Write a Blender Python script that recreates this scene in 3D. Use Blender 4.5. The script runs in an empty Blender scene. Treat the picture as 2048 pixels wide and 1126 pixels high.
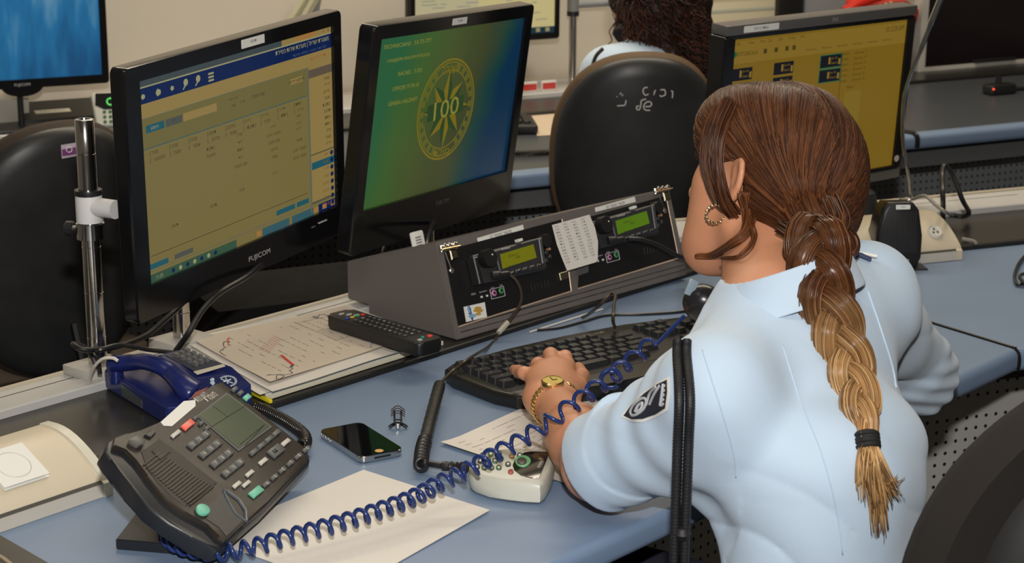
import bpy, bmesh, math, random
import numpy as np
from mathutils import Vector, Matrix, Quaternion, noise
PI = math.pi
sc = bpy.context.scene
# ---------------------------------------------------------------- camera
F_PX = 3900.0; PITCH = math.radians(14.84); CAM_Z = 1.54
cd = bpy.data.cameras.new('camera'); cam = bpy.data.objects.new('camera', cd); sc.collection.objects.link(cam)
cd.sensor_width = 36.0; cd.lens = F_PX * 36.0 / 2048.0; cd.clip_start = 0.05; cd.clip_end = 60
cam.location = (0, 0, CAM_Z); cam.rotation_euler = (PI / 2 - PITCH, 0, 0)
sc.camera = cam
cd.dof.use_dof = True; cd.dof.focus_distance = 2.35; cd.dof.aperture_fstop = 13.0
# ---------------------------------------------------------------- world and lights
w = bpy.data.worlds.new('world'); sc.world = w; w.use_nodes = True
w.node_tree.nodes['Background'].inputs[0].default_value = (1.0, 0.86, 0.68, 1); w.node_tree.nodes['Background'].inputs[1].default_value = 0.10
def area(name, loc, target, size, sizey, power, col):
    l = bpy.data.lights.new(name, 'AREA'); l.shape = 'RECTANGLE'; l.size = size; l.size_y = sizey; l.energy = power; l.color = col
    o = bpy.data.objects.new(name, l); sc.collection.objects.link(o); o.location = loc
    o.rotation_euler = (Vector(target) - Vector(loc)).to_track_quat('-Z', 'Y').to_euler()
    return o
# the photographer's flash, on the camera's hot shoe
area('camera_flash', (0.015, 0.02, 1.80), (0.12, 2.9, 0.85), 0.07, 0.04, 46.0, (1.0, 0.955, 0.90))
# ceiling strip lamps of the room
area('ceiling_lamp_light', (0.2, 4.0, 2.75), (0.2, 4.25, 0), 2.6, 0.4, 46.0, (1.0, 0.87, 0.68))
area('ceiling_lamp_light', (0.0, 1.4, 2.75), (0.0, 1.4, 0), 2.4, 0.4, 9.0, (1.0, 0.87, 0.70))
sc.view_settings.view_transform = 'Standard'; sc.view_settings.look = 'None'
sc.view_settings.gamma = 1.0; sc.view_settings.exposure = 0.0; sc.view_settings.use_curve_mapping = False
# ---------------------------------------------------------------- measuring helpers (photo frame 2048x1126 -> point on a real plane)
FW = Vector((0, math.cos(PITCH), -math.sin(PITCH))); UPV = Vector((0, math.sin(PITCH), math.cos(PITCH))); CAMP = Vector((0, 0, CAM_Z))
def ray(u, v): return FW + Vector((1, 0, 0)) * ((u - 1024) / F_PX) + UPV * ((563 - v) / F_PX)
def Pz(u, v, z): d = ray(u, v); return CAMP + d * ((z - CAM_Z) / d.z)
def Py(u, v, y): d = ray(u, v); return CAMP + d * (y / d.y)
def Ppl(u, v, p0, n): d = ray(u, v); return CAMP + d * ((Vector(p0) - CAMP).dot(n) / d.dot(n))
# ---------------------------------------------------------------- materials
MATS = {}
def mat(name, col, rough=0.5, metal=0.0, spec=0.5, var=0.0, vscale=20.0, bump=0.0, bscale=200.0, emis=None, estr=0.0, coat=0.0, sss=0.0, sheen=0.0, alpha=1.0, trans=0.0, stretch=None):
    if name in MATS: return MATS[name]
    m = bpy.data.materials.new(name); m.use_nodes = True; nt = m.node_tree; b = nt.nodes['Principled BSDF']
    b.inputs['Base Color'].default_value = (*col, 1); b.inputs['Roughness'].default_value = rough; b.inputs['Metallic'].default_value = metal
    b.inputs['Specular IOR Level'].default_value = spec; b.inputs['Coat Weight'].default_value = coat
    b.inputs['Subsurface Weight'].default_value = sss; b.inputs['Sheen Weight'].default_value = sheen
    b.inputs['Alpha'].default_value = alpha; b.inputs['Transmission Weight'].default_value = trans
    if sss: b.inputs['Subsurface Radius'].default_value = (0.012, 0.005, 0.003); b.inputs['Subsurface Scale'].default_value = 1.0
    if emis: b.inputs['Emission Color'].default_value = (*emis, 1); b.inputs['Emission Strength'].default_value = estr
    tc = nt.nodes.new('ShaderNodeTexCoord')
    co = tc.outputs['Object']
    if stretch:
        mp = nt.nodes.new('ShaderNodeMapping'); mp.inputs['Scale'].default_value = stretch
        nt.links.new(co, mp.inputs[0]); co = mp.outputs[0]
    if var > 0 or True:
        n = nt.nodes.new('ShaderNodeTexNoise'); n.inputs['Scale'].default_value = vscale; n.inputs['Detail'].default_value = 5
        nt.links.new(co, n.inputs['Vector'])
        mx = nt.nodes.new('ShaderNodeMix'); mx.data_type = 'RGBA'
        v = max(var, 0.03)
        mx.inputs[6].default_value = (*[c * (1 - v) for c in col], 1); mx.inputs[7].default_value = (*[min(1, c * (1 + v)) for c in col], 1)
        nt.links.new(n.outputs['Fac'], mx.inputs[0]); nt.links.new(mx.outputs[2], b.inputs['Base Color'])
        if emis is None:
            mr = nt.nodes.new('ShaderNodeMapRange'); mr.inputs[3].default_value = max(0.02, rough * 0.88); mr.inputs[4].default_value = min(1, rough * 1.12)
            nt.links.new(n.outputs['Fac'], mr.inputs[0]); nt.links.new(mr.outputs[0], b.inputs['Roughness'])
    if bump > 0:
        n2 = nt.nodes.new('ShaderNodeTexNoise'); n2.inputs['Scale'].default_value = bscale; n2.inputs['Detail'].default_value = 3
        nt.links.new(co, n2.inputs['Vector'])
        bp = nt.nodes.new('ShaderNodeBump'); bp.inputs['Strength'].default_value = bump; bp.inputs['Distance'].default_value = 0.001
        nt.links.new(n2.outputs['Fac'], bp.inputs['Height']); nt.links.new(bp.outputs[0], b.inputs['Normal'])
    MATS[name] = m; return m
def srgb(r, g, b):
    f = lambda c: (c / 255 / 12.92) if c <= 10 else ((c / 255 + 0.055) / 1.055) ** 2.4
    return (f(r), f(g), f(b))
# ---------------------------------------------------------------- mesh helpers
def link(o): sc.collection.objects.link(o); return o
def finish(name, bm, mats, parent=None, smooth=True, world=True, angle=0.6, recalc=True):
    if recalc: bmesh.ops.recalc_face_normals(bm, faces=bm.faces)
    me = bpy.data.meshes.new(name); bm.to_mesh(me); bm.free()
    if not isinstance(mats, (list, tuple)): mats = [mats]
    for m in mats: me.materials.append(m)
    o = link(bpy.data.objects.new(name, me))
    if parent is not None:
        o.parent = parent
        if world: me.transform(parent_world(parent).inverted())
    if smooth:
        me.polygons.foreach_set('use_smooth', [True] * len(me.polygons))
        me.set_sharp_from_angle(angle=angle)
    return o
def own_matrix(o): return Matrix.LocRotScale(o.location, o.rotation_euler, o.scale)
def parent_world(o):
    m = own_matrix(o)
    while o.parent is not None: o = o.parent; m = own_matrix(o) @ m
    return m
def thing(name, label, cat, loc=(0, 0, 0), rotz=0.0, group=None, mtx=None):
    o = link(bpy.data.objects.new(name, None)); o.empty_display_size = 0.05
    o.location = loc; o.rotation_euler = (0, 0, rotz)
    if mtx is not None:
        o.location = mtx.to_translation(); o.rotation_euler = mtx.to_euler()
    return tag(o, label, cat, group)
def tag(o, label, cat, group=None, kind=None):
    if label: o['label'] = label
    if cat: o['category'] = cat
    if group: o['group'] = group
    if kind: o['kind'] = kind
    return o
def root_of(name, bm, mats, base, label, cat, group=None, **k):
    """a one-mesh thing whose origin sits at its base; bm is in world coordinates"""
    o = finish(name, bm, mats, None, **k); o.data.transform(Matrix.Translation(-Vector(base))); o.location = base
    return tag(o, label, cat, group)
def struct(name, bm, mats, **k):
    o = finish(name, bm, mats, None, **k); o['kind'] = 'structure'; return o
I4 = Matrix.Identity(4)
def TR(loc=(0, 0, 0), rz=0, rx=0, ry=0):
    return Matrix.Translation(loc) @ Matrix.Rotation(rz, 4, 'Z') @ Matrix.Rotation(rx, 4, 'X') @ Matrix.Rotation(ry, 4, 'Y')
def box(bm, lo, hi, M=I4, bev=0.0, seg=2, mi=0):
    lo, hi = Vector(lo), Vector(hi)
    vs = [bm.verts.new(M @ Vector((hi.x if i & 1 else lo.x, hi.y if i & 2 else lo.y, hi.z if i & 4 else lo.z))) for i in range(8)]
    fs = [bm.faces.new([vs[i] for i in f]) for f in ((0, 2, 3, 1), (4, 5, 7, 6), (0, 1, 5, 4), (2, 6, 7, 3), (0, 4, 6, 2), (1, 3, 7, 5))]
    for f in fs: f.material_index = mi
    if bev > 0:
        r = bmesh.ops.bevel(bm, geom=list({e for f in fs for e in f.edges}), offset=bev, segments=seg, affect='EDGES', profile=0.5)
        for f in r['faces']: f.material_index = mi
    return vs
def prism(bm, pts, z0, z1, M=I4, bev=0.0, seg=2, mi=0, bevbot=True):
    a = [bm.verts.new(M @ Vector((p[0], p[1], z0))) for p in pts]; b = [bm.verts.new(M @ Vector((p[0], p[1], z1))) for p in pts]
    n = len(pts); fs = [bm.faces.new(list(reversed(a))), bm.faces.new(b)]
    for i in range(n): fs.append(bm.faces.new([a[i], a[(i + 1) % n], b[(i + 1) % n], b[i]]))
    for f in fs: f.material_index = mi
    if bev > 0:
        es = list(fs[1].edges) + (list(fs[0].edges) if bevbot else [])
        r = bmesh.ops.bevel(bm, geom=es, offset=bev, segments=seg, affect='EDGES', profile=0.5)
        for f in r['faces']: f.material_index = mi
def rrect(x0, y0, x1, y1, r, n=4):
    out = []
    for cx, cy, a0 in ((x1 - r, y0 + r, -PI / 2), (x1 - r, y1 - r, 0), (x0 + r, y1 - r, PI / 2), (x0 + r, y0 + r, PI)):
        for k in range(n + 1):
            a = a0 + k * PI / 2 / n; out.append((cx + r * math.cos(a), cy + r * math.sin(a)))
    return out
def ell(cx, cy, rx, ry, n=24): return [(cx + rx * math.cos(2 * PI * k / n), cy + ry * math.sin(2 * PI * k / n)) for k in range(n)]
def frames(pts, up=None):
    pts = [Vector(p) for p in pts]; n = len(pts); T = []
    for i in range(n):
        t = (pts[min(i + 1, n - 1)] - pts[max(i - 1, 0)])
        T.append(t.normalized() if t.length > 1e-9 else Vector((0, 0, 1)))
    u = Vector(up) if up is not None else (Vector((0, 0, 1)) if abs(T[0].z) < 0.9 else Vector((1, 0, 0)))
    U = []
    for t in T:
        u = (u - t * u.dot(t))
        if u.length < 1e-6: u = t.orthogonal()
        u.normalize(); U.append(u.copy())
    return pts, T, U
def tube(bm, pts, r, n=10, cap=True, M=I4, mi=0, up=None, flat=1.0):
    """r: number or list or function(i,theta)"""
    pts, T, U = frames(pts, up); rings = []
    for i, p in enumerate(pts):
        t, u = T[i], U[i]; w_ = t.cross(u); ring = []
        for k in range(n):
            a = 2 * PI * k / n
            rr = r(i, a) if callable(r) else (r[i] if isinstance(r, (list, tuple)) else r)
            ring.append(bm.verts.new(M @ (p + (u * math.cos(a) * flat + w_ * math.sin(a)) * rr)))
        rings.append(ring)
    for i in range(len(rings) - 1):
        for k in range(n):
            f = bm.faces.new([rings[i][k], rings[i][(k + 1) % n], rings[i + 1][(k + 1) % n], rings[i + 1][k]]); f.material_index = mi
    if cap:
        f = bm.faces.new(list(reversed(rings[0]))); f.material_index = mi
        f = bm.faces.new(rings[-1]); f.material_index = mi
def smooth_path(ctrl, n=12):
    """Catmull-Rom"""
    c = [Vector(p) for p in ctrl]; c = [c[0] * 2 - c[1]] + c + [c[-1] * 2 - c[-2]]; out = []
    for i in range(1, len(c) - 2):
        for k in range(n):
            t = k / n; p0, p1, p2, p3 = c[i - 1], c[i], c[i + 1], c[i + 2]
            out.append(0.5 * ((2 * p1) + (p2 - p0) * t + (2 * p0 - 5 * p1 + 4 * p2 - p3) * t * t + (3 * p1 - p0 - 3 * p2 + p3) * t ** 3))
    out.append(c[-2].copy()); return out
def lathe(bm, prof, n=32, M=I4, mi=0):
    rings = []
    for r, z in prof:
        rings.append([bm.verts.new(M @ Vector((r * math.cos(2 * PI * k / n), r * math.sin(2 * PI * k / n), z))) for k in range(n)] if r > 1e-6 else [bm.verts.new(M @ Vector((0, 0, z)))])
    for a, b in zip(rings, rings[1:]):
        for k in range(n):
            q = [a[k % len(a)], a[(k + 1) % len(a)], b[(k + 1) % len(b)], b[k % len(b)]]
            q = list(dict.fromkeys(q))
            if len(q) >= 3:
                f = bm.faces.new(q); f.material_index = mi
def grid(bm, fn, nu, nv, mi=0, wrapu=False):
    V = [[bm.verts.new(fn(i / (nu if wrapu else nu - 1), j / (nv - 1))) for j in range(nv)] for i in range(nu)]
    for i in range(nu if wrapu else nu - 1):
        for j in range(nv - 1):
            f = bm.faces.new([V[i][j], V[(i + 1) % nu][j], V[(i + 1) % nu][j + 1], V[i][j + 1]]); f.material_index = mi
    return V
def quad(bm, pts, mi=0):
    f = bm.faces.new([bm.verts.new(Vector(p)) for p in pts]); f.material_index = mi; return f
# text as mesh, cached; Hebrew is written already reversed (left to right order)
_TX = {}
def text_geo(s):
    if s not in _TX:
        cu = bpy.data.curves.new('text', 'FONT'); cu.body = s; cu.resolution_u = 2; cu.size = 1.0
        o = bpy.data.objects.new('text', cu); me = o.to_mesh()
        vs = [tuple(v.co) for v in me.vertices]; fs = [tuple(p.vertices) for p in me.polygons]
        o.to_mesh_clear(); bpy.data.objects.remove(o); bpy.data.curves.remove(cu)
        xs = [v[0] for v in vs] or [0]; ys = [v[1] for v in vs] or [0]
        _TX[s] = (vs, fs, min(xs), max(xs), min(ys), max(ys))
    return _TX[s]
def text(bm, s, M, h=None, w=None, mi=0, align='c'):
    """flat text in local XY of M, centred; h = glyph box height, w = total width (may squeeze)"""
    vs, fs, x0, x1, y0, y1 = text_geo(s)
    if not vs: return
    sy = (h / (y1 - y0)) if h else None
    sx = (w / (x1 - x0)) if w else sy
    if sy is None: sy = sx
    cx = {'c': (x0 + x1) / 2, 'l': x0, 'r': x1}[align]
    V = [bm.verts.new(M @ Vector(((v[0] - cx) * sx, (v[1] - (y0 + y1) / 2) * sy, 0))) for v in vs]
    for f in fs:
        try: ff = bm.faces.new([V[i] for i in f]); ff.material_index = mi
        except ValueError: pass
def heb(s): return s[::-1]
BLACK = mat('black_plastic', (0.012, 0.012, 0.013), 0.38, bump=0.08, bscale=900)
GLOSS = mat('gloss_black_bezel', (0.006, 0.006, 0.007), 0.16)
GREYP = mat('dark_grey_plastic', (0.03, 0.03, 0.033), 0.45, bump=0.1, bscale=800)
WHITEL = mat('white_label', (0.75, 0.75, 0.72), 0.5)
INK = mat('label_ink', (0.02, 0.02, 0.03), 0.6)
CHROME = mat('chrome_steel', (0.62, 0.60, 0.57), 0.16, metal=1.0, var=0.06, vscale=30)
# ================================================================ desks
LAM = mat('blue_laminate', (0.180, 0.255, 0.385), 0.40, var=0.05, vscale=8, bump=0.03, bscale=500)
DARKLAM = mat('dark_grey_laminate', (0.022, 0.022, 0.021), 0.30, var=0.08, vscale=10)
STRIP = mat('black_edge_strip', (0.012, 0.011, 0.010), 0.45, var=0.3, vscale=60)
ALU = mat('cream_aluminium_rail', (0.50, 0.50, 0.49), 0.38, var=0.05, vscale=14)
TAN = mat('tan_rail_lip', (0.50, 0.44, 0.34), 0.45, var=0.08, vscale=20)
DARKST = mat('dark_desk_steel', (0.02, 0.02, 0.022), 0.5)
def perf(name, col, A, pitch=0.0185, rad=0.0030):
    """painted steel panel punched with a square grid of holes; grid runs along A (plan angle) and z"""
    m = mat(name, col, 0.5, var=0.04, vscale=6); nt = m.node_tree; b = nt.nodes['Principled BSDF']
    N = nt.nodes.new; L = nt.links.new
    def mth(op, a, bb=None):
        n = N('ShaderNodeMath'); n.operation = op
        for i, x in enumerate((a, bb)):
            if x is None: continue
            if isinstance(x, (int, float)): n.inputs[i].default_value = x
            else: L(x, n.inputs[i])
        return n.outputs[0]
    g = N('ShaderNodeNewGeometry'); sx = N('ShaderNodeSeparateXYZ'); L(g.outputs['Position'], sx.inputs[0])
    h = mth('ADD', mth('MULTIPLY', sx.outputs[0], math.cos(A)), mth('MULTIPLY', sx.outputs[1], math.sin(A)))
    def cell(v): return mth('MULTIPLY', mth('SUBTRACT', mth('FRACT', mth('DIVIDE', v, pitch)), 0.5), pitch)
    a, z = cell(h), cell(sx.outputs[2])
    d = mth('SQRT', mth('ADD', mth('MULTIPLY', a, a), mth('MULTIPLY', z, z)))
    hole = mth('LESS_THAN', d, rad)
    band = mth('LESS_THAN', mth('FRACT', mth('DIVIDE', mth('ADD', sx.outputs[2], 0.04), pitch * 8)), 0.875)   # every eighth row is blank
    fac = mth('MULTIPLY', hole, band)
    old = b.inputs['Base Color'].links[0].from_socket
    mx = N('ShaderNodeMix'); mx.data_type = 'RGBA'; L(fac, mx.inputs[0]); L(old, mx.inputs[6]); mx.inputs[7].default_value = (0.004, 0.004, 0.004, 1)
    L(mx.outputs[2], b.inputs['Base Color'])
    return m
def sweep(bm, prof, P0, P1, A, m0, m1, mi=0):
    """extrude a closed (n,z) profile from P0 to P1; an offset n goes along the mitre vectors m0, m1"""
    ends = []
    for P, m in ((P0, m0), (P1, m1)):
        ends.append([bm.verts.new((P[0] + n * m[0], P[1] + n * m[1], z)) for n, z in prof])
    k = len(prof)
    for i in range(k):
        f = bm.faces.new([ends[0][i], ends[0][(i + 1) % k], ends[1][(i + 1) % k], ends[1][i]]); f.material_index = mi
    for e in ends:
        f = bm.faces.new(e); f.material_index = mi
def unit(a): return Vector((math.cos(a), math.sin(a)))
def nrm(a): return Vector((-math.sin(a), math.cos(a)))
A1, A2, A3 = math.radians(48.6), math.radians(21.5), math.radians(25.5)
J = Vector((0.717, 2.641))
MIT = (nrm(A1) + nrm(A2)) / (1 + nrm(A1).dot(nrm(A2)))
def bull(n0, n1, z0, z1, r=0.011, k=5):
    p = [(n1, z0), (n1, z1)]
    for i in range(k + 1):
        a = PI / 2 + i * PI / 2 / k; p.append((n0 + r + r * math.cos(a), z1 - r + r * math.sin(a)))
    for i in range(k + 1):
        a = PI + i * PI / 2 / k; p.append((n0 + r + r * math.cos(a), z0 + r + r * math.sin(a)))
    return p
def desk(label, P0, P1, A, m0, m1, S, R0, R1, zt=0.74, slots=True, grp=None, panel_col=(0.42, 0.41, 0.39), pn=0.34, thick=0.034, dark_top=False, pitch=0.0185, side=0.05, short=0.0):
    d = thing('console_desk', label, 'desk', (P0[0], P0[1], 0), 0.0, grp)
    def seg(name, prof, mt, inset=0.0, e0=0.0, e1=0.0):
        bm = bmesh.new(); u = unit(A)
        sweep(bm, prof, Vector(P0) + u * e0, Vector(P1) - u * e1, A, m0, m1); return finish(name, bm, mt, d, angle=0.5)
    if dark_top:
        seg('desk_edge', bull(0.0, 0.035, zt - thick, zt), LAM); seg('desktop', [(0.035, zt - thick), (0.035, zt), (S, zt), (S, zt - thick)], mat('slate_laminate', (0.062, 0.070, 0.082), 0.35, var=0.06, vscale=8))
    else: seg('desktop', bull(0.0, S, zt - thick, zt), LAM, e1=0.0012, e0=0.0012)
    seg('recessed_deck', [(S, zt - 0.03), (S, zt + 0.005), (S + 0.002, zt + 0.0065), (R0, zt + 0.0065), (R0, zt - 0.03)], DARKLAM)
    seg('edge_strip', [(S - 0.006, zt - 0.01), (S - 0.006, zt + 0.0062), (S - 0.004, zt + 0.0078), (S + 0.005, zt + 0.0078), (S + 0.006, zt - 0.01)], STRIP)
    W = R1 - R0
    seg('cable_rail', [(R0, zt - 0.03), (R0, zt + 0.016), (R0 + 0.002, zt + 0.018), (R0 + 0.42 * W, zt + 0.018), (R0 + 0.45 * W, zt + 0.015), (R0 + 0.93 * W, zt + 0.015), (R0 + 0.93 * W, zt - 0.03)], ALU)
    seg('rail_lip', [(R0 + 0.93 * W, zt - 0.03), (R0 + 0.93 * W, zt + 0.0185), (R1, zt + 0.0185), (R1, zt - 0.03)], TAN)
    Ltot = (Vector(P1) - Vector(P0)).length; u = unit(A); nn = nrm(A)
    if slots:
        bm = bmesh.new(); t = 0.05
        while t < Ltot - 0.1:
            c = Vector(P0) + u * t + nn * (R0 + 0.66 * W)
            box(bm, (0, -0.0007, 0), (0.155, 0.0007, 0.0004), TR((c.x, c.y, zt + 0.015), A)); t += 0.185
        finish('rail_slot', bm, BLACK, d, smooth=False)
    seg('front_beam', [(0.10, zt - thick - 0.045), (0.10, zt - thick - 0.0015), (0.13, zt - thick - 0.0015), (0.13, zt - thick - 0.045)], DARKST, e1=0.01)
    pm = perf('perforated_panel_' + str(round(pn, 2)) + str(round(A, 2)), panel_col, A, pitch)
    seg('modesty_panel', [(pn, 0.345), (pn, zt - thick - 0.002), (pn + 0.012, zt - thick - 0.002), (pn + 0.012, 0.345)], pm, e1=short)
    scuff = mat('scuffed_kick_plate', (0.035, 0.035, 0.035), 0.35, var=0.9, vscale=40, stretch=(4, 4, 1))
    if side > 1: sweepfix(d, pm, P0, A, pn, zt - thick)
    seg('kick_plate', [(pn - 0.01, 0.0), (pn - 0.01, 0.342), (pn + 0.03, 0.342), (pn + 0.03, 0.0)], scuff, e1=short)
    bm = bmesh.new()
    c = Vector(P0) + u * side
    box(bm, (0, 0.14, 0), (0.03, R1 - 0.05, zt - thick - 0.002), TR((c.x, c.y, 0), A)); finish('side_panel', bm, DARKST, d)
    return d
def sweepfix(d, pm, P0, A, pn, zz):
    # the panel carries on a little behind the corner leg
    bm = bmesh.new(); c = Vector(P0) + MIT * pn; box(bm, (-0.16, 0.0, 0.345), (0.0, 0.012, zz - 0.002), TR((c.x, c.y, 0), A)); finish('modesty_panel', bm, pm, d, smooth=False)
Pm0 = J - unit(A1) * 1.75
main_desk = desk('blue laminate corner desk in the foreground carrying the keyboard and phones', Pm0, J, A1, nrm(A1), MIT, 0.60, 0.806, 0.885, pitch=0.0185, short=0.17)
Pr1 = J + unit(A2) * 1.1
right_desk = desk('blue laminate desk section at right beyond the dark joint line', J, Pr1, A2, MIT, nrm(A2), 0.53, 0.73, 0.85, pn=0.30, side=1.04)
# rear row
Q0 = Vector((0, 3.863)) - unit(A3) * 1.7; Q1 = Vector((0, 3.863)) + unit(A3) * 2.2
rear_desk = desk('long rear row desk with rounded blue front edge against the far wall', Q0, Q1, A3, nrm(A3), nrm(A3), 0.60, 0.78, 1.00, pn=0.28, panel_col=(0.22, 0.235, 0.25), pitch=0.0172, dark_top=True)
# grey steel beams under the rear desk edge
bm = bmesh.new(); sweep(bm, [(0.05, 0.655), (0.05, 0.69), (0.09, 0.69), (0.09, 0.655)], Q0, Q1, A3, nrm(A3), nrm(A3)); finish('under_edge_beam', bm, mat('grey_beam', (0.12, 0.125, 0.13), 0.5), rear_desk)
bm = bmesh.new(); sweep(bm, [(0.20, 0.640), (0.20, 0.650), (0.27, 0.650), (0.27, 0.640)], Q0, Q1, A3, nrm(A3), nrm(A3)); finish('panel_top_lip', bm, TAN, rear_desk)
# ================================================================ room shell
WALL = mat('beige_wall_paint', (0.60, 0.545, 0.46), 0.75, var=0.03, vscale=3, bump=0.15, bscale=60)
bm = bmesh.new(); box(bm, (-4, -3, -0.05), (5, 8, 0)); struct('floor', bm, mat('dark_carpet_floor', (0.03, 0.03, 0.033), 0.9, var=0.3, vscale=150), smooth=False)
bm = bmesh.new(); wc = Vector((0, 3.863)) + nrm(A3) * 1.02
box(bm, (-3.5, 0, 0), (3.2, 0.12, 2.85), TR((wc.x, wc.y, 0), A3)); struct('wall_back', bm, WALL, smooth=False)
bm = bmesh.new(); box(bm, (-4, -3, 2.85), (5, 8, 2.95)); struct('ceiling', bm, mat('white_ceiling', (0.7, 0.68, 0.62), 0.8), smooth=False)
# ================================================================ monitors
def scr_mat(name, col, e, rough=0.25, diff=0.02):
    return mat(name, tuple(c * diff + 0.004 for c in col), rough, emis=col, estr=e, spec=0.4)
class Monitor:
    """screen-centred frame: x right, y away from the viewer, z up"""
    def __init__(s, label, c, yaw, tilt, roll, W, H, bz=(0.018, 0.018, 0.02, 0.046), depth=0.022, body=BLACK, bezel=GLOSS, cat='monitor'):
        ex = Vector((math.cos(yaw), math.sin(yaw), 0)); n = Vector((math.sin(yaw), -math.cos(yaw), 0))
        up = Vector((0, 0, 1)) * math.cos(tilt) - n * math.sin(tilt)
        e2 = ex * math.cos(roll) + up * math.sin(roll); u2 = up * math.cos(roll) - ex * math.sin(roll); nn = e2.cross(u2)  # away from... viewer side
        M = Matrix((( e2.x, -nn.x, u2.x, c[0]), (e2.y, -nn.y, u2.y, c[1]), (e2.z, -nn.z, u2.z, c[2]), (0, 0, 0, 1)))
        s.M = M; s.W, s.H = W, H; s.t = thing('computer_monitor', label, cat, mtx=M); s.M = parent_world(s.t)
        l, r, t, b = bz; s.bz = bz
        X0, X1, Z0, Z1 = -W / 2 - l, W / 2 + r, -H / 2 - b, H / 2 + t; s.ext = (X0, X1, Z0, Z1)
        SW = s.M @ Matrix.Rotation(PI / 2, 4, 'X')   # local XY = screen plane (x right, y up), z towards viewer
        s.SW = SW
        # bezel frame: ring with bevelled outer edge
        bm = bmesh.new(); out = rrect(X0, Z0, X1, Z1, 0.008, 4); inn = rrect(-W / 2, -H / 2, W / 2, H / 2, 0.0008, 4)
        rings = []
        for pts, z, k in ((out, -depth, 1.0), (out, 0.003, 1.0), (out, 0.006, 0.994), (inn, 0.0055, 1.0), (inn, -0.001, 1.0)):
            rings.append([bm.verts.new(SW @ Vector((x * k, y * k, z))) for x, y in pts])
        for a, b_ in zip(rings, rings[1:]):
            for i in range(len(out)): bm.faces.new([a[i], a[(i + 1) % len(out)], b_[(i + 1) % len(out)], b_[i]])
        finish('bezel', bm, bezel, s.t, angle=0.4)
        bm = bmesh.new(); prism(bm, rrect(X0 + 0.002, Z0 + 0.002, X1 - 0.002, Z1 - 0.002, 0.008), -depth - 0.004, -0.002, SW, bev=0.003)
        prism(bm, rrect(X0 * 0.72, Z0 * 0.72, X1 * 0.72, Z1 * 0.72, 0.02), -depth - 0.034, -depth, SW, bev=0.008, bevbot=True)
        finish('back_shell', bm, body, s.t)
        s.bm = bmesh.new(); s.mats = []; s.layer = 0
    def mi(s, m):
        if m not in s.mats: s.mats.append(m)
        return s.mats.index(m)
    def rect(s, x0, y0, x1, y1, m, layer=1):
        """fractions of the screen: x from left, y from top"""
        W, H = s.W, s.H; z = 0.0002 + layer * 0.00012
        p = [(x0, y1), (x1, y1), (x1, y0), (x0, y0)]
        quad(s.bm, [s.SW @ Vector(((x - 0.5) * W, (0.5 - y) * H, z)) for x, y in p], s.mi(m))
    def poly(s, pts, m, layer=2):
        z = 0.0002 + layer * 0.00012
        quad(s.bm, [s.SW @ Vector(((x - 0.5) * s.W, (0.5 - y) * s.H, z)) for x, y in pts], s.mi(m))
    def txt(s, st, x, y, h, m, layer=3, align='c', w=None, rot=0):
        z = 0.0002 + layer * 0.00012
        M = s.SW @ Matrix.Translation(((x - 0.5) * s.W, (0.5 - y) * s.H, z)) @ Matrix.Rotation(rot, 4, 'Z')
        text(s.bm, st, M, h=h * s.H, mi=s.mi(m), align=align, w=(w * s.W if w else None))
    def done(s): return finish('screen', s.bm, s.mats, s.t, smooth=False, recalc=False)
    def label(s, name, x, z, w, h, st, th=None, m=WHITEL, lab=None, inkmat=INK, tw=None):
        bm = bmesh.new(); prism(bm, rrect(x - w / 2, z - h / 2, x + w / 2, z + h / 2, 0.0006, 2), 0.0058, 0.0064, s.SW)
        text(bm, st, s.SW @ Matrix.Translation((x, z, 0.00655)), h=th or h * 0.5, w=tw, mi=1)
        o = finish(name, bm, [m, inkmat], s.t, smooth=False)
        if lab: o['label'] = lab
        return o
    def brand(s, st, x, z, h, m, w=None):
        bm = bmesh.new(); text(bm, st, s.SW @ Matrix.Translation((x, z, 0.0063)), h=h, w=w)
        finish('brand_lettering', bm, m, s.t, smooth=False)
SILVERTX = mat('silver_lettering', (0.5, 0.5, 0.5), 0.4)
# ---- application window monitor (nearest)
m1 = Monitor('black wide monitor, nearest at left, showing a beige form with blue title bar', (-0.368, 2.634, 1.031), 1.063, -0.031, 0.049, 0.433, 0.270, bz=(0.030, 0.020, 0.021, 0.046), depth=0.016)
S = lambda n, r, g, b: scr_mat('screen_' + n, srgb(r, g, b), 0.86)
bg, navy, cream, grey, teal, dk, line, gbtn, orange, dktx = S('khaki', 118, 106, 62), S('navy', 8, 32, 76), S('cream', 142, 121, 70), S('steel', 62, 72, 74), S('teal', 30, 86, 98), S('shade', 84, 78, 60), S('line', 96, 100, 84), S('button_grey', 76, 80, 74), S('orange', 160, 112, 60), S('dark_text', 62, 54, 36)
lt = S('pale_text', 150, 146, 110); pink = S('khaki_warm', 124, 98, 62); khd = S('khaki_deep', 108, 100, 58)
m1.rect(0, 0, 1, 1, bg, 0)
m1.rect(0, 0, 1, 0.035, grey); m1.rect(0.72, 0, 1, 0.035, cream, 2); m1.rect(0.80, 0.004, 0.91, 0.030, orange, 3)
m1.rect(0, 0.035, 1, 0.042, lt, 2); m1.rect(0, 0.042, 1, 0.118, navy)
m1.rect(0, 0.118, 1, 0.188, cream); m1.rect(0, 0.188, 0.85, 0.192, line, 2)
for x, s_ in ((0.025, 0.015), (0.095, 0.020), (0.16, 0.014)): m1.poly([(x + s_ * 0.6 * math.cos(a * PI / 5), 0.083 + s_ * (1 if a % 2 else 0.7) * math.sin(a * PI / 5)) for a in range(10)], lt)
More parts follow.
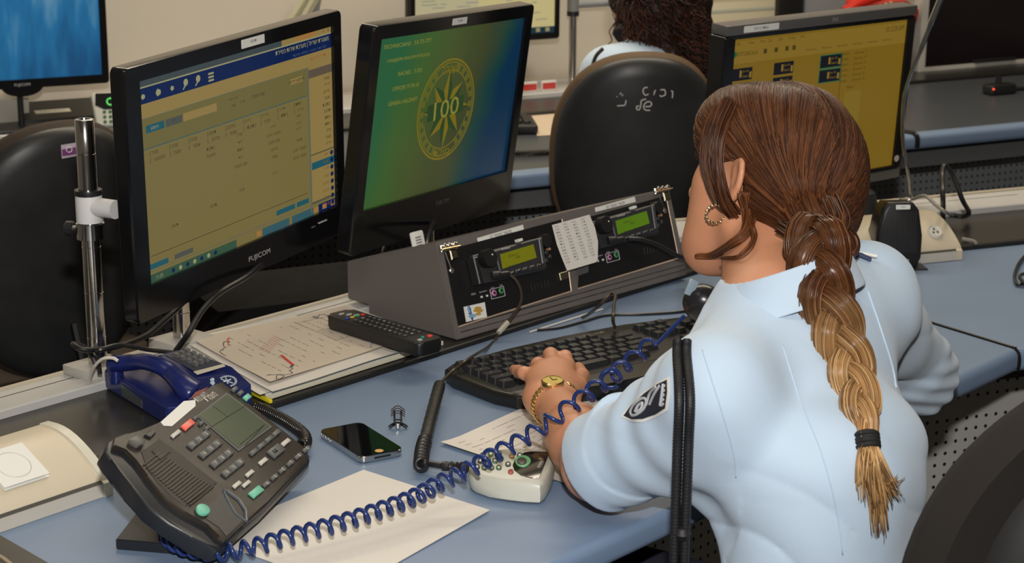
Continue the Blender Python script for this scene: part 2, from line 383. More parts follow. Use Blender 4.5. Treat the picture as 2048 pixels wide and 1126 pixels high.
for x in (0.225, 0.285):
    m1.poly([(x + 0.011 * math.cos(a * PI / 5), 0.074 + 0.018 * math.sin(a * PI / 5)) for a in range(10)], lt); m1.poly([(x - 0.004, 0.083), (x - 0.016, 0.105), (x - 0.012, 0.108), (x, 0.09)], lt)
for k in range(3): m1.rect(0.335, 0.062 + k * 0.017, 0.362, 0.072 + k * 0.017, lt, 2)
m1.txt(heb('משטרת ישראל | מערכת שירות הסיירת'), 0.985, 0.065, 0.034, lt, align='r', w=0.30)
m1.txt(heb('יום שני שעה 2004 מוקד'), 0.97, 0.104, 0.017, S('blue_text', 70, 84, 110), align='r', w=0.19)
m1.txt(heb('דף ראשי'), 0.965, 0.152, 0.026, S('red_text', 150, 86, 40), align='r', w=0.09)
m1.txt('x', 0.985, 0.02, 0.014, dktx); m1.txt('-', 0.955, 0.02, 0.004, dktx)
# right side column
m1.rect(0.855, 0.188, 0.865, 0.985, line, 2); m1.rect(0.865, 0.188, 1, 0.93, cream, 1); m1.rect(0.865, 0.205, 1, 0.25, S('taupe', 92, 80, 66), 2)
random.seed(4)
words = [heb(x) for x in ('סיור', 'מוקד', 'ניידת', 'אירוע', 'תחנה', 'מרחב', 'דיווח', 'שוטר', 'פניה', 'קריאה', 'סטטוס', 'תאריך', 'שעה', 'מספר אירוע', 'שם הפונה', 'כתובת')]
for k in range(11): m1.txt(random.choice(words), 0.985, 0.275 + k * 0.036, 0.016, dktx, align='r')
m1.rect(0.865, 0.665, 1, 0.672, dk, 3)
m1.rect(0.868, 0.712, 1, 0.752, teal, 2)
for k in range(8):
    y = 0.692 + k * 0.040; m1.poly([(0.985 + 0.010 * math.cos(a * PI / 3), y + 0.014 * math.sin(a * PI / 3)) for a in range(6)], navy, 4); m1.txt(random.choice(words), 0.965, y, 0.015, S('rust_text', 120, 66, 36), align='r')
m1.rect(0.865, 0.93, 1, 0.94, dk, 3)
# form body
m1.rect(0.0, 0.192, 0.855, 0.335, khd, 1); m1.rect(0.03, 0.225, 0.115, 0.262, teal, 2); m1.rect(0.122, 0.225, 0.20, 0.262, gbtn, 2); m1.rect(0.205, 0.222, 0.37, 0.262, cream, 2)
m1.txt(heb('חיפוש'), 0.07, 0.244, 0.014, lt); m1.txt(heb('ניקוי'), 0.16, 0.244, 0.014, dktx)
m1.rect(0.76, 0.222, 0.83, 0.252, cream, 2); m1.txt(heb('חיפוש אירוע'), 0.795, 0.237, 0.016, S('black_text', 24, 22, 16)); m1.txt(heb('שם הפונה'), 0.585, 0.25, 0.016, dktx); m1.txt(heb('תאריך'), 0.50, 0.258, 0.014, dktx)
m1.txt(heb('מספר קבלה'), 0.455, 0.228, 0.016, dktx); m1.txt('1402', 0.455, 0.262, 0.014, dktx)
m1.rect(0.0, 0.335, 0.855, 0.339, teal, 2)
for r_ in range(2):
    x = 0.05
    for k in range(9):
        m1.txt(random.choice(words), x + 0.01 * r_, 0.365 + 0.034 * r_, 0.017, dktx, align='l'); m1.rect(x - 0.008, 0.352 + 0.034 * r_, x - 0.006, 0.378 + 0.034 * r_, dktx, 2); x += 0.092
for cx, ys in ((0.80, (0.43, 0.47, 0.50, 0.56, 0.61, 0.65)), (0.66, (0.44, 0.48, 0.52, 0.56, 0.60, 0.69)), (0.48, (0.42, 0.46, 0.50, 0.54, 0.58, 0.71)), (0.33, (0.44, 0.475, 0.735)), (0.14, (0.76,))):
    for y in ys: m1.txt(random.choice(words), cx, y, 0.015, dktx)
m1.rect(0.02, 0.865, 0.84, 0.868, dktx, 2)
m1.rect(0.66, 0.895, 0.765, 0.922, teal, 2); m1.rect(0.775, 0.895, 0.845, 0.922, teal, 2); m1.rect(0.0, 0.905, 0.10, 0.932, teal, 2); m1.rect(0.13, 0.905, 0.22, 0.93, gbtn, 2)
m1.rect(0, 0.94, 1, 0.944, line, 2)
m1.rect(0.0, 0.958, 0.44, 1, S('taskbar', 52, 82, 62), 2); m1.rect(0.58, 0.958, 0.73, 1, S('taskbar_blue', 52, 88, 96), 2); m1.rect(0.745, 0.958, 0.87, 1, S('taskbar_blue', 52, 88, 96), 2); m1.rect(0.90, 0.955, 1, 1, navy, 2)
for x in (0.56, 0.885, 0.935, 0.985): m1.rect(x - 0.012, 0.963, x + 0.012, 0.990, orange, 3)
for k in range(7): m1.poly([(0.12 + k * 0.035 + 0.008 * math.cos(a * PI / 4), 0.98 + 0.012 * math.sin(a * PI / 4)) for a in range(8)], lt if k % 2 else navy, 4)
m1.txt('11:35', 0.055, 0.98, 0.018, lt)
m1.done()
m1.label('name_label', 0.022, 0.1455, 0.052, 0.012, heb('תחקור'), 0.0045)
m1.brand('FUJICOM', 0.018, -0.158, 0.0095, SILVERTX, w=0.050)
bm = bmesh.new(); text(bm, '- MENU +', m1.SW @ Matrix.Translation((0.15, -0.150, 0.0064)), h=0.002); prism(bm, rrect(0.163, -0.149, 0.185, -0.147, 0.0008, 2), 0.006, 0.0068, m1.SW); finish('control_button', bm, SILVERTX, m1.t)
# ---- 100 emblem monitor
m2 = Monitor('black wide monitor with green and blue emblem screen above the radio console', (-0.1009, 2.942, 1.0322), 1.03, -0.129, -0.031, 0.408, 0.2544, bz=(0.0226, 0.0188, 0.0207, 0.066), depth=0.018)
def wallpaper():
    m = bpy.data.materials.new('emblem_wallpaper'); m.use_nodes = True; nt = m.node_tree; b = nt.nodes['Principled BSDF']; N = nt.nodes.new; L = nt.links.new
    b.inputs['Base Color'].default_value = (0.006, 0.008, 0.006, 1); b.inputs['Roughness'].default_value = 0.25
    tc = N('ShaderNodeTexCoord'); sx = N('ShaderNodeSeparateXYZ'); L(tc.outputs['Object'], sx.inputs[0])
    mr = N('ShaderNodeMapRange'); mr.inputs[1].default_value = -0.204; mr.inputs[2].default_value = 0.204; L(sx.outputs[0], mr.inputs[0])
    n = N('ShaderNodeTexNoise'); n.inputs['Scale'].default_value = 9; n.inputs['Detail'].default_value = 1; L(tc.outputs['Object'], n.inputs[0])
    ad = N('ShaderNodeMath'); ad.operation = 'MULTIPLY_ADD'; ad.inputs[1].default_value = 0.22; L(n.outputs[0], ad.inputs[0]); L(mr.outputs[0], ad.inputs[2])
    # lower right goes bluer: subtract height
    ad2 = N('ShaderNodeMath'); ad2.operation = 'MULTIPLY_ADD'; ad2.inputs[1].default_value = -1.0; L(sx.outputs[2], ad2.inputs[0]); L(ad.outputs[0], ad2.inputs[2])
    cr = N('ShaderNodeValToRGB'); e = cr.color_ramp.elements; e[0].position = 0.15; e[0].color = (*srgb(30, 84, 50), 1); e[1].position = 1.0; e[1].color = (*srgb(2, 40, 66), 1)
    for p, c in ((0.36, (52, 84, 36)), (0.60, (60, 74, 34)), (0.86, (56, 62, 34)), (1.02, (20, 56, 52))):
        q = e.new(min(0.99, p * 0.86)); q.color = (*srgb(*c), 1)
    L(ad2.outputs[0], cr.inputs[0]); L(cr.outputs[0], b.inputs['Emission Color']); b.inputs['Emission Strength'].default_value = 1.0
    return m
m2.rect(0, 0, 1, 1, wallpaper(), 0)
gold = S('emblem_gold', 118, 104, 26); dim = S('emblem_dim', 92, 94, 34); dkg = S('emblem_dark', 40, 66, 34); ylt = S('emblem_text', 136, 130, 50)
def ringp(cx, cy, r0, r1, m, a0=0, a1=2 * PI, n=48, layer=2, asp=0.433 / 0.270):
    for k in range(n):
        a, b_ = a0 + (a1 - a0) * k / n, a0 + (a1 - a0) * (k + 1) / n
        m2.poly([(cx + r0 * math.cos(a) / asp, cy + r0 * math.sin(a)), (cx + r1 * math.cos(a) / asp, cy + r1 * math.sin(a)), (cx + r1 * math.cos(b_) / asp, cy + r1 * math.sin(b_)), (cx + r0 * math.cos(b_) / asp, cy + r0 * math.sin(b_))], m, layer)
CXe, CYe = 0.50, 0.50; asp = 0.433 / 0.270
ringp(CXe, CYe, 0.300, 0.312, gold); ringp(CXe, CYe, 0.284, 0.291, gold)
for k in range(26):
    a = 2 * PI * k / 26; ringp(CXe, CYe, 0.245, 0.280, dim, a - 0.09, a + 0.05, 2, 2) if k % 13 not in (5, 6, 7) else None
ringp(CXe, CYe, 0.236, 0.243, gold, PI * 0.1, PI * 0.9); ringp(CXe, CYe, 0.236, 0.243, gold, PI * 1.1, PI * 1.9)
for k in range(8):                                                     # eight pointed compass star, facets light/dark
    a = -PI / 2 + k * PI / 4; R_ = 0.25 if k % 2 == 0 else 0.22
    tip = (CXe + R_ * math.cos(a) / asp, CYe + R_ * math.sin(a))
    for sgn, mm in ((-1, gold), (1, dkg)):
        b_ = a + sgn * PI / 8; q = (CXe + 0.125 * math.cos(b_) / asp, CYe + 0.125 * math.sin(b_)); m2.poly([(CXe, CYe), tip, q], mm, 3)
m2.poly([(0.37, 0.455), (0.615, 0.43), (0.62, 0.53), (0.375, 0.555)], dkg, 5)
m2.txt('100', 0.50, 0.492, 0.115, ylt, 6, w=0.17, rot=0.06)
m2.txt(heb('משטרה'), 0.50, 0.255, 0.05, gold, 5, w=0.12); m2.txt(heb('מוקד'), 0.50, 0.775, 0.055, gold, 5, w=0.11)
for k, (s_, x, wd) in enumerate((('TECHNICIANS : 33-73-777', 0.36, 0.36), ('100@JERUSALEM.POLICE', 0.36, 0.32), ('RACHEL : 7-733', 0.32, 0.18), ('OFFICER 77-70-10', 0.31, 0.20), ('GENERAL HALLSHIFT', 0.31, 0.22))):
    m2.txt(s_, x - 0.02, 0.055 + k * 0.085, 0.024, ylt, 4, align='r', w=wd * 0.85)
m2.done()
m2.label('name_label', 0.0, 0.1375, 0.040, 0.010, heb('תחקור'), 0.004)
m2.brand('FUJICOM', 0.012, -0.148, 0.008, mat('dim_lettering', (0.12, 0.12, 0.12), 0.4), w=0.036)
# ---- silver topped monitor at right
SILV = mat('silver_grey_plastic', (0.13, 0.125, 0.12), 0.35, metal=0.3)
m4 = Monitor('silver topped monitor at right with mustard yellow radio dispatch screen', (0.531, 3.368, 0.966), 0.666, -0.072, 0.0, 0.433, 0.270, bz=(0.024, 0.018, 0.007, 0.006), depth=0.03, body=BLACK)
bm = bmesh.new(); prism(bm, rrect(m4.ext[0] + 0.001, m4.ext[3], m4.ext[1], m4.ext[3] + 0.017, 0.001, 2), -0.030, 0.0065, m4.SW, bev=0.001); o = finish('top_bar', bm, SILV, m4.t); o['label'] = 'silver grey top bar'
bm = bmesh.new(); prism(bm, rrect(m4.ext[0] + 0.001, m4.ext[2] - 0.018, m4.ext[1], m4.ext[2], 0.001, 2), -0.030, 0.0065, m4.SW, bev=0.001); o = finish('bottom_bar', bm, mat('dark_silver', (0.055, 0.054, 0.052), 0.35, metal=0.3), m4.t)
mus, mus2, mus3, dnv, mtx, mgr = S('mustard', 118, 92, 22), S('mustard_light', 128, 102, 34), S('mustard_pale', 122, 100, 28), S('tile_navy', 14, 14, 24), S('mustard_text', 66, 54, 18), S('tile_green', 16, 92, 60)
m4.rect(0, 0, 1, 1, mus, 0)
m4.rect(0, 0.02, 1, 0.16, mus2, 1); m4.txt('10:12:30 AM', 0.985, 0.055, 0.036, mtx, align='r', w=0.11)
for k, x in enumerate((0.03, 0.10, 0.16, 0.20, 0.26, 0.32, 0.38)): m4.txt(('File', 'View', 'Setup', 'Call', 'Edit', 'Tools', 'Help')[k], x, 0.035, 0.018, mtx)
m4.txt('MOTOROLA', 0.075, 0.10, 0.026, mtx); m4.poly([(0.012 + 0.012 * math.cos(a * PI / 6), 0.10 + 0.020 * math.sin(a * PI / 6)) for a in range(12)], mgr, 3)
for x in (0.17, 0.23, 0.29, 0.33): m4.rect(x, 0.085, x + 0.018, 0.115, mtx, 3)
for k in range(6): m4.txt('Multi Select', 0.44 + k * 0.09, 0.125, 0.013, mtx, w=0.06)
def tile(x, y, w_, h_, edge=None):
    if edge: m4.rect(x - 0.004, y - 0.006, x + w_ + 0.004, y + h_ + 0.006, edge, 2)
    m4.rect(x, y, x + w_, y + h_, dnv, 3); m4.rect(x + w_ * 0.38, y + h_ * 0.18, x + w_ * 0.48, y + h_ * 0.75, mus2, 4); m4.rect(x + w_ * 0.86, y + h_ * 0.35, x + w_ * 0.97, y + h_ * 0.85, mus2, 4)
    for j in range(2): m4.txt(('Jm 101', 'Dispatch')[j], x + w_ * 0.66, y + h_ * (0.3 + 0.4 * j), h_ * 0.24, mus2, 5, w=w_ * 0.28)
for k in range(5): tile(0.006, 0.19 + k * 0.095, 0.11, 0.078)
for k in range(4): tile(0.235, 0.185 + k * 0.095, 0.11, 0.078)
for k in range(2): tile(0.50, 0.18 + k * 0.095, 0.12, 0.078, mgr)
m4.rect(0.625, 0.175, 0.628, 0.75, mtx, 3); m4.rect(0.66, 0.44, 0.76, 0.80, mus3, 3); m4.txt('None', 0.69, 0.41, 0.02, mtx)
for k in range(6): m4.txt('100 ... Zone %d' % (k + 1), 0.70, 0.185 + 0.036 * k, 0.016, mtx, w=0.14)
m4.done()
bm = bmesh.new(); z0 = m4.ext[3] + 0.0085
prism(bm, rrect(-0.200, z0 - 0.0055, -0.118, z0 + 0.0055, 0.0005, 2), 0.0066, 0.0072, m4.SW); text(bm, 'CH 3 ' + heb('עמדה'), m4.SW @ Matrix.Translation((-0.16, z0, 0.0074)), h=0.005, mi=1); finish('name_label', bm, [WHITEL, INK], m4.t, smooth=False)
bm = bmesh.new(); text(bm, '[hp]', m4.SW @ Matrix.Translation((0.02, z0, 0.0070)), h=0.008); finish('brand_badge', bm, mat('badge_silver', (0.6, 0.6, 0.6), 0.3, metal=0.5), m4.t, smooth=False)
bm = bmesh.new(); prism(bm, ell(0.150, m4.ext[2] - 0.009, 0.0022, 0.0022, 12), 0.0066, 0.0078, m4.SW); finish('power_led', bm, mat('green_led', (0.05, 0.5, 0.05), 0.3, emis=(0.1, 1, 0.1), estr=1.5), m4.t)
bm = bmesh.new(); [prism(bm, rrect(-0.0 + 0.018 * k, m4.ext[2] - 0.010, 0.012 + 0.018 * k, m4.ext[2] - 0.008, 0.0005, 2), 0.0066, 0.0074, m4.SW) for k in range(7)]; finish('button_row', bm, mat('button_silver', (0.25, 0.25, 0.24), 0.4), m4.t)
bm = bmesh.new(); prism(bm, ell(0.222, -0.122, 0.006, 0.006, 16), 0.0056, 0.0066, m4.SW); finish('round_sticker', bm, mat('pinkish_sticker', (0.5, 0.42, 0.38), 0.5), m4.t)
# stands for the three monitors: M2 and M4 stand on steel posts in the cable rail
# ================================================================ radio console box
BX = math.radians(45.6); BPHI = 0.30; BL, BH = 0.515, 0.143
b0 = Vector((-0.078, 2.661, 0.7482))
ex = Vector((math.cos(BX), math.sin(BX), 0)); no = Vector((math.sin(BX), -math.cos(BX), 0)); upb = Vector((0, 0, 1)) * math.cos(BPHI) - no * math.sin(BPHI); nb = ex.cross(upb)
radio = thing('radio_console', 'grey wedge shaped console box housing two mobile radios with green displays', 'radio console', b0, 0)
FM = Matrix(((ex.x, upb.x, nb.x, b0.x), (ex.y, upb.y, nb.y, b0.y), (ex.z, upb.z, nb.z, b0.z), (0, 0, 0, 1)))   # front plane: x along, y up, z out
FMi = FM.inverted()
def L6(cx, cy):
    """point of the 3.311x crop at (860,360) on the front plane"""
    P = Ppl(860 + cx / 3.311, 360 + cy / 3.311, b0, nb); q = FMi @ P; return (q.x, q.y)
BOXG = mat('grey_console_paint', (0.135, 0.120, 0.113), 0.55, var=0.04, vscale=12, bump=0.2, bscale=900)
BOXE = mat('brushed_edge', (0.50, 0.36, 0.26), 0.4, metal=0.2)
bm = bmesh.new()
prof = [(0.0, 0.0), (0.0 - BH * math.sin(BPHI), BH * math.cos(BPHI)), (-0.237, 0.074), (-0.237, 0.0155), (-0.19, 0.0155), (-0.19, 0.0)]   # (out, z)
ends = []
for x in (0.0, BL): ends.append([bm.verts.new(b0 + ex * x + no * a + Vector((0, 0, z))) for a, z in prof])
for i in range(6): bm.faces.new([ends[0][i], ends[0][(i + 1) % 6], ends[1][(i + 1) % 6], ends[1][i]])
for e_ in ends: bm.faces.new(e_)
bmesh.ops.recalc_face_normals(bm, faces=bm.faces)
bmesh.ops.bevel(bm, geom=bm.edges[:], offset=0.0018, segments=2, affect='EDGES')
finish('body', bm, BOXG, radio)
def fbox(x0, y0, x1, y1, z0, z1, mt, name, parent, bev=0.0004, r=None, lab=None, smooth=True):
    bm = bmesh.new(); prism(bm, rrect(min(x0, x1), min(y0, y1), max(x0, x1), max(y0, y1), r or min(0.0015, abs(x1 - x0) * .3, abs(y1 - y0) * .3), 3), z0, z1, FM, bev=bev, seg=1)
    o = finish(name, bm, mt, parent, smooth=smooth)
    if lab: o['label'] = lab
    return o
PAN = mat('matt_black_panel', (0.007, 0.007, 0.008), 0.45, bump=0.1, bscale=700)
def trimpanel(crn):
    pts = [L6(*c) for c in crn]
    bm = bmesh.new(); prism(bm, pts, 0.0002, 0.0022, FM); o = finish('black_front_panel', bm, PAN, radio, smooth=False)
    # thin brushed edge along the bottom and right
    bm = bmesh.new()
    for a, b_ in ((pts[3], pts[2]), (pts[2], pts[1])):
        tube(bm, [FM @ Vector((a[0], a[1], 0.0016)), FM @ Vector((b_[0], b_[1], 0.0016))], 0.0014, 6)
    finish('panel_edge_trim', bm, BOXE, radio)
    return o
pl = trimpanel([(88, 470), (868, 262), (930, 738), (186, 972)])
pr = trimpanel([(1003, 258), (1556, 105), (1640, 520), (978, 720)])
LCD = lambda n, c, e: mat(n, (0.01, 0.012, 0.004), 0.2, emis=srgb(*c), estr=e)
lcdA = LCD('lcd_yellow_green', (112, 112, 10), 0.8); lcdB = LCD('lcd_green', (92, 132, 18), 0.62)
LCDK = mat('lcd_segment', (0.02, 0.03, 0.005), 0.5)
def mquad(pts, z0, z1, mt, name, parent, bev=0.0, lab=None):
    bm = bmesh.new(); prism(bm, [L6(*p) for p in pts], z0, z1, FM, bev=bev, seg=1); o = finish(name, bm, mt, parent)
    if lab: o['label'] = lab
    return o
def ldisc(cx, cy, r, z0, z1, mt, name, parent, bev=0.0008, n=20, ridges=0):
    x, y = L6(cx, cy); pts = [(x + r * (1 + (0.08 if ridges and k % 2 else 0)) * math.cos(2 * PI * k / n), y + r * (1 + (0.08 if ridges and k % 2 else 0)) * math.sin(2 * PI * k / n)) for k in range(n)]
    bm = bmesh.new(); prism(bm, pts, z0, z1, FM, bev=bev, seg=1); return finish(name, bm, mt, parent)
def radio_unit(o, lcd, hx, jd):
    """o = offset in crop pixels of this unit from the left one; hx = perspective shrink"""
    X = lambda x, y: (o[0] + (x - 360) * hx, o[1] + (y - 480) * hx - (x - 360) * jd)
    q = lambda *p: [X(*c) for c in p]
    h = mquad(q((250, 505), (662, 395), (735, 600), (290, 700)), 0.0022, 0.012, GREYP, 'radio_head', radio, bev=0.0015)
    x0, y0 = L6(*X(405, 500))
    mquad(q((372, 478), (685, 388), (722, 590), (418, 645)), 0.012, 0.018, GREYP, 'display_surround', h, bev=0.0015)
    mquad(q((408, 502), (628, 436), (650, 524), (425, 598)), 0.018, 0.0185, lcd, 'lcd_display', h)
    bm = bmesh.new()
    for (cx, cy, s_, wpx) in ((490, 508, 'Zone 1', 0.018), (525, 520, '103', 0.008), (540, 566, 'Mute  Scan  Page  View', 0.048)):
        p = L6(*X(cx, cy)); text(bm, s_, FM @ Matrix.Translation((p[0], p[1], 0.0187)), h=0.0035, w=wpx)
    finish('lcd_text', bm, LCDK, h, smooth=False)
    bm = bmesh.new(); p = L6(*X(445, 464)); text(bm, 'MOTOROLA', FM @ Matrix.Translation((p[0], p[1], 0.0184)), h=0.0024, w=0.018); finish('brand_lettering', bm, WHITEL, h, smooth=False)
    mquad(q((522, 405), (552, 396), (556, 412), (528, 422)), 0.012, 0.0195, WHITEL, 'white_tab', h)
    mquad(q((655, 400), (676, 394), (700, 560), (680, 566)), 0.018, 0.0215, mat('grey_side_bar', (0.06, 0.06, 0.065), 0.4), 'side_ridge', h, bev=0.0008)
    k = ldisc(*X(322, 530), 0.0125, 0.012, 0.026, BLACK, 'volume_knob', h, n=28, ridges=1)
    k = ldisc(*X(722, 412), 0.0095, 0.0022, 0.018, BLACK, 'channel_knob', h, n=28, ridges=1)
    for a in range(4):
        cx, cy = X(742, 512); ldisc(cx + 24 * math.cos(a * PI / 2) * hx, cy + 26 * math.sin(a * PI / 2) * hx, 0.0034, 0.0022, 0.011, GREYP, 'direction_button', h, n=10)
    ldisc(*X(766, 462), 0.0022, 0.0022, 0.010, mat('amber_button', (0.4, 0.2, 0.12), 0.4), 'amber_button', h, n=10)
    ldisc(*X(332, 508), 0.0012, 0.026, 0.0265, WHITEL, 'knob_mark', h, n=8, bev=0)
    ldisc(*X(294, 598), 0.002, 0.012, 0.0135, mat('screw_steel', (0.5, 0.5, 0.48), 0.3, metal=1), 'screw', h, n=10, bev=0.0003)
    for cx, cy in ((480, 624), (525, 608), (570, 597), (617, 583), (665, 569)):
        b_ = mquad(q((cx - 18, cy - 2), (cx + 16, cy - 12), (cx + 20, cy + 6), (cx - 14, cy + 15)), 0.012, 0.020, BLACK, 'softkey', h, bev=0.0008)
        mquad(q((cx - 8, cy + 1), (cx + 8, cy - 4), (cx + 9, cy), (cx - 7, cy + 5)), 0.020, 0.0202, mat('grey_mark', (0.25, 0.25, 0.25), 0.5), 'softkey_mark', b_)
    mquad(q((228, 525), (256, 516), (300, 690), (270, 702)), 0.0022, 0.020, BLACK, 'side_bracket', h, bev=0.0015)
    # coiled lead plug
    p = L6(*X(400, 640)); bm = bmesh.new()
    tube(bm, smooth_path([FM @ Vector((p[0] - 0.012, p[1] + 0.002, 0.016)), FM @ Vector((p[0], p[1], 0.022)), FM @ Vector((p[0] + 0.014, p[1] - 0.001, 0.026))], 6), [0.006] * 6 + [0.0045] * 6 + [0.0034], 10)
    finish('microphone_plug', bm, BLACK, h)
    # jacks and printing below
    bm = bmesh.new()
    for s_, cx, cy, wd in (('IGN', 280, 756, 0.008), ('Speaker', 345, 740, 0.016), ('SQ', 408, 716, 0.007), ('TX', 463, 700, 0.007)):
        p = L6(*X(cx, cy)); text(bm, s_, FM @ Matrix.Translation((p[0], p[1], 0.0024)), h=0.0028, w=wd)
    for a, b_ in (((388, 728), (478, 705)), ((478, 705), (490, 768)), ((490, 768), (402, 790)), ((402, 790), (388, 728))):
        pa, pb = L6(*X(*a)), L6(*X(*b_)); tube(bm, [FM @ Vector((*pa, 0.0026)), FM @ Vector((*pb, 0.0026))], 0.0005, 4)
    finish('panel_printing', bm, mat('panel_print_white', (0.6, 0.55, 0.6), 0.5), h, smooth=False)
    for cx, cy, c, nm in ((415, 750, (0.55, 0.22, 0.4), 'pink_jack'), (462, 733, (0.05, 0.32, 0.1), 'green_jack')):
        j = ldisc(*X(cx, cy), 0.0048, 0.0022, 0.0040, mat(nm, c, 0.4), nm, h, n=16); ldisc(*X(cx, cy), 0.0022, 0.0040, 0.0044, BLACK, 'jack_hole', j, n=10, bev=0)
    for cx, cy in ((332, 776), (368, 768)): ldisc(*X(cx, cy), 0.0016, 0.0022, 0.0042, WHITEL, 'toggle_switch', h, n=8, bev=0)
    bm = bmesh.new()
    for k in range(6):
        a = L6(*X(662 + k * 22, 690 - k * 6)); b_ = L6(*X(668 + k * 22, 738 - k * 6)); tube(bm, [FM @ Vector((*a, 0.0024)), FM @ Vector((*b_, 0.0024))], 0.0009, 5)
    finish('speaker_slots', bm, BLACK, h)
    return h
radio_unit((360, 480), lcdA, 1.0, 0.0)
radio_unit((1128, 262), lcdB, 0.93, 0.02)
def strip_label(pts, st, name, hh=0.006, ww=None, z=0.0006):
    P = [L6(*p) for p in pts]; bm = bmesh.new(); prism(bm, P, 0.0002, z, FM)
    c = Vector(((P[0][0] + P[2][0]) / 2, (P[0][1] + P[2][1]) / 2, z + 0.0002)); a = math.atan2(P[1][1] - P[0][1], P[1][0] - P[0][0])
    text(bm, st, FM @ Matrix.Translation(c) @ Matrix.Rotation(a, 4, 'Z'), h=hh, w=ww, mi=1)
    o = finish(name, bm, [WHITEL, INK], radio, smooth=False); o['label'] = 'white printed channel label'; return o
strip_label([(310, 385), (614, 296), (621, 331), (318, 419)], '13 ' + heb('מכשיר מספר')[::1], 'name_label', 0.0052, 0.045)
strip_label([(1090, 184), (1354, 110), (1361, 145), (1095, 212)], '01 ' + heb('מכשיר מספר'), 'name_label', 0.0050, 0.043)
# colourful sticker at the lower left
P = [L6(*p) for p in ((215, 842), (355, 810), (370, 908), (232, 942))]
bm = bmesh.new(); prism(bm, P, 0.0022, 0.0026, FM); c = Vector(((P[0][0] + P[2][0]) / 2, (P[0][1] + P[2][1]) / 2, 0))
for dx, dy, rx, ry, mi_ in ((-0.010, 0.0, 0.004, 0.012, 1), (-0.008, -0.004, 0.009, 0.003, 2), (0.006, 0.002, 0.011, 0.005, 3), (0.004, -0.004, 0.008, 0.002, 3), (-0.012, 0.006, 0.003, 0.006, 2)):
    quad(bm, [FM @ Vector((c.x + dx + rx * math.cos(a * PI / 5 + 0.3) * (1 if a % 2 else 0.6), c.y + dy + ry * math.sin(a * PI / 5), 0.0028 + 0.00005 * mi_)) for a in range(10)], mi_)
o = finish('badge_sticker', bm, [WHITEL, mat('sticker_blue', (0.02, 0.08, 0.25), 0.4), mat('sticker_sky', (0.2, 0.4, 0.6), 0.4), mat('sticker_gold', (0.5, 0.3, 0.06), 0.4)], radio, smooth=False); o['label'] = 'white sticker with blue and gold emblem'
# toggle latches
def latch(ox, oy, s=1.0):
    X = lambda x, y: (ox + (x - 50) * s, oy + (y - 440) * s)
    l = mquad([X(52, 438), X(165, 412), X(172, 455), X(60, 482)], 0.001, 0.006, CHROME, 'toggle_latch', radio, bev=0.001)
    mquad([X(45, 462), X(168, 436), X(170, 446), X(48, 473)], 0.006, 0.012, mat('brass_rod', (0.75, 0.5, 0.28), 0.25, metal=1), 'latch_rod', l, bev=0.001)
    mquad([X(105, 470), X(150, 460), X(165, 520), X(120, 535)], 0.0022, 0.009, mat('smoked_steel', (0.3, 0.27, 0.2), 0.25, metal=1), 'latch_lever', l, bev=0.0015)
    for p in ((75, 438), (105, 434), (140, 428)): ldisc(*X(*p), 0.003, 0.006, 0.009, CHROME, 'rivet', l, n=12)
    ldisc(*X(133, 602), 0.0042, 0.0022, 0.005, CHROME, 'screw', l, n=14)
    bm = bmesh.new(); a, b_ = L6(*X(88, 478)), L6(*X(128, 590)); tube(bm, [FM @ Vector((*a, 0.004)), FM @ Vector((*b_, 0.004))], 0.001, 6); finish('latch_wire', bm, CHROME, l)
latch(50, 440); latch(1468, 60, 0.9)
mquad([(838, 620), (893, 603), (905, 650), (850, 668)], 0.0022, 0.006, mat('smoked_steel', (0.3, 0.27, 0.2), 0.25, metal=1), 'catch_plate', radio, bev=0.001)
# grooves of the lower lip
for dy in (0.018, 0.010):
    bm = bmesh.new(); a = (0.01, dy); b_ = (BL - 0.005, dy); tube(bm, [FM @ Vector((*a, 0.0003)), FM @ Vector((*b_, 0.0003))], 0.0007, 5); finish('lip_groove', bm, BLACK, radio)
# taped list of numbers
TAPE = mat('clear_grey_tape', (0.12, 0.12, 0.12), 0.2, alpha=0.75)
PAPER = mat('white_paper', (0.72, 0.69, 0.64), 0.7, var=0.03, vscale=12)
P = [L6(*p) for p in ((738, 312), (985, 243), (1022, 330), (1042, 420), (1040, 540), (1030, 556), (838, 613), (800, 520), (770, 440))]
bm = bmesh.new(); prism(bm, P, 0.0225, 0.0229, FM)
random.seed(2)
for r_ in range(13):
    for c_ in range(4):
        cx = 765 + c_ * 58 + r_ * 6.5 - (c_ == 3) * (r_ > 8) * 8; cy = 322 + r_ * 19.5 - c_ * 16
        p = L6(cx, cy); text(bm, random.choice(['703', '102', '514', '880', '4471', '3320', heb('קשר'), heb('נייד'), '615', heb('תורן')]), FM @ Matrix.Translation((p[0], p[1], 0.0231)), h=0.0026, mi=1 + (r_ == 0), w=0.0085)
o = finish('number_list', bm, [PAPER, INK, mat('purple_ink', (0.15, 0.08, 0.4), 0.6)], None, smooth=False)
o.data.transform(Matrix.Translation(-(FM @ Vector((P[0][0], P[0][1], 0.0225))))); o.location = FM @ Vector((P[0][0], P[0][1], 0.0225))
tag(o, 'white curled list of phone numbers taped between the two radios', 'paper list')
bm = bmesh.new(); prism(bm, [L6(*p) for p in ((962, 575), (1042, 552), (1040, 612), (972, 636))], 0.0026, 0.003, FM); finish('tape_strip', bm, TAPE, radio, smooth=False)
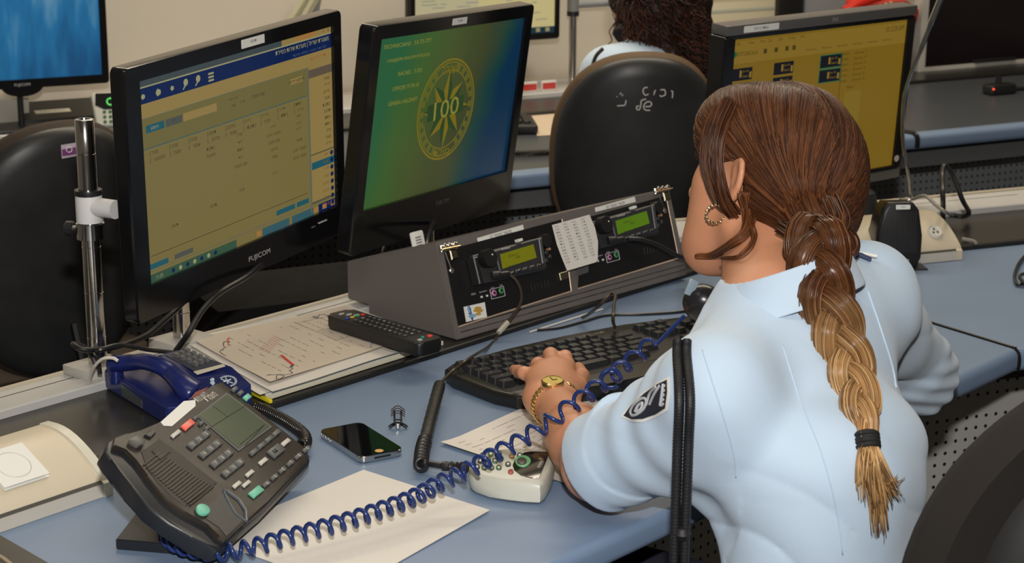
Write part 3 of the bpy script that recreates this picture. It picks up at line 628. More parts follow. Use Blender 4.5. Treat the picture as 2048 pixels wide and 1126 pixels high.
# white power adapter tag behind the console
c = Py(836, 484, 2.80)
bm = bmesh.new(); Mx = TR(c, math.radians(50), math.radians(75)); prism(bm, rrect(-0.013, -0.016, 0.013, 0.016, 0.003), -0.002, 0.002, Mx, bev=0.001)
for k in range(4): box(bm, (-0.006, -0.006 + k * 0.004, 0.002), (0.006, -0.004 + k * 0.004, 0.0023), Mx, mi=1)
root_of('adapter_tag', bm, [WHITEL, mat('label_grey', (0.2, 0.2, 0.2), 0.6)], c, 'white barcode tag on the cable behind the radio console', 'cable tag')
def cable(name, ctrl, r, label, mt=BLACK, n=8, k=12, cat='cable', group=None, seg=8):
    pts = smooth_path(ctrl, k); bm = bmesh.new(); tube(bm, pts, r, seg); return root_of(name, bm, mt, pts[-1], label, cat, group)
cable('monitor_cable', [Py(893, 412, 3.02), Py(868, 440, 2.95), Py(856, 470, 2.86), Py(850, 500, 2.82), Py(840, 530, 2.85)], 0.0045, 'black cable hanging below the emblem monitor behind the radio console')
cable('monitor_cable', [Py(778, 458, 2.98), Py(772, 480, 2.93), Py(765, 505, 2.88), Py(762, 540, 2.88)], 0.0022, 'thin black lead dropping behind the left end of the radio console')
# ================================================================ papers and remote
def sheet(name, px, z, label, lines=None, mt=PAPER, th=0.0004, warp=0.0, group=None, nx=14, ny=10, cat='sheet of paper', curl=None):
    """four corners in photo pixels on the plane z, order: a, b, c, d"""
    c = [Pz(u, v, z) for u, v in px]; base = sum((p for p in c), Vector()) / 4; base.z = z
    def fn(s, t, top=True):
        p = (c[0] * (1 - s) + c[1] * s) * (1 - t) + (c[3] * (1 - s) + c[2] * s) * t
        h = warp * (noise.noise(Vector((s * 2.3, t * 2.1, len(name) + z * 50))) + 0.5) if warp else 0
        if curl: h += curl(s, t)
        return Vector((p.x, p.y, z + max(0, h) + (th if top else 0)))
    bm = bmesh.new()
    grid(bm, lambda s, t: fn(s, t), nx, ny); grid(bm, lambda s, t: fn(s, 1 - t, False), nx, ny)
    bmesh.ops.remove_doubles(bm, verts=bm.verts[:], dist=1e-6)
    mats = [mt]
    if lines: lines(bm, fn, mats)
    return root_of(name, bm, mats, base, label, cat, group, recalc=False)
# the stack on the deck: yellow pad below, loose sheets on top
Z0 = 0.7482
def clampn(p):
    q = Vector((p.x, p.y)) - J; n_ = q.dot(nrm(A1)); t_ = q.dot(unit(A1)); n_ = min(max(n_, 0.608), 0.803); r = J + unit(A1) * t_ + nrm(A1) * n_; return Vector((r.x, r.y, p.z))
def stk(name, px, z, th, label, mt): 
    c = [clampn(Pz(u, v, z + th)) for u, v in px]; bm = bmesh.new(); prism(bm, [(p.x, p.y) for p in c], z, z + th, bev=0.0005, seg=1)
    b = sum((Vector((p.x, p.y, 0)) for p in c), Vector()) / 4; b.z = z; return root_of(name, bm, mt, b, label, 'paper pad')
CRM = mat('cream_page_edges', (0.70, 0.66, 0.50), 0.7, var=0.08, vscale=60, stretch=(1, 1, 60))
WPG = mat('white_page_edges', (0.72, 0.71, 0.66), 0.7, var=0.10, vscale=60, stretch=(1, 1, 60))
stk('writing_pad', [(345, 668), (556, 800), (908, 688), (700, 618)], Z0, 0.006, 'thick writing pad at the bottom of the paper stack beside the blue phone', CRM)
bm = bmesh.new(); a, b_ = Pz(508, 789, Z0 + 0.0), Pz(545, 806, Z0)
box(bm, (0, -0.004, 0), ((b_ - a).length, 0.0, 0.005), TR((a.x, a.y, Z0), math.atan2(b_.y - a.y, b_.x - a.x)), bev=0.0005); 
root_of('page_marker', bm, mat('yellow_marker', (0.75, 0.62, 0.02), 0.5), a, 'yellow tab at the near corner of the paper stack', 'page marker')
stk('paper_ream', [(350, 664), (557, 795), (905, 685), (700, 616)], Z0 + 0.0062, 0.004, 'white sheaf of sheets on top of the writing pad', WPG)
def printed(bm, fn, mats):
    mats += [mat('grey_print', (0.28, 0.25, 0.20), 0.7), mat('red_pen', (0.6, 0.05, 0.03), 0.6), mat('dark_pen', (0.05, 0.05, 0.08), 0.6), mat('pink_pen', (0.62, 0.25, 0.2), 0.6), mat('blue_pen', (0.1, 0.12, 0.4), 0.6)]
    random.seed(11)
    def dash(s0, t0, s1, t1, wd, mi_):
        p, q = fn(s0, t0), fn(s1, t1); d = (q - p); 
        if d.length < 1e-5: return
        n_ = Vector((-d.y, d.x, 0)).normalized() * wd; up_ = Vector((0, 0, 0.00035))
        quad(bm, [p - n_ + up_, q - n_ + up_, q + n_ + up_, p + n_ + up_], mi_)
    # s runs along the row direction (left to right edge of stack), t away
    for r_ in range(15):
        s = 0.12 + r_ * 0.053; t = 0.10
        while t < 0.86:
            l = random.uniform(0.02, 0.07)
            if random.random() < 0.62 and not (0.32 < s < 0.45 and t > 0.6): dash(s, t, s, t + l, 0.0005, 1)
            t += l + random.uniform(0.008, 0.03)
    for (s0, t0, s1, t1) in ((0.60, 0.35, 0.60, 0.85), (0.60, 0.85, 0.93, 0.85), (0.93, 0.85, 0.93, 0.35), (0.60, 0.35, 0.93, 0.35), (0.6, 0.6, 0.93, 0.6)): dash(s0, t0, s1, t1, 0.0004, 1)
    dash(0.215, 0.14, 0.25, 0.36, 0.0022, 2)
    for k in range(9): dash(0.22 + k * 0.02, 0.45 + k * 0.02, 0.21 + k * 0.022, 0.56 + k * 0.02, 0.0005, 4)
    for k in range(5): dash(0.10 + k * 0.01, 0.72 + k * 0.03, 0.13 + k * 0.012, 0.80 + k * 0.02, 0.0006, 2)
    def scrib(s, t, n_, ds, dt, mi_, wd=0.0006, st=0.02):
        ps = [(s, t)]
        for k in range(n_): ps.append((ps[-1][0] + ds + random.uniform(-st, st), ps[-1][1] + dt + random.uniform(-st, st) * 1.6))
        for a, b_ in zip(ps, ps[1:]): dash(*a, *b_, wd, mi_)
    scrib(0.03, 0.10, 22, 0.009, 0.0, 3, st=0.03); scrib(0.02, 0.58, 18, 0.006, 0.01, 3, st=0.025); scrib(0.72, 0.90, 22, 0.006, -0.002, 3, st=0.03, wd=0.0007)
    scrib(0.66, 0.05, 8, 0.008, 0.0, 5, st=0.015, wd=0.0004)
sheet('loose_sheet', [(520, 792), (880, 684), (700, 616), (352, 690)], Z0 + 0.0108, 'slightly fanned white sheet under the top printed form', warp=0.003)
sheet('loose_sheet', [(545, 786), (850, 690), (700, 618), (356, 680)], Z0 + 0.0145, 'second white sheet from the top of the fanned stack', warp=0.003)
sheet('printed_form', [(540, 768), (845, 668), (690, 612), (384, 680)], Z0 + 0.0185, 'cream printed form with red and black handwriting on top of the paper stack', lines=printed, mt=mat('cream_form_paper', (0.64, 0.56, 0.46), 0.7, var=0.04, vscale=10), warp=0.002, nx=24, ny=16, curl=lambda s, t: 0.004 * max(0, 0.25 - s) * 4 * max(0, 0.3 - t))
# remote control
ra, rb = Pz(686, 632, 0.785), Pz(852, 684, 0.785)
d_ = (rb - ra); Lr = 0.200; ang = math.atan2(d_.y, d_.x); cr = (ra + rb) / 2
rem = thing('remote_control', 'long black television remote with coloured keys lying on the papers', 'remote control', (cr.x, cr.y, 0.7705), ang)
RM = parent_world(rem)
hw = 0.0225
pts = rrect(-Lr / 2, -hw, Lr / 2, hw, 0.008, 5)
bm = bmesh.new(); prism(bm, pts, 0, 0.019, RM, bev=0.004, seg=3); finish('body', bm, mat('remote_black', (0.010, 0.010, 0.011), 0.4), rem)
def rbtn(x, y, w_, h_, col, nm='key', lab=None):
    bm = bmesh.new(); prism(bm, rrect(x - w_ / 2, y - h_ / 2, x + w_ / 2, y + h_ / 2, min(w_, h_) * 0.35, 3), 0.018, 0.0205, RM, bev=0.0005, seg=1)
    o = finish(nm, bm, mat('remote_%s' % nm, col, 0.5), rem)
    if lab: o['label'] = lab
    return o
for k, (c_, nm) in enumerate((((0.02, 0.05, 0.35), 'blue_key'), ((0.6, 0.42, 0.02), 'yellow_key'), ((0.01, 0.3, 0.12), 'green_key'), ((0.6, 0.03, 0.03), 'red_key'))): rbtn(-0.062, -0.0145 + k * 0.0095, 0.005, 0.0065, c_, nm)
rbtn(0.083, 0.012, 0.0075, 0.0075, (0.75, 0.05, 0.05), 'power_key'); rbtn(0.081, 0.001, 0.005, 0.004, (0.02, 0.3, 0.25), 'teal_key'); rbtn(0.088, -0.010, 0.006, 0.007, (0.4, 0.4, 0.4), 'ring_key')
for r_ in range(12):
    for c_ in range(3):
        x = -0.045 + r_ * 0.0105
        if x > 0.07: break
        b_ = rbtn(x, -0.0125 + c_ * 0.0125, 0.0062, 0.008, (0.02, 0.02, 0.022), 'key')
        bm = bmesh.new(); text(bm, '%d' % ((r_ * 3 + c_) % 10), RM @ Matrix.Translation((x, -0.0125 + c_ * 0.0125, 0.0207)) @ Matrix.Rotation(PI / 2, 4, 'Z'), h=0.0035, w=0.0028); finish('key_mark', bm, mat('key_print', (0.55, 0.55, 0.55), 0.5), b_, smooth=False)
for k in range(3): rbtn(-0.085 + 0.0095 * k, 0.006 * (k - 1), 0.004, 0.009, (0.4, 0.4, 0.4), 'mode_key')
# loose sheets on the desk
sheet('blank_sheet', [(727, 940), (980, 1024), (700, 1180), (400, 1075)], 0.7405, 'blank white sheet lying under the coiled blue cord', warp=0.0, curl=lambda s, t: 0.002 * s * (1 - t))
def lines2(bm, fn, mats):
    mats += [mat('grey_print', (0.28, 0.25, 0.20), 0.7), mat('brown_smudge', (0.5, 0.36, 0.2), 0.7)]
    random.seed(5)
    for r_ in range(22):
        t = 0.06 + r_ * 0.04; s = 0.06
        while s < 0.93:
            l = random.uniform(0.02, 0.10)
            if random.random() < 0.8:
                p, q = fn(s, t), fn(min(s + l, .95), t); d = (q - p); n_ = Vector((-d.y, d.x, 0)).normalized() * 0.0004; up_ = Vector((0, 0, 0.0003)); quad(bm, [p - n_ + up_, q - n_ + up_, q + n_ + up_, p + n_ + up_], 1 + (r_ % 9 > 6))
            s += l + 0.012
sheet('printed_sheet', [(881, 890), (1120, 782), (1500, 890), (1248, 1012)], 0.7405, 'printed white sheet under the typing forearm', lines=lines2, curl=lambda s, t: 0.004 * max(0, 0.12 - s) * 8)
# ================================================================ poles and arms
def pole(x, y, z0, z1, r, label, rings=(), base=True, ang=A1):
    p = thing('monitor_pole', label, 'monitor pole', (x, y, z0), ang)
    M = parent_world(p)
    if base:
        bm = bmesh.new(); box(bm, (-0.036, -0.030, 0), (0.036, 0.030, 0.014), M, bev=0.002); finish('clamp_base', bm, mat('pale_cast_metal', (0.45, 0.43, 0.40), 0.4), p)
    bm = bmesh.new(); H = z1 - z0; pr = [(0, 0.012), (r, 0.012)]
    z = 0.05
    while z < H - 0.01:
        pr += [(r, z - 0.0006), (r - 0.0008, z), (r, z + 0.0006)]; z += 0.062
    pr += [(r, H - 0.001), (r - 0.001, H), (r * 0.6, H), (r * 0.55, H - 0.003), (0, H - 0.003)]
    lathe(bm, pr, 40, M); finish('steel_tube', bm, CHROME, p, angle=0.9)
    return p
P1b = Pz(197, 745, 0.755); pole1 = pole(P1b.x, P1b.y, 0.755, 1.098, 0.0125, 'tall chrome monitor pole at left with white collar and black knob')
M = parent_world(pole1); WPL = mat('white_collar_plastic', (0.66, 0.66, 0.66), 0.35)
def zat(v): return Py(190, v, P1b.y).z - 0.755
bm = bmesh.new(); lathe(bm, [(0.0125, zat(390)), (0.0170, zat(390)), (0.0175, zat(395)), (0.0175, zat(443)), (0.0125, zat(443))], 32, M); col = finish('white_collar', bm, WPL, pole1)
bm = bmesh.new(); lathe(bm, [(0.0125, zat(379)), (0.0178, zat(379)), (0.0182, zat(383)), (0.0178, zat(389)), (0.0125, zat(389))], 32, M); finish('black_ring', bm, BLACK, pole1)
bm = bmesh.new(); lathe(bm, [(0.0125, zat(446)), (0.0185, zat(446)), (0.0185, zat(476)), (0.0125, zat(478))], 32, M); finish('clamp_ring', bm, CHROME, pole1)
bm = bmesh.new(); kz = zat(458) + 0.755; kx = Vector((-0.74, 0.1, 0)).normalized(); kc = Vector((P1b.x, P1b.y, kz))
tube(bm, [kc + kx * 0.016, kc + kx * 0.024], 0.004, 10); finish('knob_stem', bm, CHROME, pole1)
bm = bmesh.new(); tube(bm, [kc + kx * 0.022, kc + kx * 0.024, kc + kx * 0.032, kc + kx * 0.034], [0.008, 0.010, 0.010, 0.008], 14); finish('knob', bm, BLACK, pole1)
bm = bmesh.new(); az = zat(412) + 0.755; a0 = Vector((P1b.x, P1b.y, az)); nn1 = Vector((math.sin(1.063), -math.cos(1.063), 0))
tube(bm, smooth_path([a0 + nn1 * 0.012, a0 + nn1 * 0.035, a0 + nn1 * 0.045], 4), 0.0125, 20); finish('white_arm', bm, WPL, pole1)
P2b = Pz(365, 692, 0.755); pole2 = pole(P2b.x, P2b.y, 0.755, 0.99, 0.0125, 'short chrome pole under the form monitor')
bm = bmesh.new(); tube(bm, [Vector((P2b.x, P2b.y, 0.97)), Vector((P2b.x, P2b.y, 0.97)) + nn1 * 0.02], 0.012, 16); finish('pole_bracket', bm, BLACK, pole2)
q = J + unit(A1) * (-0.30) + nrm(A1) * 0.868; pole3 = pole(q.x, q.y, 0.755, 1.06, 0.010, 'chrome pole holding the emblem monitor', base=False)
nn2 = Vector((math.sin(1.03), -math.cos(1.03), 0))
c4 = Vector((0.531, 3.368, 0.966)); n4 = Vector((math.sin(0.666), -math.cos(0.666), 0)); q4 = c4 - n4 * 0.088; pole4 = pole(q4.x, q4.y, 0.755, 0.99, 0.010, 'chrome pole behind the silver topped monitor', base=False, ang=A2)
bm = bmesh.new(); qq = Vector((q4.x, q4.y, 0.966)); tube(bm, [qq, qq + n4 * 0.02], 0.012, 12); finish('pole_bracket', bm, BLACK, pole4)
# cables around the poles
cable('monitor_cable', [Pz(200, 742, 0.765), Py(175, 700, 2.46), Py(146, 688, 2.42), Py(170, 700, 2.40), Py(230, 694, 2.44), Py(290, 672, 2.50), Py(330, 640, 2.54), Py(350, 622, 2.565), Py(372, 600, 2.60), Py(390, 585, 2.61)], 0.0038, 'black cable looping round the foot of the tall chrome pole')
cable('monitor_cable', [Pz(352, 702, 0.775), Py(376, 668, 2.50), Py(405, 620, 2.52), Py(440, 585, 2.545), Py(490, 555, 2.60), Py(520, 530, 2.66), Py(540, 515, 2.70)], 0.0042, 'black cable rising from the rail to the form monitor')
cable('phone_lead', [Pz(178, 764, 0.7585), Py(188, 735, 2.40), Py(205, 718, 2.385), Py(225, 716, 2.38), Py(236, 722, 2.378)], 0.0022, 'white lead looping behind the blue phone', mt=mat('white_lead', (0.65, 0.62, 0.55), 0.5))
cable('phone_lead', [Pz(200, 748, 0.775), Py(196, 715, 2.43), Py(192, 690, 2.435), Py(196, 700, 2.40), Py(240, 690, 2.42), Py(300, 700, 2.45), Pz(345, 705, 0.765)], 0.003, 'black lead curling at the left of the tall chrome pole')
# ================================================================ blue phone
BLUE = mat('navy_blue_plastic', (0.010, 0.018, 0.115), 0.28, var=0.05, vscale=30, bump=0.05, bscale=600)
def pxpoly(pts, z, ox=0, oy=0, s=1.0): return [Pz(ox + a / s, oy + b_ / s, z) for a, b_ in pts]
bz0 = 0.7478
top = [Pz(208, 738, bz0 + 0.026), Pz(366, 697, bz0 + 0.040), Pz(463, 731, bz0 + 0.040), Pz(503, 767, bz0 + 0.030), Pz(400, 810, bz0 + 0.026), Pz(333, 815, bz0 + 0.024)]
bc = sum(top, Vector()) / len(top)
bph = thing('desk_telephone', 'navy blue corded desk phone with handset and grey keypad beside the papers', 'telephone', (bc.x, bc.y, bz0))
bm = bmesh.new(); tv = [bm.verts.new(p) for p in top]; bv = [bm.verts.new((p.x, p.y, bz0)) for p in top]
bm.faces.new(tv); bm.faces.new(list(reversed(bv)))
for i in range(6): bm.faces.new([bv[i], bv[(i + 1) % 6], tv[(i + 1) % 6], tv[i]])
bmesh.ops.recalc_face_normals(bm, faces=bm.faces); bmesh.ops.bevel(bm, geom=bm.edges[:], offset=0.0018, segments=3, affect='EDGES')
finish('body', bm, BLUE, bph, angle=0.35)
bm = bmesh.new(); prism(bm, [(p.x + (bc.x - p.x) * 0.03, p.y + (bc.y - p.y) * 0.03) for p in top], bz0 - 0.0002, bz0 + 0.006); finish('base_plate', bm, GREYP, bph)
# keypad plane follows the top: fit from three top corners
tn = (top[2] - top[1]).cross(top[4] - top[1]).normalized(); tn = tn if tn.z > 0 else -tn
def on_top(u, v): return Ppl(u, v, top[2] + tn * 0.0004, tn)
def c2(cx, cy): return (200 + cx / 6.256, 680 + cy / 6.256)
def patch(pts, h, mt, name, par, lab=None):
    bm = bmesh.new(); a = [bm.verts.new(p) for p in pts]; b_ = [bm.verts.new(p + tn * h) for p in pts]; k = len(pts)
    bm.faces.new(b_); bm.faces.new(list(reversed(a)))
    for i in range(k): bm.faces.new([a[i], a[(i + 1) % k], b_[(i + 1) % k], b_[i]])
    o = finish(name, bm, mt, par)
    if lab: o['label'] = lab
    return o
KGREY = mat('key_bed_grey', (0.045, 0.05, 0.07), 0.5); KEYG = mat('pale_grey_keys', (0.16, 0.16, 0.16), 0.45)
kp = patch([on_top(*c2(*p)) for p in ((820, 195), (1050, 140), (1570, 320), (1180, 395))], 0.0008, KGREY, 'keypad_bed', bph)
for r_ in range(4):
    for c_ in range(3):
        cx, cy = 965 + r_ * 78 + c_ * 68, 215 + r_ * 36 - c_ * 26
        if c_ == 2 and r_ > 3: continue
        k_ = patch([on_top(*c2(cx + a * 22 + b_ * 16, cy + a * 8 - b_ * 10)) for a, b_ in ((-1, -1), (1, -1), (1, 1), (-1, 1))], 0.006, KEYG, 'key', bph)
patch([on_top(*c2(*p)) for p in ((1170, 403), (1540, 308), (1568, 330), (1215, 436))], 0.0010, mat('cream_strip', (0.6, 0.56, 0.45), 0.6), 'name_strip', bph, 'cream name strip')
EMW = mat('emblem_pale_blue', (0.50, 0.62, 0.70), 0.5)
bm = bmesh.new()
for k in range(15):
    a = -2.6 + k * 0.26
    a0, a1_ = a, a + 0.19; pp = []
    for (r_, aa) in ((88, a0), (118, a0), (118, a1_), (88, a1_)): pp.append(on_top(*c2(1600 + r_ * math.cos(aa), 525 + r_ * 0.62 * math.sin(aa))) + tn * 0.0012)
    quad(bm, pp)
for (a, b_) in (((1520, 500), (1660, 545)), ((1570, 470), (1600, 550)), ((1545, 530), (1640, 500))):
    p, q_ = on_top(*c2(*a)), on_top(*c2(*b_)); tube(bm, [p + tn * 0.0008, q_ + tn * 0.0008], 0.0009, 5)
for (a, b_) in (((1380, 510), (1430, 500)), ((1385, 545), (1435, 545)), ((1408, 490), (1412, 560))):
    p, q_ = on_top(*c2(*a)), on_top(*c2(*b_)); tube(bm, [p + tn * 0.0008, q_ + tn * 0.0008], 0.0016, 5)
o = finish('round_emblem', bm, EMW, bph, smooth=False); o['label'] = 'pale blue round emblem'
# handset: thick rounded ends, slimmer arched grip
hz = bz0 + 0.040
hp = [Pz(*c2(165, 300), hz), Pz(*c2(230, 292), hz + 0.003), Pz(*c2(400, 285), hz + 0.006), Pz(*c2(560, 270), hz + 0.012), Pz(*c2(760, 330), hz + 0.013), Pz(*c2(900, 420), hz + 0.006), Pz(*c2(1030, 540), hz + 0.000), Pz(*c2(1110, 620), hz - 0.006), Pz(*c2(1150, 660), hz - 0.010)]
path = smooth_path(hp, 6); n_ = len(path)
def hr(i, a):
    s = i / (n_ - 1); base = 0.0115 + 0.0075 * max(0, (s - 0.55) / 0.45) ** 1.2 + 0.002 * max(0, 0.25 - s) * 4
    e = min(1, math.sqrt(max(0.0, 1 - max(0, (0.07 - s) / 0.07) ** 2))) * min(1, math.sqrt(max(0.0, 1 - max(0, (s - 0.93) / 0.07) ** 2)))
    return max(0.0008, base * e) * (1.0 + 0.10 * math.cos(2 * a) * -1)
bm = bmesh.new(); tube(bm, path, hr, 24); hs = finish('handset', bm, BLUE, bph, angle=1.2)
bm = bmesh.new()
for p, r_ in ((path[3], 0.010), (path[-8], 0.0145)):
    lathe(bm, [(0.0, -0.026), (r_ * 0.9, -0.026), (r_, -0.020), (r_, 0.0), (0, 0)], 24, Matrix.Translation(p))
finish('handset_cup', bm, BLUE, hs)
# clear card window on the left flank
fa, fb = Vector((top[0].x, top[0].y, 0)), Vector((top[5].x, top[5].y, 0)); fd = (fb - fa).normalized(); fn_ = Vector((fd.y, -fd.x, 0)); fn_ = fn_ if fn_.y < 0 else -fn_
bm = bmesh.new()
for s0, s1 in ((0.30, 0.62),):
    a, b_ = fa.lerp(fb, s0), fa.lerp(fb, s1)
    pts4 = [a + Vector((0, 0, bz0 + 0.004)), b_ + Vector((0, 0, bz0 + 0.004)), b_ + Vector((0, 0, bz0 + 0.014)), a + Vector((0, 0, bz0 + 0.020))]
    va = [bm.verts.new(p + fn_ * 0.0002) for p in pts4]; vb = [bm.verts.new(p + fn_ * 0.0012) for p in pts4]; bm.faces.new(vb); bm.faces.new(va)
    for i in range(4): bm.faces.new([va[i], va[(i + 1) % 4], vb[(i + 1) % 4], vb[i]])
finish('flank_window', bm, mat('smoked_window', (0.06, 0.07, 0.07), 0.2), bph)
# ================================================================ business phone
s_ = 0.905; pc = CAMP + (Vector((-0.347, 2.289, 0.75)) - CAMP) * s_
yaw, tilt = 1.247, 0.982
n0 = Vector((math.sin(yaw), -math.cos(yaw), 0)); pex = Vector((math.cos(yaw), math.sin(yaw), 0)); pup = Vector((0, 0, 1)) * math.cos(tilt) - n0 * math.sin(tilt); pn_ = pex.cross(pup)
PMx = Matrix(((pex.x, pup.x, pn_.x, pc.x), (pex.y, pup.y, pn_.y, pc.y), (pex.z, pup.z, pn_.z, pc.z), (0, 0, 0, 1))); PMi = PMx.inverted()
def N3(cx, cy):
    q_ = PMi @ Ppl(200 + cx / 2.995, 750 + cy / 2.995, pc, pn_); return (q_.x, q_.y)
nph = thing('business_telephone', 'large dark brown business phone with display propped on a stand, without its handset', 'telephone', (pc.x, pc.y, 0.74))
BRN = mat('charcoal_brown_plastic', (0.030, 0.024, 0.019), 0.42, var=0.12, vscale=25, bump=0.15, bscale=700)
DKB = mat('blue_black_plastic', (0.014, 0.016, 0.020), 0.36, bump=0.1, bscale=700)
outl = [(720, 42), (770, 60), (1255, 452), (1268, 500), (1262, 530), (1010, 790), (742, 1030), (710, 1035), (640, 1000), (560, 960), (420, 880), (300, 790), (200, 660), (140, 560), (60, 500), (30, 450), (55, 385), (120, 352), (230, 350), (330, 300), (430, 235), (560, 140), (660, 70)]
bm = bmesh.new(); prism(bm, [N3(*p) for p in outl], -0.022, -0.002, PMx, bev=0.004, seg=3); finish('lower_shell', bm, DKB, nph)
inner = [(718, 52), (1240, 465), (1230, 520), (1000, 765), (740, 1005), (700, 985), (640, 905), (500, 840), (385, 760), (270, 620), (215, 520), (150, 455), (70, 440), (80, 390), (150, 362), (240, 356), (340, 303), (440, 238), (570, 142), (665, 78)]
bm = bmesh.new(); prism(bm, [N3(*p) for p in inner], -0.004, 0.004, PMx, bev=0.002, seg=2); face = finish('face_plate', bm, BRN, nph)
def npatch(pts, z0, z1, mt, name, par=None, bev=0.0, lab=None, seg=1):
    bm = bmesh.new(); prism(bm, [N3(*p) for p in pts], z0, z1, PMx, bev=bev, seg=seg); o = finish(name, bm, mt, par or nph)
    if lab: o['label'] = lab
    return o
dsp = npatch([(565, 262), (745, 122), (1022, 330), (820, 476)], 0.004, 0.0052, mat('display_rim', (0.07, 0.075, 0.08), 0.35), 'display_frame', bev=0.0005)
npatch([(578, 265), (748, 136), (1004, 328), (818, 462)], 0.0052, 0.0056, mat('green_grey_lcd', (0.045, 0.068, 0.036), 0.22), 'display', dsp)
bm = bmesh.new()
for a, b_ in (((655, 332), (852, 208)), ((662, 208), (748, 272)), ((822, 440), (972, 318)), ((820, 340), (700, 250))[:0] or ((855, 445), (962, 330))):
    p, q_ = N3(*a), N3(*b_); tube(bm, [PMx @ Vector((*p, 0.0057)), PMx @ Vector((*q_, 0.0057))], 0.0004, 4)
finish('display_lines', bm, BLACK, dsp)
GK = mat('slate_grey_keys', (0.095, 0.10, 0.10), 0.42); GL = mat('pale_key_print', (0.55, 0.53, 0.48), 0.5); MINT = mat('mint_green_key', (0.16, 0.50, 0.36), 0.4); CORAL = mat('coral_red_key', (0.85, 0.16, 0.12), 0.4)
du, dv = Vector((0.80, -0.64)), Vector((0.76, 0.60))       # picture directions of the phone's right and down
def nkey(cx, cy, w_, h_, mt=GK, name='key', hgt=0.0035, mark=None):
    pts = [(cx + du.x * a * w_ + dv.x * b_ * h_, cy + du.y * a * w_ + dv.y * b_ * h_) for a, b_ in ((-.5, -.5), (.5, -.5), (.5, .5), (-.5, .5))]
    k_ = npatch(pts, 0.004, 0.004 + hgt, mt, name, bev=0.0008, seg=2)
    if mark:
        p = N3(cx, cy); bm = bmesh.new(); text(bm, mark, PMx @ Matrix.Translation((p[0], p[1], 0.0042 + hgt)), h=0.0045); finish('key_mark', bm, GL, k_, smooth=False)
    return k_
for r_ in range(4):
    for c_ in range(3):
        nkey(540 + r_ * 68 + c_ * 38 * 1.02, 442 + r_ * 56 - c_ * 31, 42, 46, mark='123456789*0#'[r_ * 3 + c_])
for k in range(4): nkey(907 + k * 45, 484 - k * 38, 46, 30)
for k in range(6): nkey(982 + k * 48, 676 - k * 42, 42, 26, mark='AbcTBG'[k])
nkey(920, 724, 72, 48, MINT, 'mint_key'); nkey(867, 156, 34, 34, MINT, 'mint_key'); nkey(792, 108, 30, 26); nkey(828, 130, 28, 26)
nkey(512, 322, 66, 42, CORAL, 'coral_key', mark='o'); nkey(440, 376, 52, 26, GL, 'message_key')
for cx, cy in ((557, 282), (592, 312), (627, 342)): nkey(cx, cy, 22, 22)
nkey(962, 540, 46, 28, GL); nkey(1098, 425, 46, 28, GL)
nk = nkey(1040, 478, 78, 66, name='navigation_key'); nkey(1028, 484, 22, 26, BLACK, 'centre_key', 0.0045)
nkey(805, 680, 44, 26, GL); nkey(862, 675, 44, 24, GL); nkey(882, 612, 44, 26, GL)
c = N3(598, 836); bm = bmesh.new(); prism(bm, ell(c[0], c[1], 0.0095, 0.0075, 20), 0.004, 0.009, PMx, bev=0.002); o = finish('mint_key', bm, MINT, nph)
# speaker grille under the missing handset
gr = [(235, 480), (345, 400), (480, 500), (690, 665), (500, 805), (420, 745), (330, 660), (270, 580)]
g_ = npatch(gr, 0.0035, 0.0048, mat('grille_brown', (0.022, 0.019, 0.015), 0.5), 'speaker_grille', bev=0.0006)
for k in range(18):
    t = k / 17; a = Vector((250, 560)).lerp(Vector((525, 800)), t) + Vector((0, 10 * math.sin(t * PI))); b_ = a + Vector((98 + 45 * t, -78 - 36 * t))
    p, q_ = N3(*a), N3(*b_); bm = bmesh.new(); tube(bm, [PMx @ Vector((*p, 0.0050)), PMx @ Vector((*q_, 0.0050))], 0.0010, 6); finish('grille_rib', bm, BRN, g_)
npatch([(150, 425), (200, 395), (250, 425), (238, 455), (205, 462), (165, 440)], 0.004, 0.010, mat('grey_hook', (0.10, 0.10, 0.095), 0.4), 'hook_switch', bev=0.0015, seg=2)
npatch([(248, 385), (290, 352), (320, 372), (290, 402)], 0.004, 0.007, DKB, 'handset_latch', bev=0.001)
npatch([(295, 475), (350, 440), (410, 482), (350, 530)], 0.0048, 0.0058, mat('grille_brown', (0.022, 0.019, 0.015), 0.5), 'grille_badge', g_, bev=0.0004)
# cradle recess with pale rim
bm = bmesh.new(); tube(bm, [PMx @ Vector((*N3(*p), 0.0045)) for p in ((728, 715), (752, 718), (820, 770), (860, 835), (862, 895))], 0.0022, 8); tube(bm, [PMx @ Vector((*N3(*p), 0.0045)) for p in ((728, 715), (752, 770), (800, 850), (862, 895))], 0.0016, 8)
finish('cradle_rim', bm, mat('rim_blue_grey', (0.06, 0.075, 0.09), 0.3), nph)
npatch([(640, 800), (725, 722), (750, 775), (845, 885), (745, 985), (700, 930), (625, 880)], 0.0042, 0.0046, DKB, 'cradle_recess')
npatch([(1035, 348), (1060, 350), (1062, 370), (1038, 372)], 0.004, 0.006, GK, 'small_key')
# torn white sticker and printed marks on the top edge
o = npatch([(352, 300), (490, 175), (560, 168), (560, 205), (420, 325), (370, 322)], 0.0042, 0.0048, WHITEL, 'torn_sticker'); o['label'] = 'torn white sticker'
o = npatch([(525, 165), (560, 120), (640, 88), (600, 128), (560, 150)], 0.0042, 0.0046, mat('dark_red_tape', (0.16, 0.02, 0.01), 0.5), 'red_tape'); o['label'] = 'dark red tape remnant'
bm = bmesh.new()
for s2, cx, cy in ((heb('ראש צוות'), 595, 150), (heb('משמרת'), 650, 148)):
    p = N3(cx, cy); text(bm, s2, PMx @ Matrix.Translation((p[0], p[1], 0.0046)), h=0.0075, w=0.026)
finish('hand_lettering', bm, GL, nph, smooth=False)
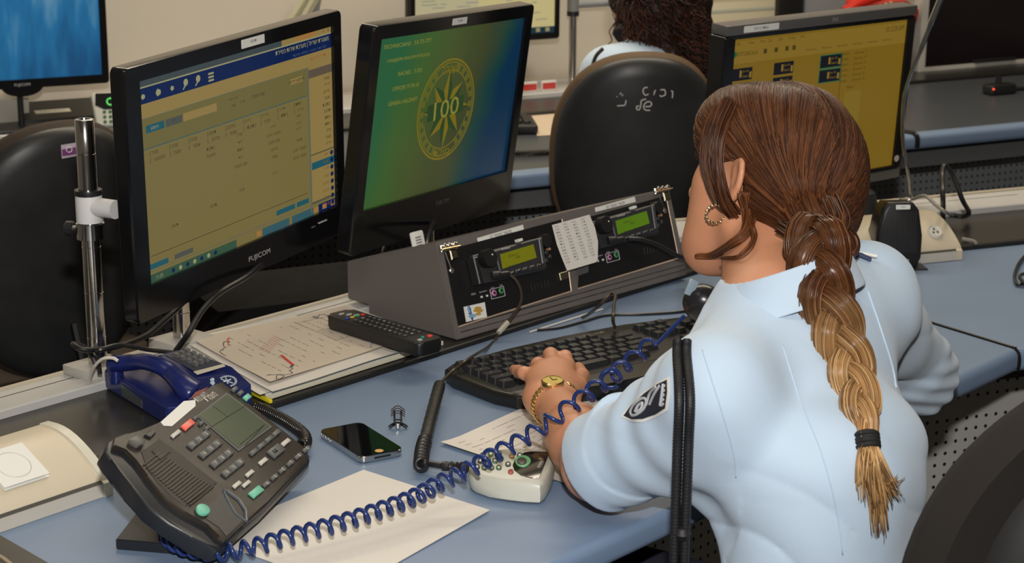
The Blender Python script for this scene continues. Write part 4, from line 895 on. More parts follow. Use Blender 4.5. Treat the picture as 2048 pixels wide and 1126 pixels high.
# stand: wedge foot
bm = bmesh.new()
fp = [Pz(232, 1096, 0.742), Pz(275, 1040, 0.742), Pz(395, 1030, 0.742), Pz(560, 960, 0.742), Pz(445, 1085, 0.742), Pz(420, 1112, 0.742)]
a = [bm.verts.new((p.x, p.y, 0.7402)) for p in fp]; b_ = [bm.verts.new((p.x, p.y, 0.752)) for p in fp]
bm.faces.new(b_); bm.faces.new(list(reversed(a)))
for i in range(len(fp)): bm.faces.new([a[i], a[(i + 1) % len(fp)], b_[(i + 1) % len(fp)], b_[i]])
bmesh.ops.recalc_face_normals(bm, faces=bm.faces); bmesh.ops.bevel(bm, geom=bm.edges[:], offset=0.001, segments=2, affect='EDGES')
finish('stand_foot', bm, DKB, nph)
bm = bmesh.new(); lo = [N3(*p) for p in ((420, 430), (690, 215), (820, 320), (560, 560))]
tp_ = [PMx @ Vector((x, y, -0.022)) for x, y in lo]
a = [bm.verts.new(p) for p in tp_]; b_ = [bm.verts.new((p.x, p.y, 0.741)) for p in tp_]
bm.faces.new(a); bm.faces.new(list(reversed(b_)))
for i in range(4): bm.faces.new([a[i], b_[i], b_[(i + 1) % 4], a[(i + 1) % 4]])
finish('stand_riser', bm, DKB, nph, smooth=False)
# black coiled cord of the business phone, at its right
def coil(ctrl, R_, r_, pitch, k=24, seg=8, taper=0.0, up=None):
    path = smooth_path(ctrl, k); L_ = [0]
    for a, b_ in zip(path, path[1:]): L_.append(L_[-1] + (b_ - a).length)
    tot = L_[-1]; pf = pitch if callable(pitch) else (lambda s: pitch); n_ = int(tot / pf(0) * 14); pts = []; ph = 0.0
    pth, T, U = frames(path, up)
    for i in range(n_ + 1):
        s = tot * i / n_; j = 0
        while j < len(L_) - 2 and L_[j + 1] < s: j += 1
        f = (s - L_[j]) / max(1e-9, L_[j + 1] - L_[j]); c = path[j].lerp(path[j + 1], f); u = U[j].lerp(U[min(j + 1, len(U) - 1)], f).normalized(); t = T[j]; w_ = t.cross(u)
        rr = R_ if not callable(R_) else R_(s / tot)
        ph += 2 * PI * (tot / n_) / pf(s / tot); a = ph; pts.append(c + u * math.cos(a) * rr + w_ * math.sin(a) * rr)
    bm = bmesh.new(); tube(bm, pts, r_, seg); return bm, pts
bm, pts = coil([Pz(515, 815, 0.7545), Pz(545, 828, 0.7545), Pz(580, 848, 0.7545), Pz(606, 868, 0.7545), Pz(611, 885, 0.7545), Pz(600, 893, 0.7545)], 0.0062, 0.0019, 0.0046, up=(0, 0, 1))
root_of('coiled_cord', bm, mat('glossy_black_cord', (0.012, 0.010, 0.009), 0.2), pts[0], 'tightly coiled black cord at the right of the business phone', 'cord', angle=2)
# ================================================================ beige outlet boxes
BEI = mat('cream_box_plastic', (0.60, 0.53, 0.40), 0.38, var=0.03, vscale=10); BEI2 = mat('pale_grey_box_plastic', (0.52, 0.49, 0.43), 0.4); GAP = mat('shadow_gap', (0.05, 0.05, 0.045), 0.6)
def outlet(label, end, A, Lx, H=0.060, D=0.15, sock=None, scl=1.0, n_front=0.0, cap=True):
    """end = right front bottom corner; runs back along -A for Lx"""
    t = thing('outlet_box', label, 'outlet box', end, A); M = parent_world(t)
    pr = [(0, 0), (0, 0.016), (0.004, 0.018)]
    for k in range(9):
        s = k / 8; pr.append((0.006 + D * 0.78 * s, 0.022 + (H - 0.022) * math.sin(s * PI / 2) ** 0.9))
    pr += [(D, H - 0.001), (D, 0)]
    def ext(x0, x1, pf, mt, nm, par=t, bev=0.0):
        bm = bmesh.new(); e = [[bm.verts.new(M @ Vector((x, y, z))) for y, z in pf] for x in (x0, x1)]; k = len(pf)
        for i in range(k): bm.faces.new([e[0][i], e[0][(i + 1) % k], e[1][(i + 1) % k], e[1][i]])
        bm.faces.new(e[0]); bm.faces.new(e[1]); return finish(nm, bm, mt, par, angle=0.5)
    ext(-Lx, -0.012, pr, BEI, 'body')
    ext(-Lx, -0.0125, [(-0.0006, 0.0005), (-0.0006, 0.0155), (0.004, 0.0165), (0.004, 0.0005)], BEI2, 'base_strip')
    ext(-Lx, -0.0125, [(-0.0004, 0.0160), (0.003, 0.0186), (0.006, 0.0186), (0.004, 0.016)], GAP, 'seam')
    if cap:
        pc_ = [(y * 1.02 - 0.0025, z * 1.03 if z > 0 else 0) for y, z in pr]
        ext(-0.012, 0.0, pc_, mat('cream_end_cap', (0.62, 0.60, 0.50), 0.3), 'end_cap', bev=0.001)
        pi_ = [(0.010 + (y) * 0.90, max(0.004, z * 0.86)) for y, z in pr]
        ext(0.0, 0.001, pi_, BEI2, 'cap_inlay')
    def surf(x, s, h=0.0):
        y = 0.006 + D * 0.78 * s; z = 0.022 + (H - 0.022) * math.sin(max(1e-4, s) * PI / 2) ** 0.9
        return M @ Vector((x, y, z + h))
    return t, M, surf, ext, pr
eb = Pz(224, 988, 0.7402)
t, M, surf, ext, pr = outlet('large cream domed outlet box with a white square plate at the left edge', eb, A1 + 0.02, 0.34, H=0.062, D=0.112)
def plate(t, surf, x0, x1, s0, s1, mt=WHITEL, disc=True):
    bm = bmesh.new(); V = [[None] * 5 for _ in range(5)]
    for lay, h in ((0, 0.0004), (1, 0.0040)):
        for i in range(5):
            for j in range(5):
                # flat plate: straight between its edges
                p = surf(x0, s0, h).lerp(surf(x1, s0, h), i / 4).lerp(surf(x0, s1, h).lerp(surf(x1, s1, h), i / 4), j / 4); p.z += 0.0022
                V[i][j] = bm.verts.new(p)
        for i in range(4):
            for j in range(4): bm.faces.new([V[i][j], V[i + 1][j], V[i + 1][j + 1], V[i][j + 1]])
    bm.verts.ensure_lookup_table()
    o = finish('white_plate', bm, mt, t, angle=0.3)
    a, b_, c_ = surf(x0, s0, 0.0064), surf(x1, s0, 0.0064), surf(x0, s1, 0.0064); X = (b_ - a); Y = (c_ - a); Nn = X.cross(Y).normalized(); cc = a + X * 0.5 + Y * 0.5
    if disc:
        bm = bmesh.new(); R_ = min(X.length, Y.length) * 0.36; Xn = X.normalized(); Yn = Nn.cross(Xn)
        tube(bm, [cc + (Xn * math.cos(k * PI / 12) + Yn * math.sin(k * PI / 12)) * R_ for k in range(25)], 0.0006, 5, cap=False); finish('round_marking', bm, mat('faint_grey', (0.6, 0.58, 0.52), 0.5), o)
    return o
plate(t, surf, -0.128, -0.068, 0.16, 0.72)
ext(-0.165, -0.161, [(y, z + 0.0012) for y, z in pr[3:-2]] + [(y, z - 0.004) for y, z in reversed(pr[3:-2])], BEI2, 'raised_seam')
eb2 = Pz(1925, 519, 0.7402)
t, M, surf, ext, pr = outlet('smaller cream outlet box with a round power socket behind the black speaker', eb2, A2 - 0.02, 0.20, H=0.062, D=0.115, cap=False)
ext(-0.0122, -0.001, [(y, z) for y, z in pr], BEI, 'end_cap')
plate(t, surf, -0.125, -0.065, 0.22, 0.72)
so = surf(-0.036, 0.30, 0.001); bm = bmesh.new()
sm = Matrix.Translation(so) @ Matrix.Rotation(A2, 4, 'Z') @ Matrix.Rotation(math.radians(35), 4, 'X')
lathe(bm, [(0, 0.002), (0.010, 0.002), (0.012, 0.004), (0.013, 0.002), (0.013, -0.002)], 24, sm); soc = finish('power_socket', bm, mat('white_socket', (0.68, 0.66, 0.60), 0.4), t)
bm = bmesh.new(); [prism(bm, ell(x, y, 0.0016, 0.0024, 10), 0.0018, 0.0026, sm) for x, y in ((-0.004, -0.002), (0.004, -0.002), (0, 0.005))]; finish('socket_hole', bm, BLACK, soc)
# ================================================================ speaker with gooseneck microphone
spk = thing('desk_speaker', 'small black desk speaker with perforated front standing beside the cream outlet box', 'speaker', Pz(1795, 538, 0.7402), 0.10)
M = parent_world(spk) @ Matrix.Rotation(math.radians(-8), 4, 'X')
fo = [(-0.036, 0.012), (-0.028, 0.002), (0.031, 0.0), (0.040, 0.018), (0.042, 0.055), (0.036, 0.098), (0.026, 0.110), (-0.016, 0.110), (-0.026, 0.098), (-0.034, 0.060)]
S2 = M @ Matrix.Rotation(PI / 2, 4, 'X')
bm = bmesh.new(); prism(bm, fo, -0.055, -0.004, S2, bev=0.005, seg=3); finish('cabinet', bm, mat('speaker_black', (0.006, 0.006, 0.007), 0.3), spk)
bm = bmesh.new(); prism(bm, [(x * 0.95 + 0.001, z * 0.96 + 0.002) for x, z in fo], -0.004, 0.001, S2, bev=0.003, seg=2); fr = finish('front_grille', bm, mat('grille_black', (0.008, 0.008, 0.009), 0.45), spk)
bm = bmesh.new()
for i in range(15):
    for j in range(19):
        x, y = -0.0235 + i * 0.0038, 0.028 + j * 0.0036; prism(bm, ell(x, y, 0.0011, 0.0011, 6), 0.0009, 0.0014, S2)
finish('grille_perforation', bm, GREYP, fr)
bm = bmesh.new(); text(bm, 'MOTOROLA', S2 @ Matrix.Translation((0.006, 0.0145, 0.0013)), h=0.0035, w=0.026); prism(bm, ell(-0.016, 0.0145, 0.0038, 0.0038, 18), 0.001, 0.0014, S2); finish('brand_lettering', bm, WHITEL, fr, smooth=False)
bm = bmesh.new(); prism(bm, rrect(-0.004, 0.098, 0.020, 0.1055, 0.0008, 2), 0.001, 0.0016, S2); text(bm, heb('רמקול'), S2 @ Matrix.Translation((0.008, 0.1018, 0.0018)), h=0.0035, mi=1); finish('name_label', bm, [WHITEL, INK], spk, smooth=False)
bm = bmesh.new(); box(bm, (-0.02, -0.012, -0.001), (0.048, 0.05, 0.002), parent_world(spk), bev=0.001); finish('foot_bracket', bm, BLACK, spk)
gm = thing('gooseneck_microphone', 'chrome gooseneck microphone rising beside the silver topped monitor', 'microphone', (0.672, 3.275, 0.7575))
bm = bmesh.new(); lathe(bm, [(0, 0), (0.012, 0), (0.012, 0.01), (0.007, 0.016), (0.0068, 0.062), (0, 0.062)], 20, Matrix.Translation(gm.location)); finish('base_socket', bm, CHROME, gm)
gy = 3.275
g1 = smooth_path([Py(1821, 398, gy), Py(1818, 360, gy), Py(1808, 300, gy), Py(1805, 250, gy), Py(1809, 190, gy), Py(1822, 145, gy)], 8)
bm = bmesh.new(); tube(bm, [gm.location + Vector((0, 0, 0.05))] + g1, 0.0033, 10); finish('lower_stem', bm, CHROME, gm)
bm = bmesh.new(); tube(bm, smooth_path([Py(1822, 145, gy), Py(1840, 105, gy), Py(1858, 55, gy), Py(1878, 5, gy), Py(1900, -50, gy)], 6), [0.0033] * 7 + [0.0042] * 6 + [0.0055] * 12, 10); finish('upper_stem', bm, mat('dark_chrome', (0.35, 0.34, 0.33), 0.25, metal=1), gm)
c = Pz(1722, 470, 0.7485)
bs = thing('desktop_speaker', 'rounded dark grey speaker partly hidden behind the shoulder', 'speaker', (c.x + 0.0, c.y + 0.05, 0.7485))
bm = bmesh.new(); lathe(bm, [(0, 0), (0.032, 0), (0.036, 0.01), (0.036, 0.045), (0.030, 0.066), (0.016, 0.074), (0, 0.076)], 28, Matrix.Translation(bs.location)); finish('body', bm, mat('dark_textured_grey', (0.022, 0.022, 0.024), 0.55, bump=0.5, bscale=900), bs)
bm = bmesh.new(); lathe(bm, [(0.0362, 0.012), (0.0368, 0.014), (0.0362, 0.018)], 28, Matrix.Translation(bs.location)); finish('ring', bm, BLACK, bs)
cable('microphone_cable', [Py(1826, 398, 3.26), Py(1850, 392, 3.20), Py(1872, 410, 3.17), Py(1892, 425, 3.16), Pz(1905, 432, 0.764)], 0.0032, 'grey cable running from the microphone base to the rail', mt=mat('grey_cable', (0.25, 0.24, 0.22), 0.5))
cable('microphone_cable', [Pz(1886, 440, 0.7585) , Py(1886, 400, 3.20), Py(1884, 350, 3.25), Py(1890, 331, 3.27), Py(1905, 350, 3.28), Py(1925, 400, 3.27), Pz(1938, 425, 0.763), Pz(1925, 432, 0.763), Pz(1900, 430, 0.763)], 0.0044, 'thick black cable looping up from the right hand rail')
cable('power_lead', [Pz(1925, 478, 0.752), Pz(1945, 482, 0.7512), Pz(1952, 486, 0.7505)], 0.0035, 'short grey lead leaving the smaller outlet box', mt=mat('grey_cable', (0.25, 0.24, 0.22), 0.5))
cable('headset_cable', [Pz(2075, 490, 0.745), Pz(2050, 512, 0.745), Pz(2036, 530, 0.745), Pz(2029, 552, 0.745), Pz(2034, 568, 0.745), Pz(2048, 566, 0.745), Pz(2054, 552, 0.745), Pz(2046, 548, 0.750), Pz(2040, 556, 0.752), Pz(2060, 575, 0.745)], 0.0028, 'glossy black looped lead at the right edge of the desk')
# black rubber strip in the joint between the desk sections
def jstrip(P, mv, S, z, name, label, r=0.0026):
    pts = [Vector((P.x + mv.x * n, P.y + mv.y * n, z)) for n in (S - 0.01, S * 0.5, 0.03, 0.012)] + [Vector((P.x + mv.x * 0.002, P.y + mv.y * 0.002, z - 0.004)), Vector((P.x - mv.x * 0.002, P.y - mv.y * 0.002, z - 0.014)), Vector((P.x - mv.x * 0.001, P.y - mv.y * 0.001, z - 0.03))]
    bm = bmesh.new(); tube(bm, smooth_path(pts, 6), r, 8); return root_of(name, bm, mat('rubber_black', (0.008, 0.008, 0.008), 0.3), pts[0], label, 'joint strip')
jstrip(J, MIT, 0.56, 0.7408, 'joint_strip', 'thin black rubber strip along the joint of the front desks')
qj = Vector((0.905, 0)); qj.y = 3.863 + math.tan(A3) * 0.905
jstrip(qj, Vector((-0.62, 0.78)), 0.20, 0.7425, 'joint_strip', 'thick black strip folded over the edge of the rear desk', r=0.006)
# ================================================================ smart phone
ctr = (Pz(640.8, 862.4, .7493) + Pz(723.6, 844.2, .7493) + Pz(799.8, 894.8, .7493) + Pz(723.1, 913.2, .7493)) / 4
lx = (Pz(761.4, 904, .7493) - Pz(682, 853.3, .7493)); an = math.atan2(lx.y, lx.x)
ip = thing('smartphone', 'black smartphone with steel frame lying face up on the blue desk', 'smartphone', (ctr.x, ctr.y, 0.7402), an); M = parent_world(ip)
Lp, Wp = 0.1152 / 2, 0.0586 / 2
bm = bmesh.new(); prism(bm, rrect(-Lp, -Wp, Lp, Wp, 0.009, 6), 0.0008, 0.0085, M, bev=0.0008, seg=2); finish('steel_frame', bm, CHROME, ip)
bm = bmesh.new(); prism(bm, rrect(-Lp + .001, -Wp + .001, Lp - .001, Wp - .001, 0.008, 6), 0.0, 0.001, M); finish('back_glass', bm, GLOSS, ip)
bm = bmesh.new(); prism(bm, rrect(-Lp + .0008, -Wp + .0008, Lp - .0008, Wp - .0008, 0.0083, 6), 0.0084, 0.0093, M, bev=0.0003, seg=1); gl_ = finish('front_glass', bm, mat('phone_glass', (0.003, 0.003, 0.004), 0.05), ip)
bm = bmesh.new(); prism(bm, ell(Lp - 0.0085, 0, 0.0052, 0.0052, 24), 0.0092, 0.0095, M); finish('home_button', bm, mat('amber_reflection_tint', (0.75, 0.42, 0.14), 0.35), ip)  # amber reflection painted into the button's base colour
bm = bmesh.new(); box(bm, (Lp - 0.0004, -0.011, 0.0035), (Lp + 0.0002, 0.011, 0.0060), M); finish('dock_port', bm, BLACK, ip, smooth=False)
for k, x in enumerate((-0.047, -0.035, -0.026)):
    bm = bmesh.new(); tube(bm, [M @ Vector((x, -Wp - 0.0001, 0.0048)), M @ Vector((x, -Wp - 0.0012, 0.0048))], 0.0021, 10); finish('side_button', bm, CHROME, ip)
# ================================================================ small wire clip
cc = Pz(796, 858, 0.7402); cl = thing('wire_clip', 'tiny black wire clip standing on the blue desk above the smartphone', 'clip', cc); M = parent_world(cl)
bm = bmesh.new(); tube(bm, smooth_path([M @ Vector(p) for p in ((-0.011, 0, 0.002), (-0.006, 0.001, 0.0055), (0, 0, 0.007), (0.006, 0.001, 0.0055), (0.0115, 0, 0.002))], 6), 0.0023, 8); finish('splayed_feet', bm, GLOSS, cl)
bm = bmesh.new(); tube(bm, [M @ Vector((0, 0, 0.002)), M @ Vector((0, 0, 0.008))], 0.0032, 10); finish('centre_nut', bm, CHROME, cl)
bm = bmesh.new()
for x in (-0.0042, 0.0042): tube(bm, [M @ Vector((x, 0, 0.006)), M @ Vector((x, 0, 0.024))], 0.0012, 6)
tube(bm, [M @ Vector((-0.0042, 0, 0.012)), M @ Vector((0.0042, 0, 0.012))], 0.0012, 6)
finish('upright', bm, GLOSS, cl)
for k in range(4):
    bm = bmesh.new(); tube(bm, smooth_path([M @ Vector((-0.0085, 0.002 * (k - 1.5), 0.018 + k * 0.002)), M @ Vector((0, 0.002 * (k - 1.5), 0.022 + k * 0.0025)), M @ Vector((0.009, 0.002 * (k - 1.5), 0.0175 + k * 0.002))], 5), 0.0006, 5); finish('bent_wire', bm, mat('bronze_wire', (0.10, 0.07, 0.05), 0.3, metal=0.8), cl)
# ================================================================ keypad microphone
km = thing('keypad_microphone', 'pale grey keypad microphone with black display end and green ring button on the printed sheet', 'microphone', Pz(1030, 960, 0.7415)); M3 = lambda cx, cy: (800 + cx / 3.633, 700 + cy / 3.633)
GP = mat('pale_grey_green_plastic', (0.52, 0.53, 0.47), 0.36, var=0.03, vscale=15)
ktop = [(497, 830), (520, 785), (570, 755), (640, 730), (750, 712), (900, 710), (1040, 712), (1110, 722), (1128, 745), (1122, 800), (1100, 870), (1055, 945), (1020, 968), (900, 962), (780, 948), (640, 925), (540, 890), (505, 865)]
zt = 0.7660
tp_ = [Pz(*M3(*p), zt) for p in ktop]; cx_ = sum(tp_, Vector()) / len(tp_)
levels = [(0.7416, 0.93, -0.0035), (0.7440, 0.985, -0.003), (0.7530, 1.00, -0.001), (0.7600, 0.985, 0), (0.7645, 0.955, 0), (zt, 0.91, 0)]
bm = bmesh.new(); rings = []
for z, k, dy in levels: rings.append([bm.verts.new((cx_.x + (p.x - cx_.x) * k, cx_.y + (p.y - cx_.y) * k + dy, z)) for p in tp_])
for a, b_ in zip(rings, rings[1:]):
    for i in range(len(tp_)): bm.faces.new([a[i], a[(i + 1) % len(tp_)], b_[(i + 1) % len(tp_)], b_[i]])
bm.faces.new(rings[0]); bm.faces.new(rings[-1]); kb_ = finish('shell', bm, GP, km, angle=0.9)
def kpoly(pts, z0, z1, mt, nm, par=km, bev=0.0):
    bm = bmesh.new(); P_ = [Pz(*M3(*p), z1) for p in pts]; prism(bm, [(p.x, p.y) for p in P_], z0, z1, bev=bev, seg=2); return finish(nm, bm, mt, par)
bd = kpoly([(818, 835), (835, 795), (862, 765), (905, 743), (960, 735), (1083, 738), (1072, 780), (1012, 930), (960, 930), (880, 908), (830, 870)], zt - 0.001, zt + 0.0008, mat('gloss_black_window', (0.008, 0.008, 0.008), 0.12), 'black_window', bev=0.0004)
def kell(cx, cy, rx, ry, n=20): return [(cx + rx * math.cos(2 * PI * k / n), cy + ry * math.sin(2 * PI * k / n)) for k in range(n)]
kpoly(kell(893, 803, 57, 42), zt, zt + 0.0022, mat('green_ring', (0.10, 0.36, 0.16), 0.35), 'green_ring_button', bd, bev=0.0008)
kpoly(kell(886, 803, 36, 26), zt, zt + 0.0032, BLACK, 'ring_centre', bd, bev=0.0008)
bm = bmesh.new(); p, q_ = Pz(*M3(1000, 870), zt + 0.001), Pz(*M3(1035, 790), zt + 0.001); d = q_ - p
text(bm, 'MOTOROLA', Matrix.Translation((p + q_) / 2) @ Matrix.Rotation(math.atan2(d.y, d.x), 4, 'Z'), h=0.0034, w=0.022); finish('brand_lettering', bm, WHITEL, bd, smooth=False)
for cx, cy, c_ in ((612, 850, 'g'), (665, 850, 'g'), (718, 850, 'g'), (640, 790, 'g'), (690, 800, 'g'), (735, 785, 'g'), (560, 845, 'k'), (585, 800, 'k'), (785, 825, 'k'), (805, 880, 'r'), (812, 765, 'o'), (600, 760, 'k'), (660, 750, 'g'), (720, 745, 'k'), (870, 760, 'k')):
    k_ = kpoly(kell(cx, cy, 21, 17, 14), zt - 0.001, zt + 0.0014, {'g': mat('green_black_key', (0.02, 0.10, 0.03), 0.4), 'k': GREYP, 'r': mat('red_key', (0.35, 0.04, 0.03), 0.4), 'o': mat('orange_key', (0.35, 0.18, 0.03), 0.4)}[c_], 'key', bev=0.0005)
    if c_ in 'gk': kpoly(kell(cx, cy, 9, 7, 8), zt + 0.0014, zt + 0.0016, WHITEL, 'key_mark', k_)
# lead of the keypad microphone: strain relief, thick coiled sleeve, thin cord to the radio
z = 0.752
lead = [Pz(935, 936, 0.753), Pz(905, 934, z), Pz(875, 930, z), Pz(852, 926, z), Pz(842, 930, z)]
km_l = thing('microphone_lead', 'thick black microphone lead running from the keypad microphone up to the left radio', 'cable', Pz(842, 930, 0.7402))
bm = bmesh.new(); tube(bm, smooth_path(lead, 10), [0.0060 + 0.0012 * math.sin(i * 1.9) * (i < 14) - 0.002 * (i > 16) for i in range(41)], 10); finish('strain_relief', bm, BLACK, km_l)
bm, _p = coil([Pz(842, 932, z + .001), Pz(843, 915, z + .002), Pz(846, 895, z + .004), Pz(851, 878, z + .007)], 0.0062, 0.0034, 0.0095, up=(0, 0, 1)); finish('coiled_section', bm, BLACK, km_l, angle=2)
bm = bmesh.new(); sl = smooth_path([Pz(850, 884, z + .005), Pz(858, 850, z + .008), Pz(867, 815, z + .010), Pz(875, 785, z + .012), Pz(880, 767, z + .012)], 8)
tube(bm, sl, [0.0060] + [0.0078 + 0.0003 * math.sin(i * 2.2) for i in range(len(sl) - 4)] + [0.0078, 0.006, 0.003], 14); finish('cord_sleeve', bm, BLACK, km_l, angle=1.2)
fp0 = lambda cx, cy, zz: FM @ Vector((*L6(cx, cy), zz))
cord = [Pz(880, 767, z + .012), Pz(905, 742, 0.765), Pz(940, 716, 0.772), fp0(330, 1100, 0.024), fp0(395, 1000, 0.026), fp0(440, 930, 0.030), fp0(485, 840, 0.036), fp0(492, 760, 0.036), fp0(478, 690, 0.032), fp0(455, 648, 0.027), fp0(438, 632, 0.024)]
bm = bmesh.new(); tube(bm, smooth_path(cord, 8), 0.0022, 8); finish('thin_cord', bm, mat('brown_black_cord', (0.035, 0.026, 0.014), 0.35), km_l)
bm = bmesh.new(); a, b_ = fp0(372, 1022, 0.026), fp0(425, 955, 0.029); tube(bm, [a, b_], 0.0042, 6); o = finish('cord_tag', bm, mat('clear_cord_tag', (0.45, 0.42, 0.34), 0.3), km_l); o['label'] = 'pale tag wrapped round the cord'
# second radio lead going right behind the chin, and leads lying in front of the console
cable('microphone_lead', [fp0(1235, 402, 0.024), fp0(1300, 415, 0.034), fp0(1400, 460, 0.040), fp0(1500, 525, 0.045), fp0(1620, 570, 0.050), Py(1385, 535, 2.70), Py(1430, 540, 2.62), Py(1480, 560, 2.55)], 0.0036, 'black lead leaving the right radio towards the right')
cable('keyboard_lead', [Pz(1230, 655, 0.765), Pz(1226, 640, 0.80), Pz(1228, 610, 0.812), Pz(1231, 592, 0.815), Pz(1222, 588, 0.813), Pz(1200, 610, 0.80), Pz(1178, 628, 0.77), Pz(1165, 635, 0.750)], 0.0024, 'black lead looping up between the radio console and keyboard', mt=mat('brown_black_cord', (0.035, 0.026, 0.014), 0.35))
cable('keyboard_lead', [Pz(1075, 660, 0.7425), Pz(1120, 655, 0.7425), Pz(1170, 642, 0.7425), Pz(1215, 630, 0.7425), Pz(1290, 628, 0.7425), Pz(1370, 622, 0.7425), Pz(1430, 606, 0.7425)], 0.0022, 'thin black lead lying flat between the console and the keyboard')
bm = bmesh.new(); a, b_ = Pz(1060, 664, 0.7420), Pz(1205, 618, 0.7420); tube(bm, [a, b_], 0.0013, 6); root_of('white_wire', bm, mat('white_lead', (0.65, 0.62, 0.55), 0.5), a, 'straight white wire along the front of the radio console', 'cable')
# ================================================================ keyboard
KA = math.radians(35.5)
KB = mat('keyboard_black', (0.012, 0.011, 0.010), 0.33, bump=0.1, bscale=800)
ko = Pz(930, 734, 0.762)
kb = thing('computer_keyboard', 'curved black computer keyboard under the left hand', 'keyboard', (ko.x, ko.y, 0.7402), KA); M = parent_world(kb)
kout = [(-0.030, -0.012), (-0.022, 0.016), (0.0, 0.030), (0.10, 0.040), (0.20, 0.045), (0.30, 0.042), (0.415, 0.025), (0.437, 0.008), (0.440, -0.10), (0.430, -0.135), (0.40, -0.148), (0.30, -0.160), (0.20, -0.166), (0.10, -0.162), (0.02, -0.150), (-0.012, -0.135), (-0.024, -0.10)]
bm = bmesh.new(); prism(bm, kout, 0, 0.020, M, bev=0.005, seg=3); finish('case', bm, KB, kb, angle=0.5)
bm = bmesh.new(); prism(bm, rrect(-0.014, -0.118, 0.428, 0.016, 0.006), 0.0195, 0.0205, M, bev=0.0004, seg=1); finish('key_well', bm, BLACK, kb)
KEYM = mat('keycap_black', (0.016, 0.017, 0.020), 0.35); KEYP = mat('keycap_print', (0.30, 0.29, 0.26), 0.5)
proto = {}
def key(x, y, wd, ch=''):
    if (wd,) not in proto:
        bm = bmesh.new(); h = 0.0075
        a = rrect(-wd / 2, -0.0082, wd / 2, 0.0082, 0.0015, 2); b_ = rrect(-wd / 2 + 0.0022, -0.0055, wd / 2 - 0.0022, 0.0068, 0.002, 2)
        va = [bm.verts.new((*p, 0)) for p in a]; vb = [bm.verts.new((*p, h)) for p in b_]; k = len(va)
        for i in range(k): bm.faces.new([va[i], va[(i + 1) % k], vb[(i + 1) % k], vb[i]])
        bm.faces.new(vb)
        text(bm, 'H', Matrix.Translation((-0.002, 0.001, h + 0.0001)), h=0.003, mi=1)
        me = bpy.data.meshes.new('key'); bm.to_mesh(me); bm.free(); me.materials.append(KEYM); me.materials.append(KEYP); proto[(wd,)] = me
    o = link(bpy.data.objects.new('key', proto[(wd,)])); o.parent = kb; o.location = (x, y, 0.0205); return o
rows = [(0.005, [0.0165] * 13, 0.0205), (-0.018, [0.0172] * 13 + [0.034], 0.019), (-0.037, [0.026] + [0.0172] * 12 + [0.026], 0.019), (-0.056, [0.031] + [0.0172] * 11 + [0.038], 0.019), (-0.075, [0.040] + [0.0172] * 10 + [0.046], 0.019), (-0.094, [0.022, 0.022, 0.022, 0.105, 0.022, 0.022, 0.022], 0.019)]
for y, ws, gp in rows:
    x = -0.010
    for wd in ws: key(x + wd / 2, y, wd); x += wd + 0.0018
for c_ in range(3):
    for r_, y in enumerate((0.005, -0.018, -0.037, -0.094)): key(0.305 + c_ * 0.019, y, 0.0172)
key(0.324, -0.075, 0.0172)
for c_ in range(3):
    for y in (-0.018, -0.037, -0.056): key(0.372 + c_ * 0.019, y, 0.0172)
bm = bmesh.new(); text(bm, 'Microsoft', M @ Matrix.Translation((0.24, 0.028, 0.0204)), h=0.006, w=0.036); finish('brand_lettering', bm, mat('champagne_print', (0.42, 0.36, 0.24), 0.4), kb, smooth=False)
# ================================================================ signed-distance modelling (numpy) -> one continuous mesh
def V3(p): return np.array([p[0], p[1], p[2]], dtype=np.float32)
def s_round(a, b, ra, rb):
    a, b = V3(a), V3(b); ba = b - a; L2 = float(ba @ ba)
    def f(P):
        pa = P - a; h = np.clip((pa @ ba) / L2, 0, 1); return np.linalg.norm(pa - h[..., None] * ba, axis=-1) - (ra + (rb - ra) * h)
    return f
def s_ell(c, R, rad):
    c = V3(c); R = np.array([[x for x in v] for v in R], dtype=np.float32); rad = V3(rad)
    def f(P):
        q = (P - c) @ R.T; k0 = np.linalg.norm(q / rad, axis=-1); k1 = np.linalg.norm(q / (rad * rad), axis=-1)
        return k0 * (k0 - 1) / np.maximum(k1, 1e-6)
    return f
def s_econe(a, b, R, ra, rb):
    """elliptical cone: ra, rb = (rx, ry) at the ends; R rows = (side, front) unit vectors"""
    a, b = V3(a), V3(b); ba = b - a; L2 = float(ba @ ba); sx, fy = V3(R[0]), V3(R[1])
    def f(P):
        pa = P - a; h = np.clip((pa @ ba) / L2, 0, 1); d = pa - h[..., None] * ba
        rx = ra[0] + (rb[0] - ra[0]) * h; ry = ra[1] + (rb[1] - ra[1]) * h
        x, y = d @ sx, d @ fy; z2 = np.maximum(0, (d * d).sum(-1) - x * x - y * y); m = np.minimum(rx, ry)
        k = np.sqrt((x / rx) ** 2 + (y / ry) ** 2 + z2 / (m * m)); return (k - 1) * m
    return f
def smin(a, b, k): h = np.maximum(k - np.abs(a - b), 0) / k; return np.minimum(a, b) - h * h * k * 0.25
def smax(a, b, k): return -smin(-a, -b, k)
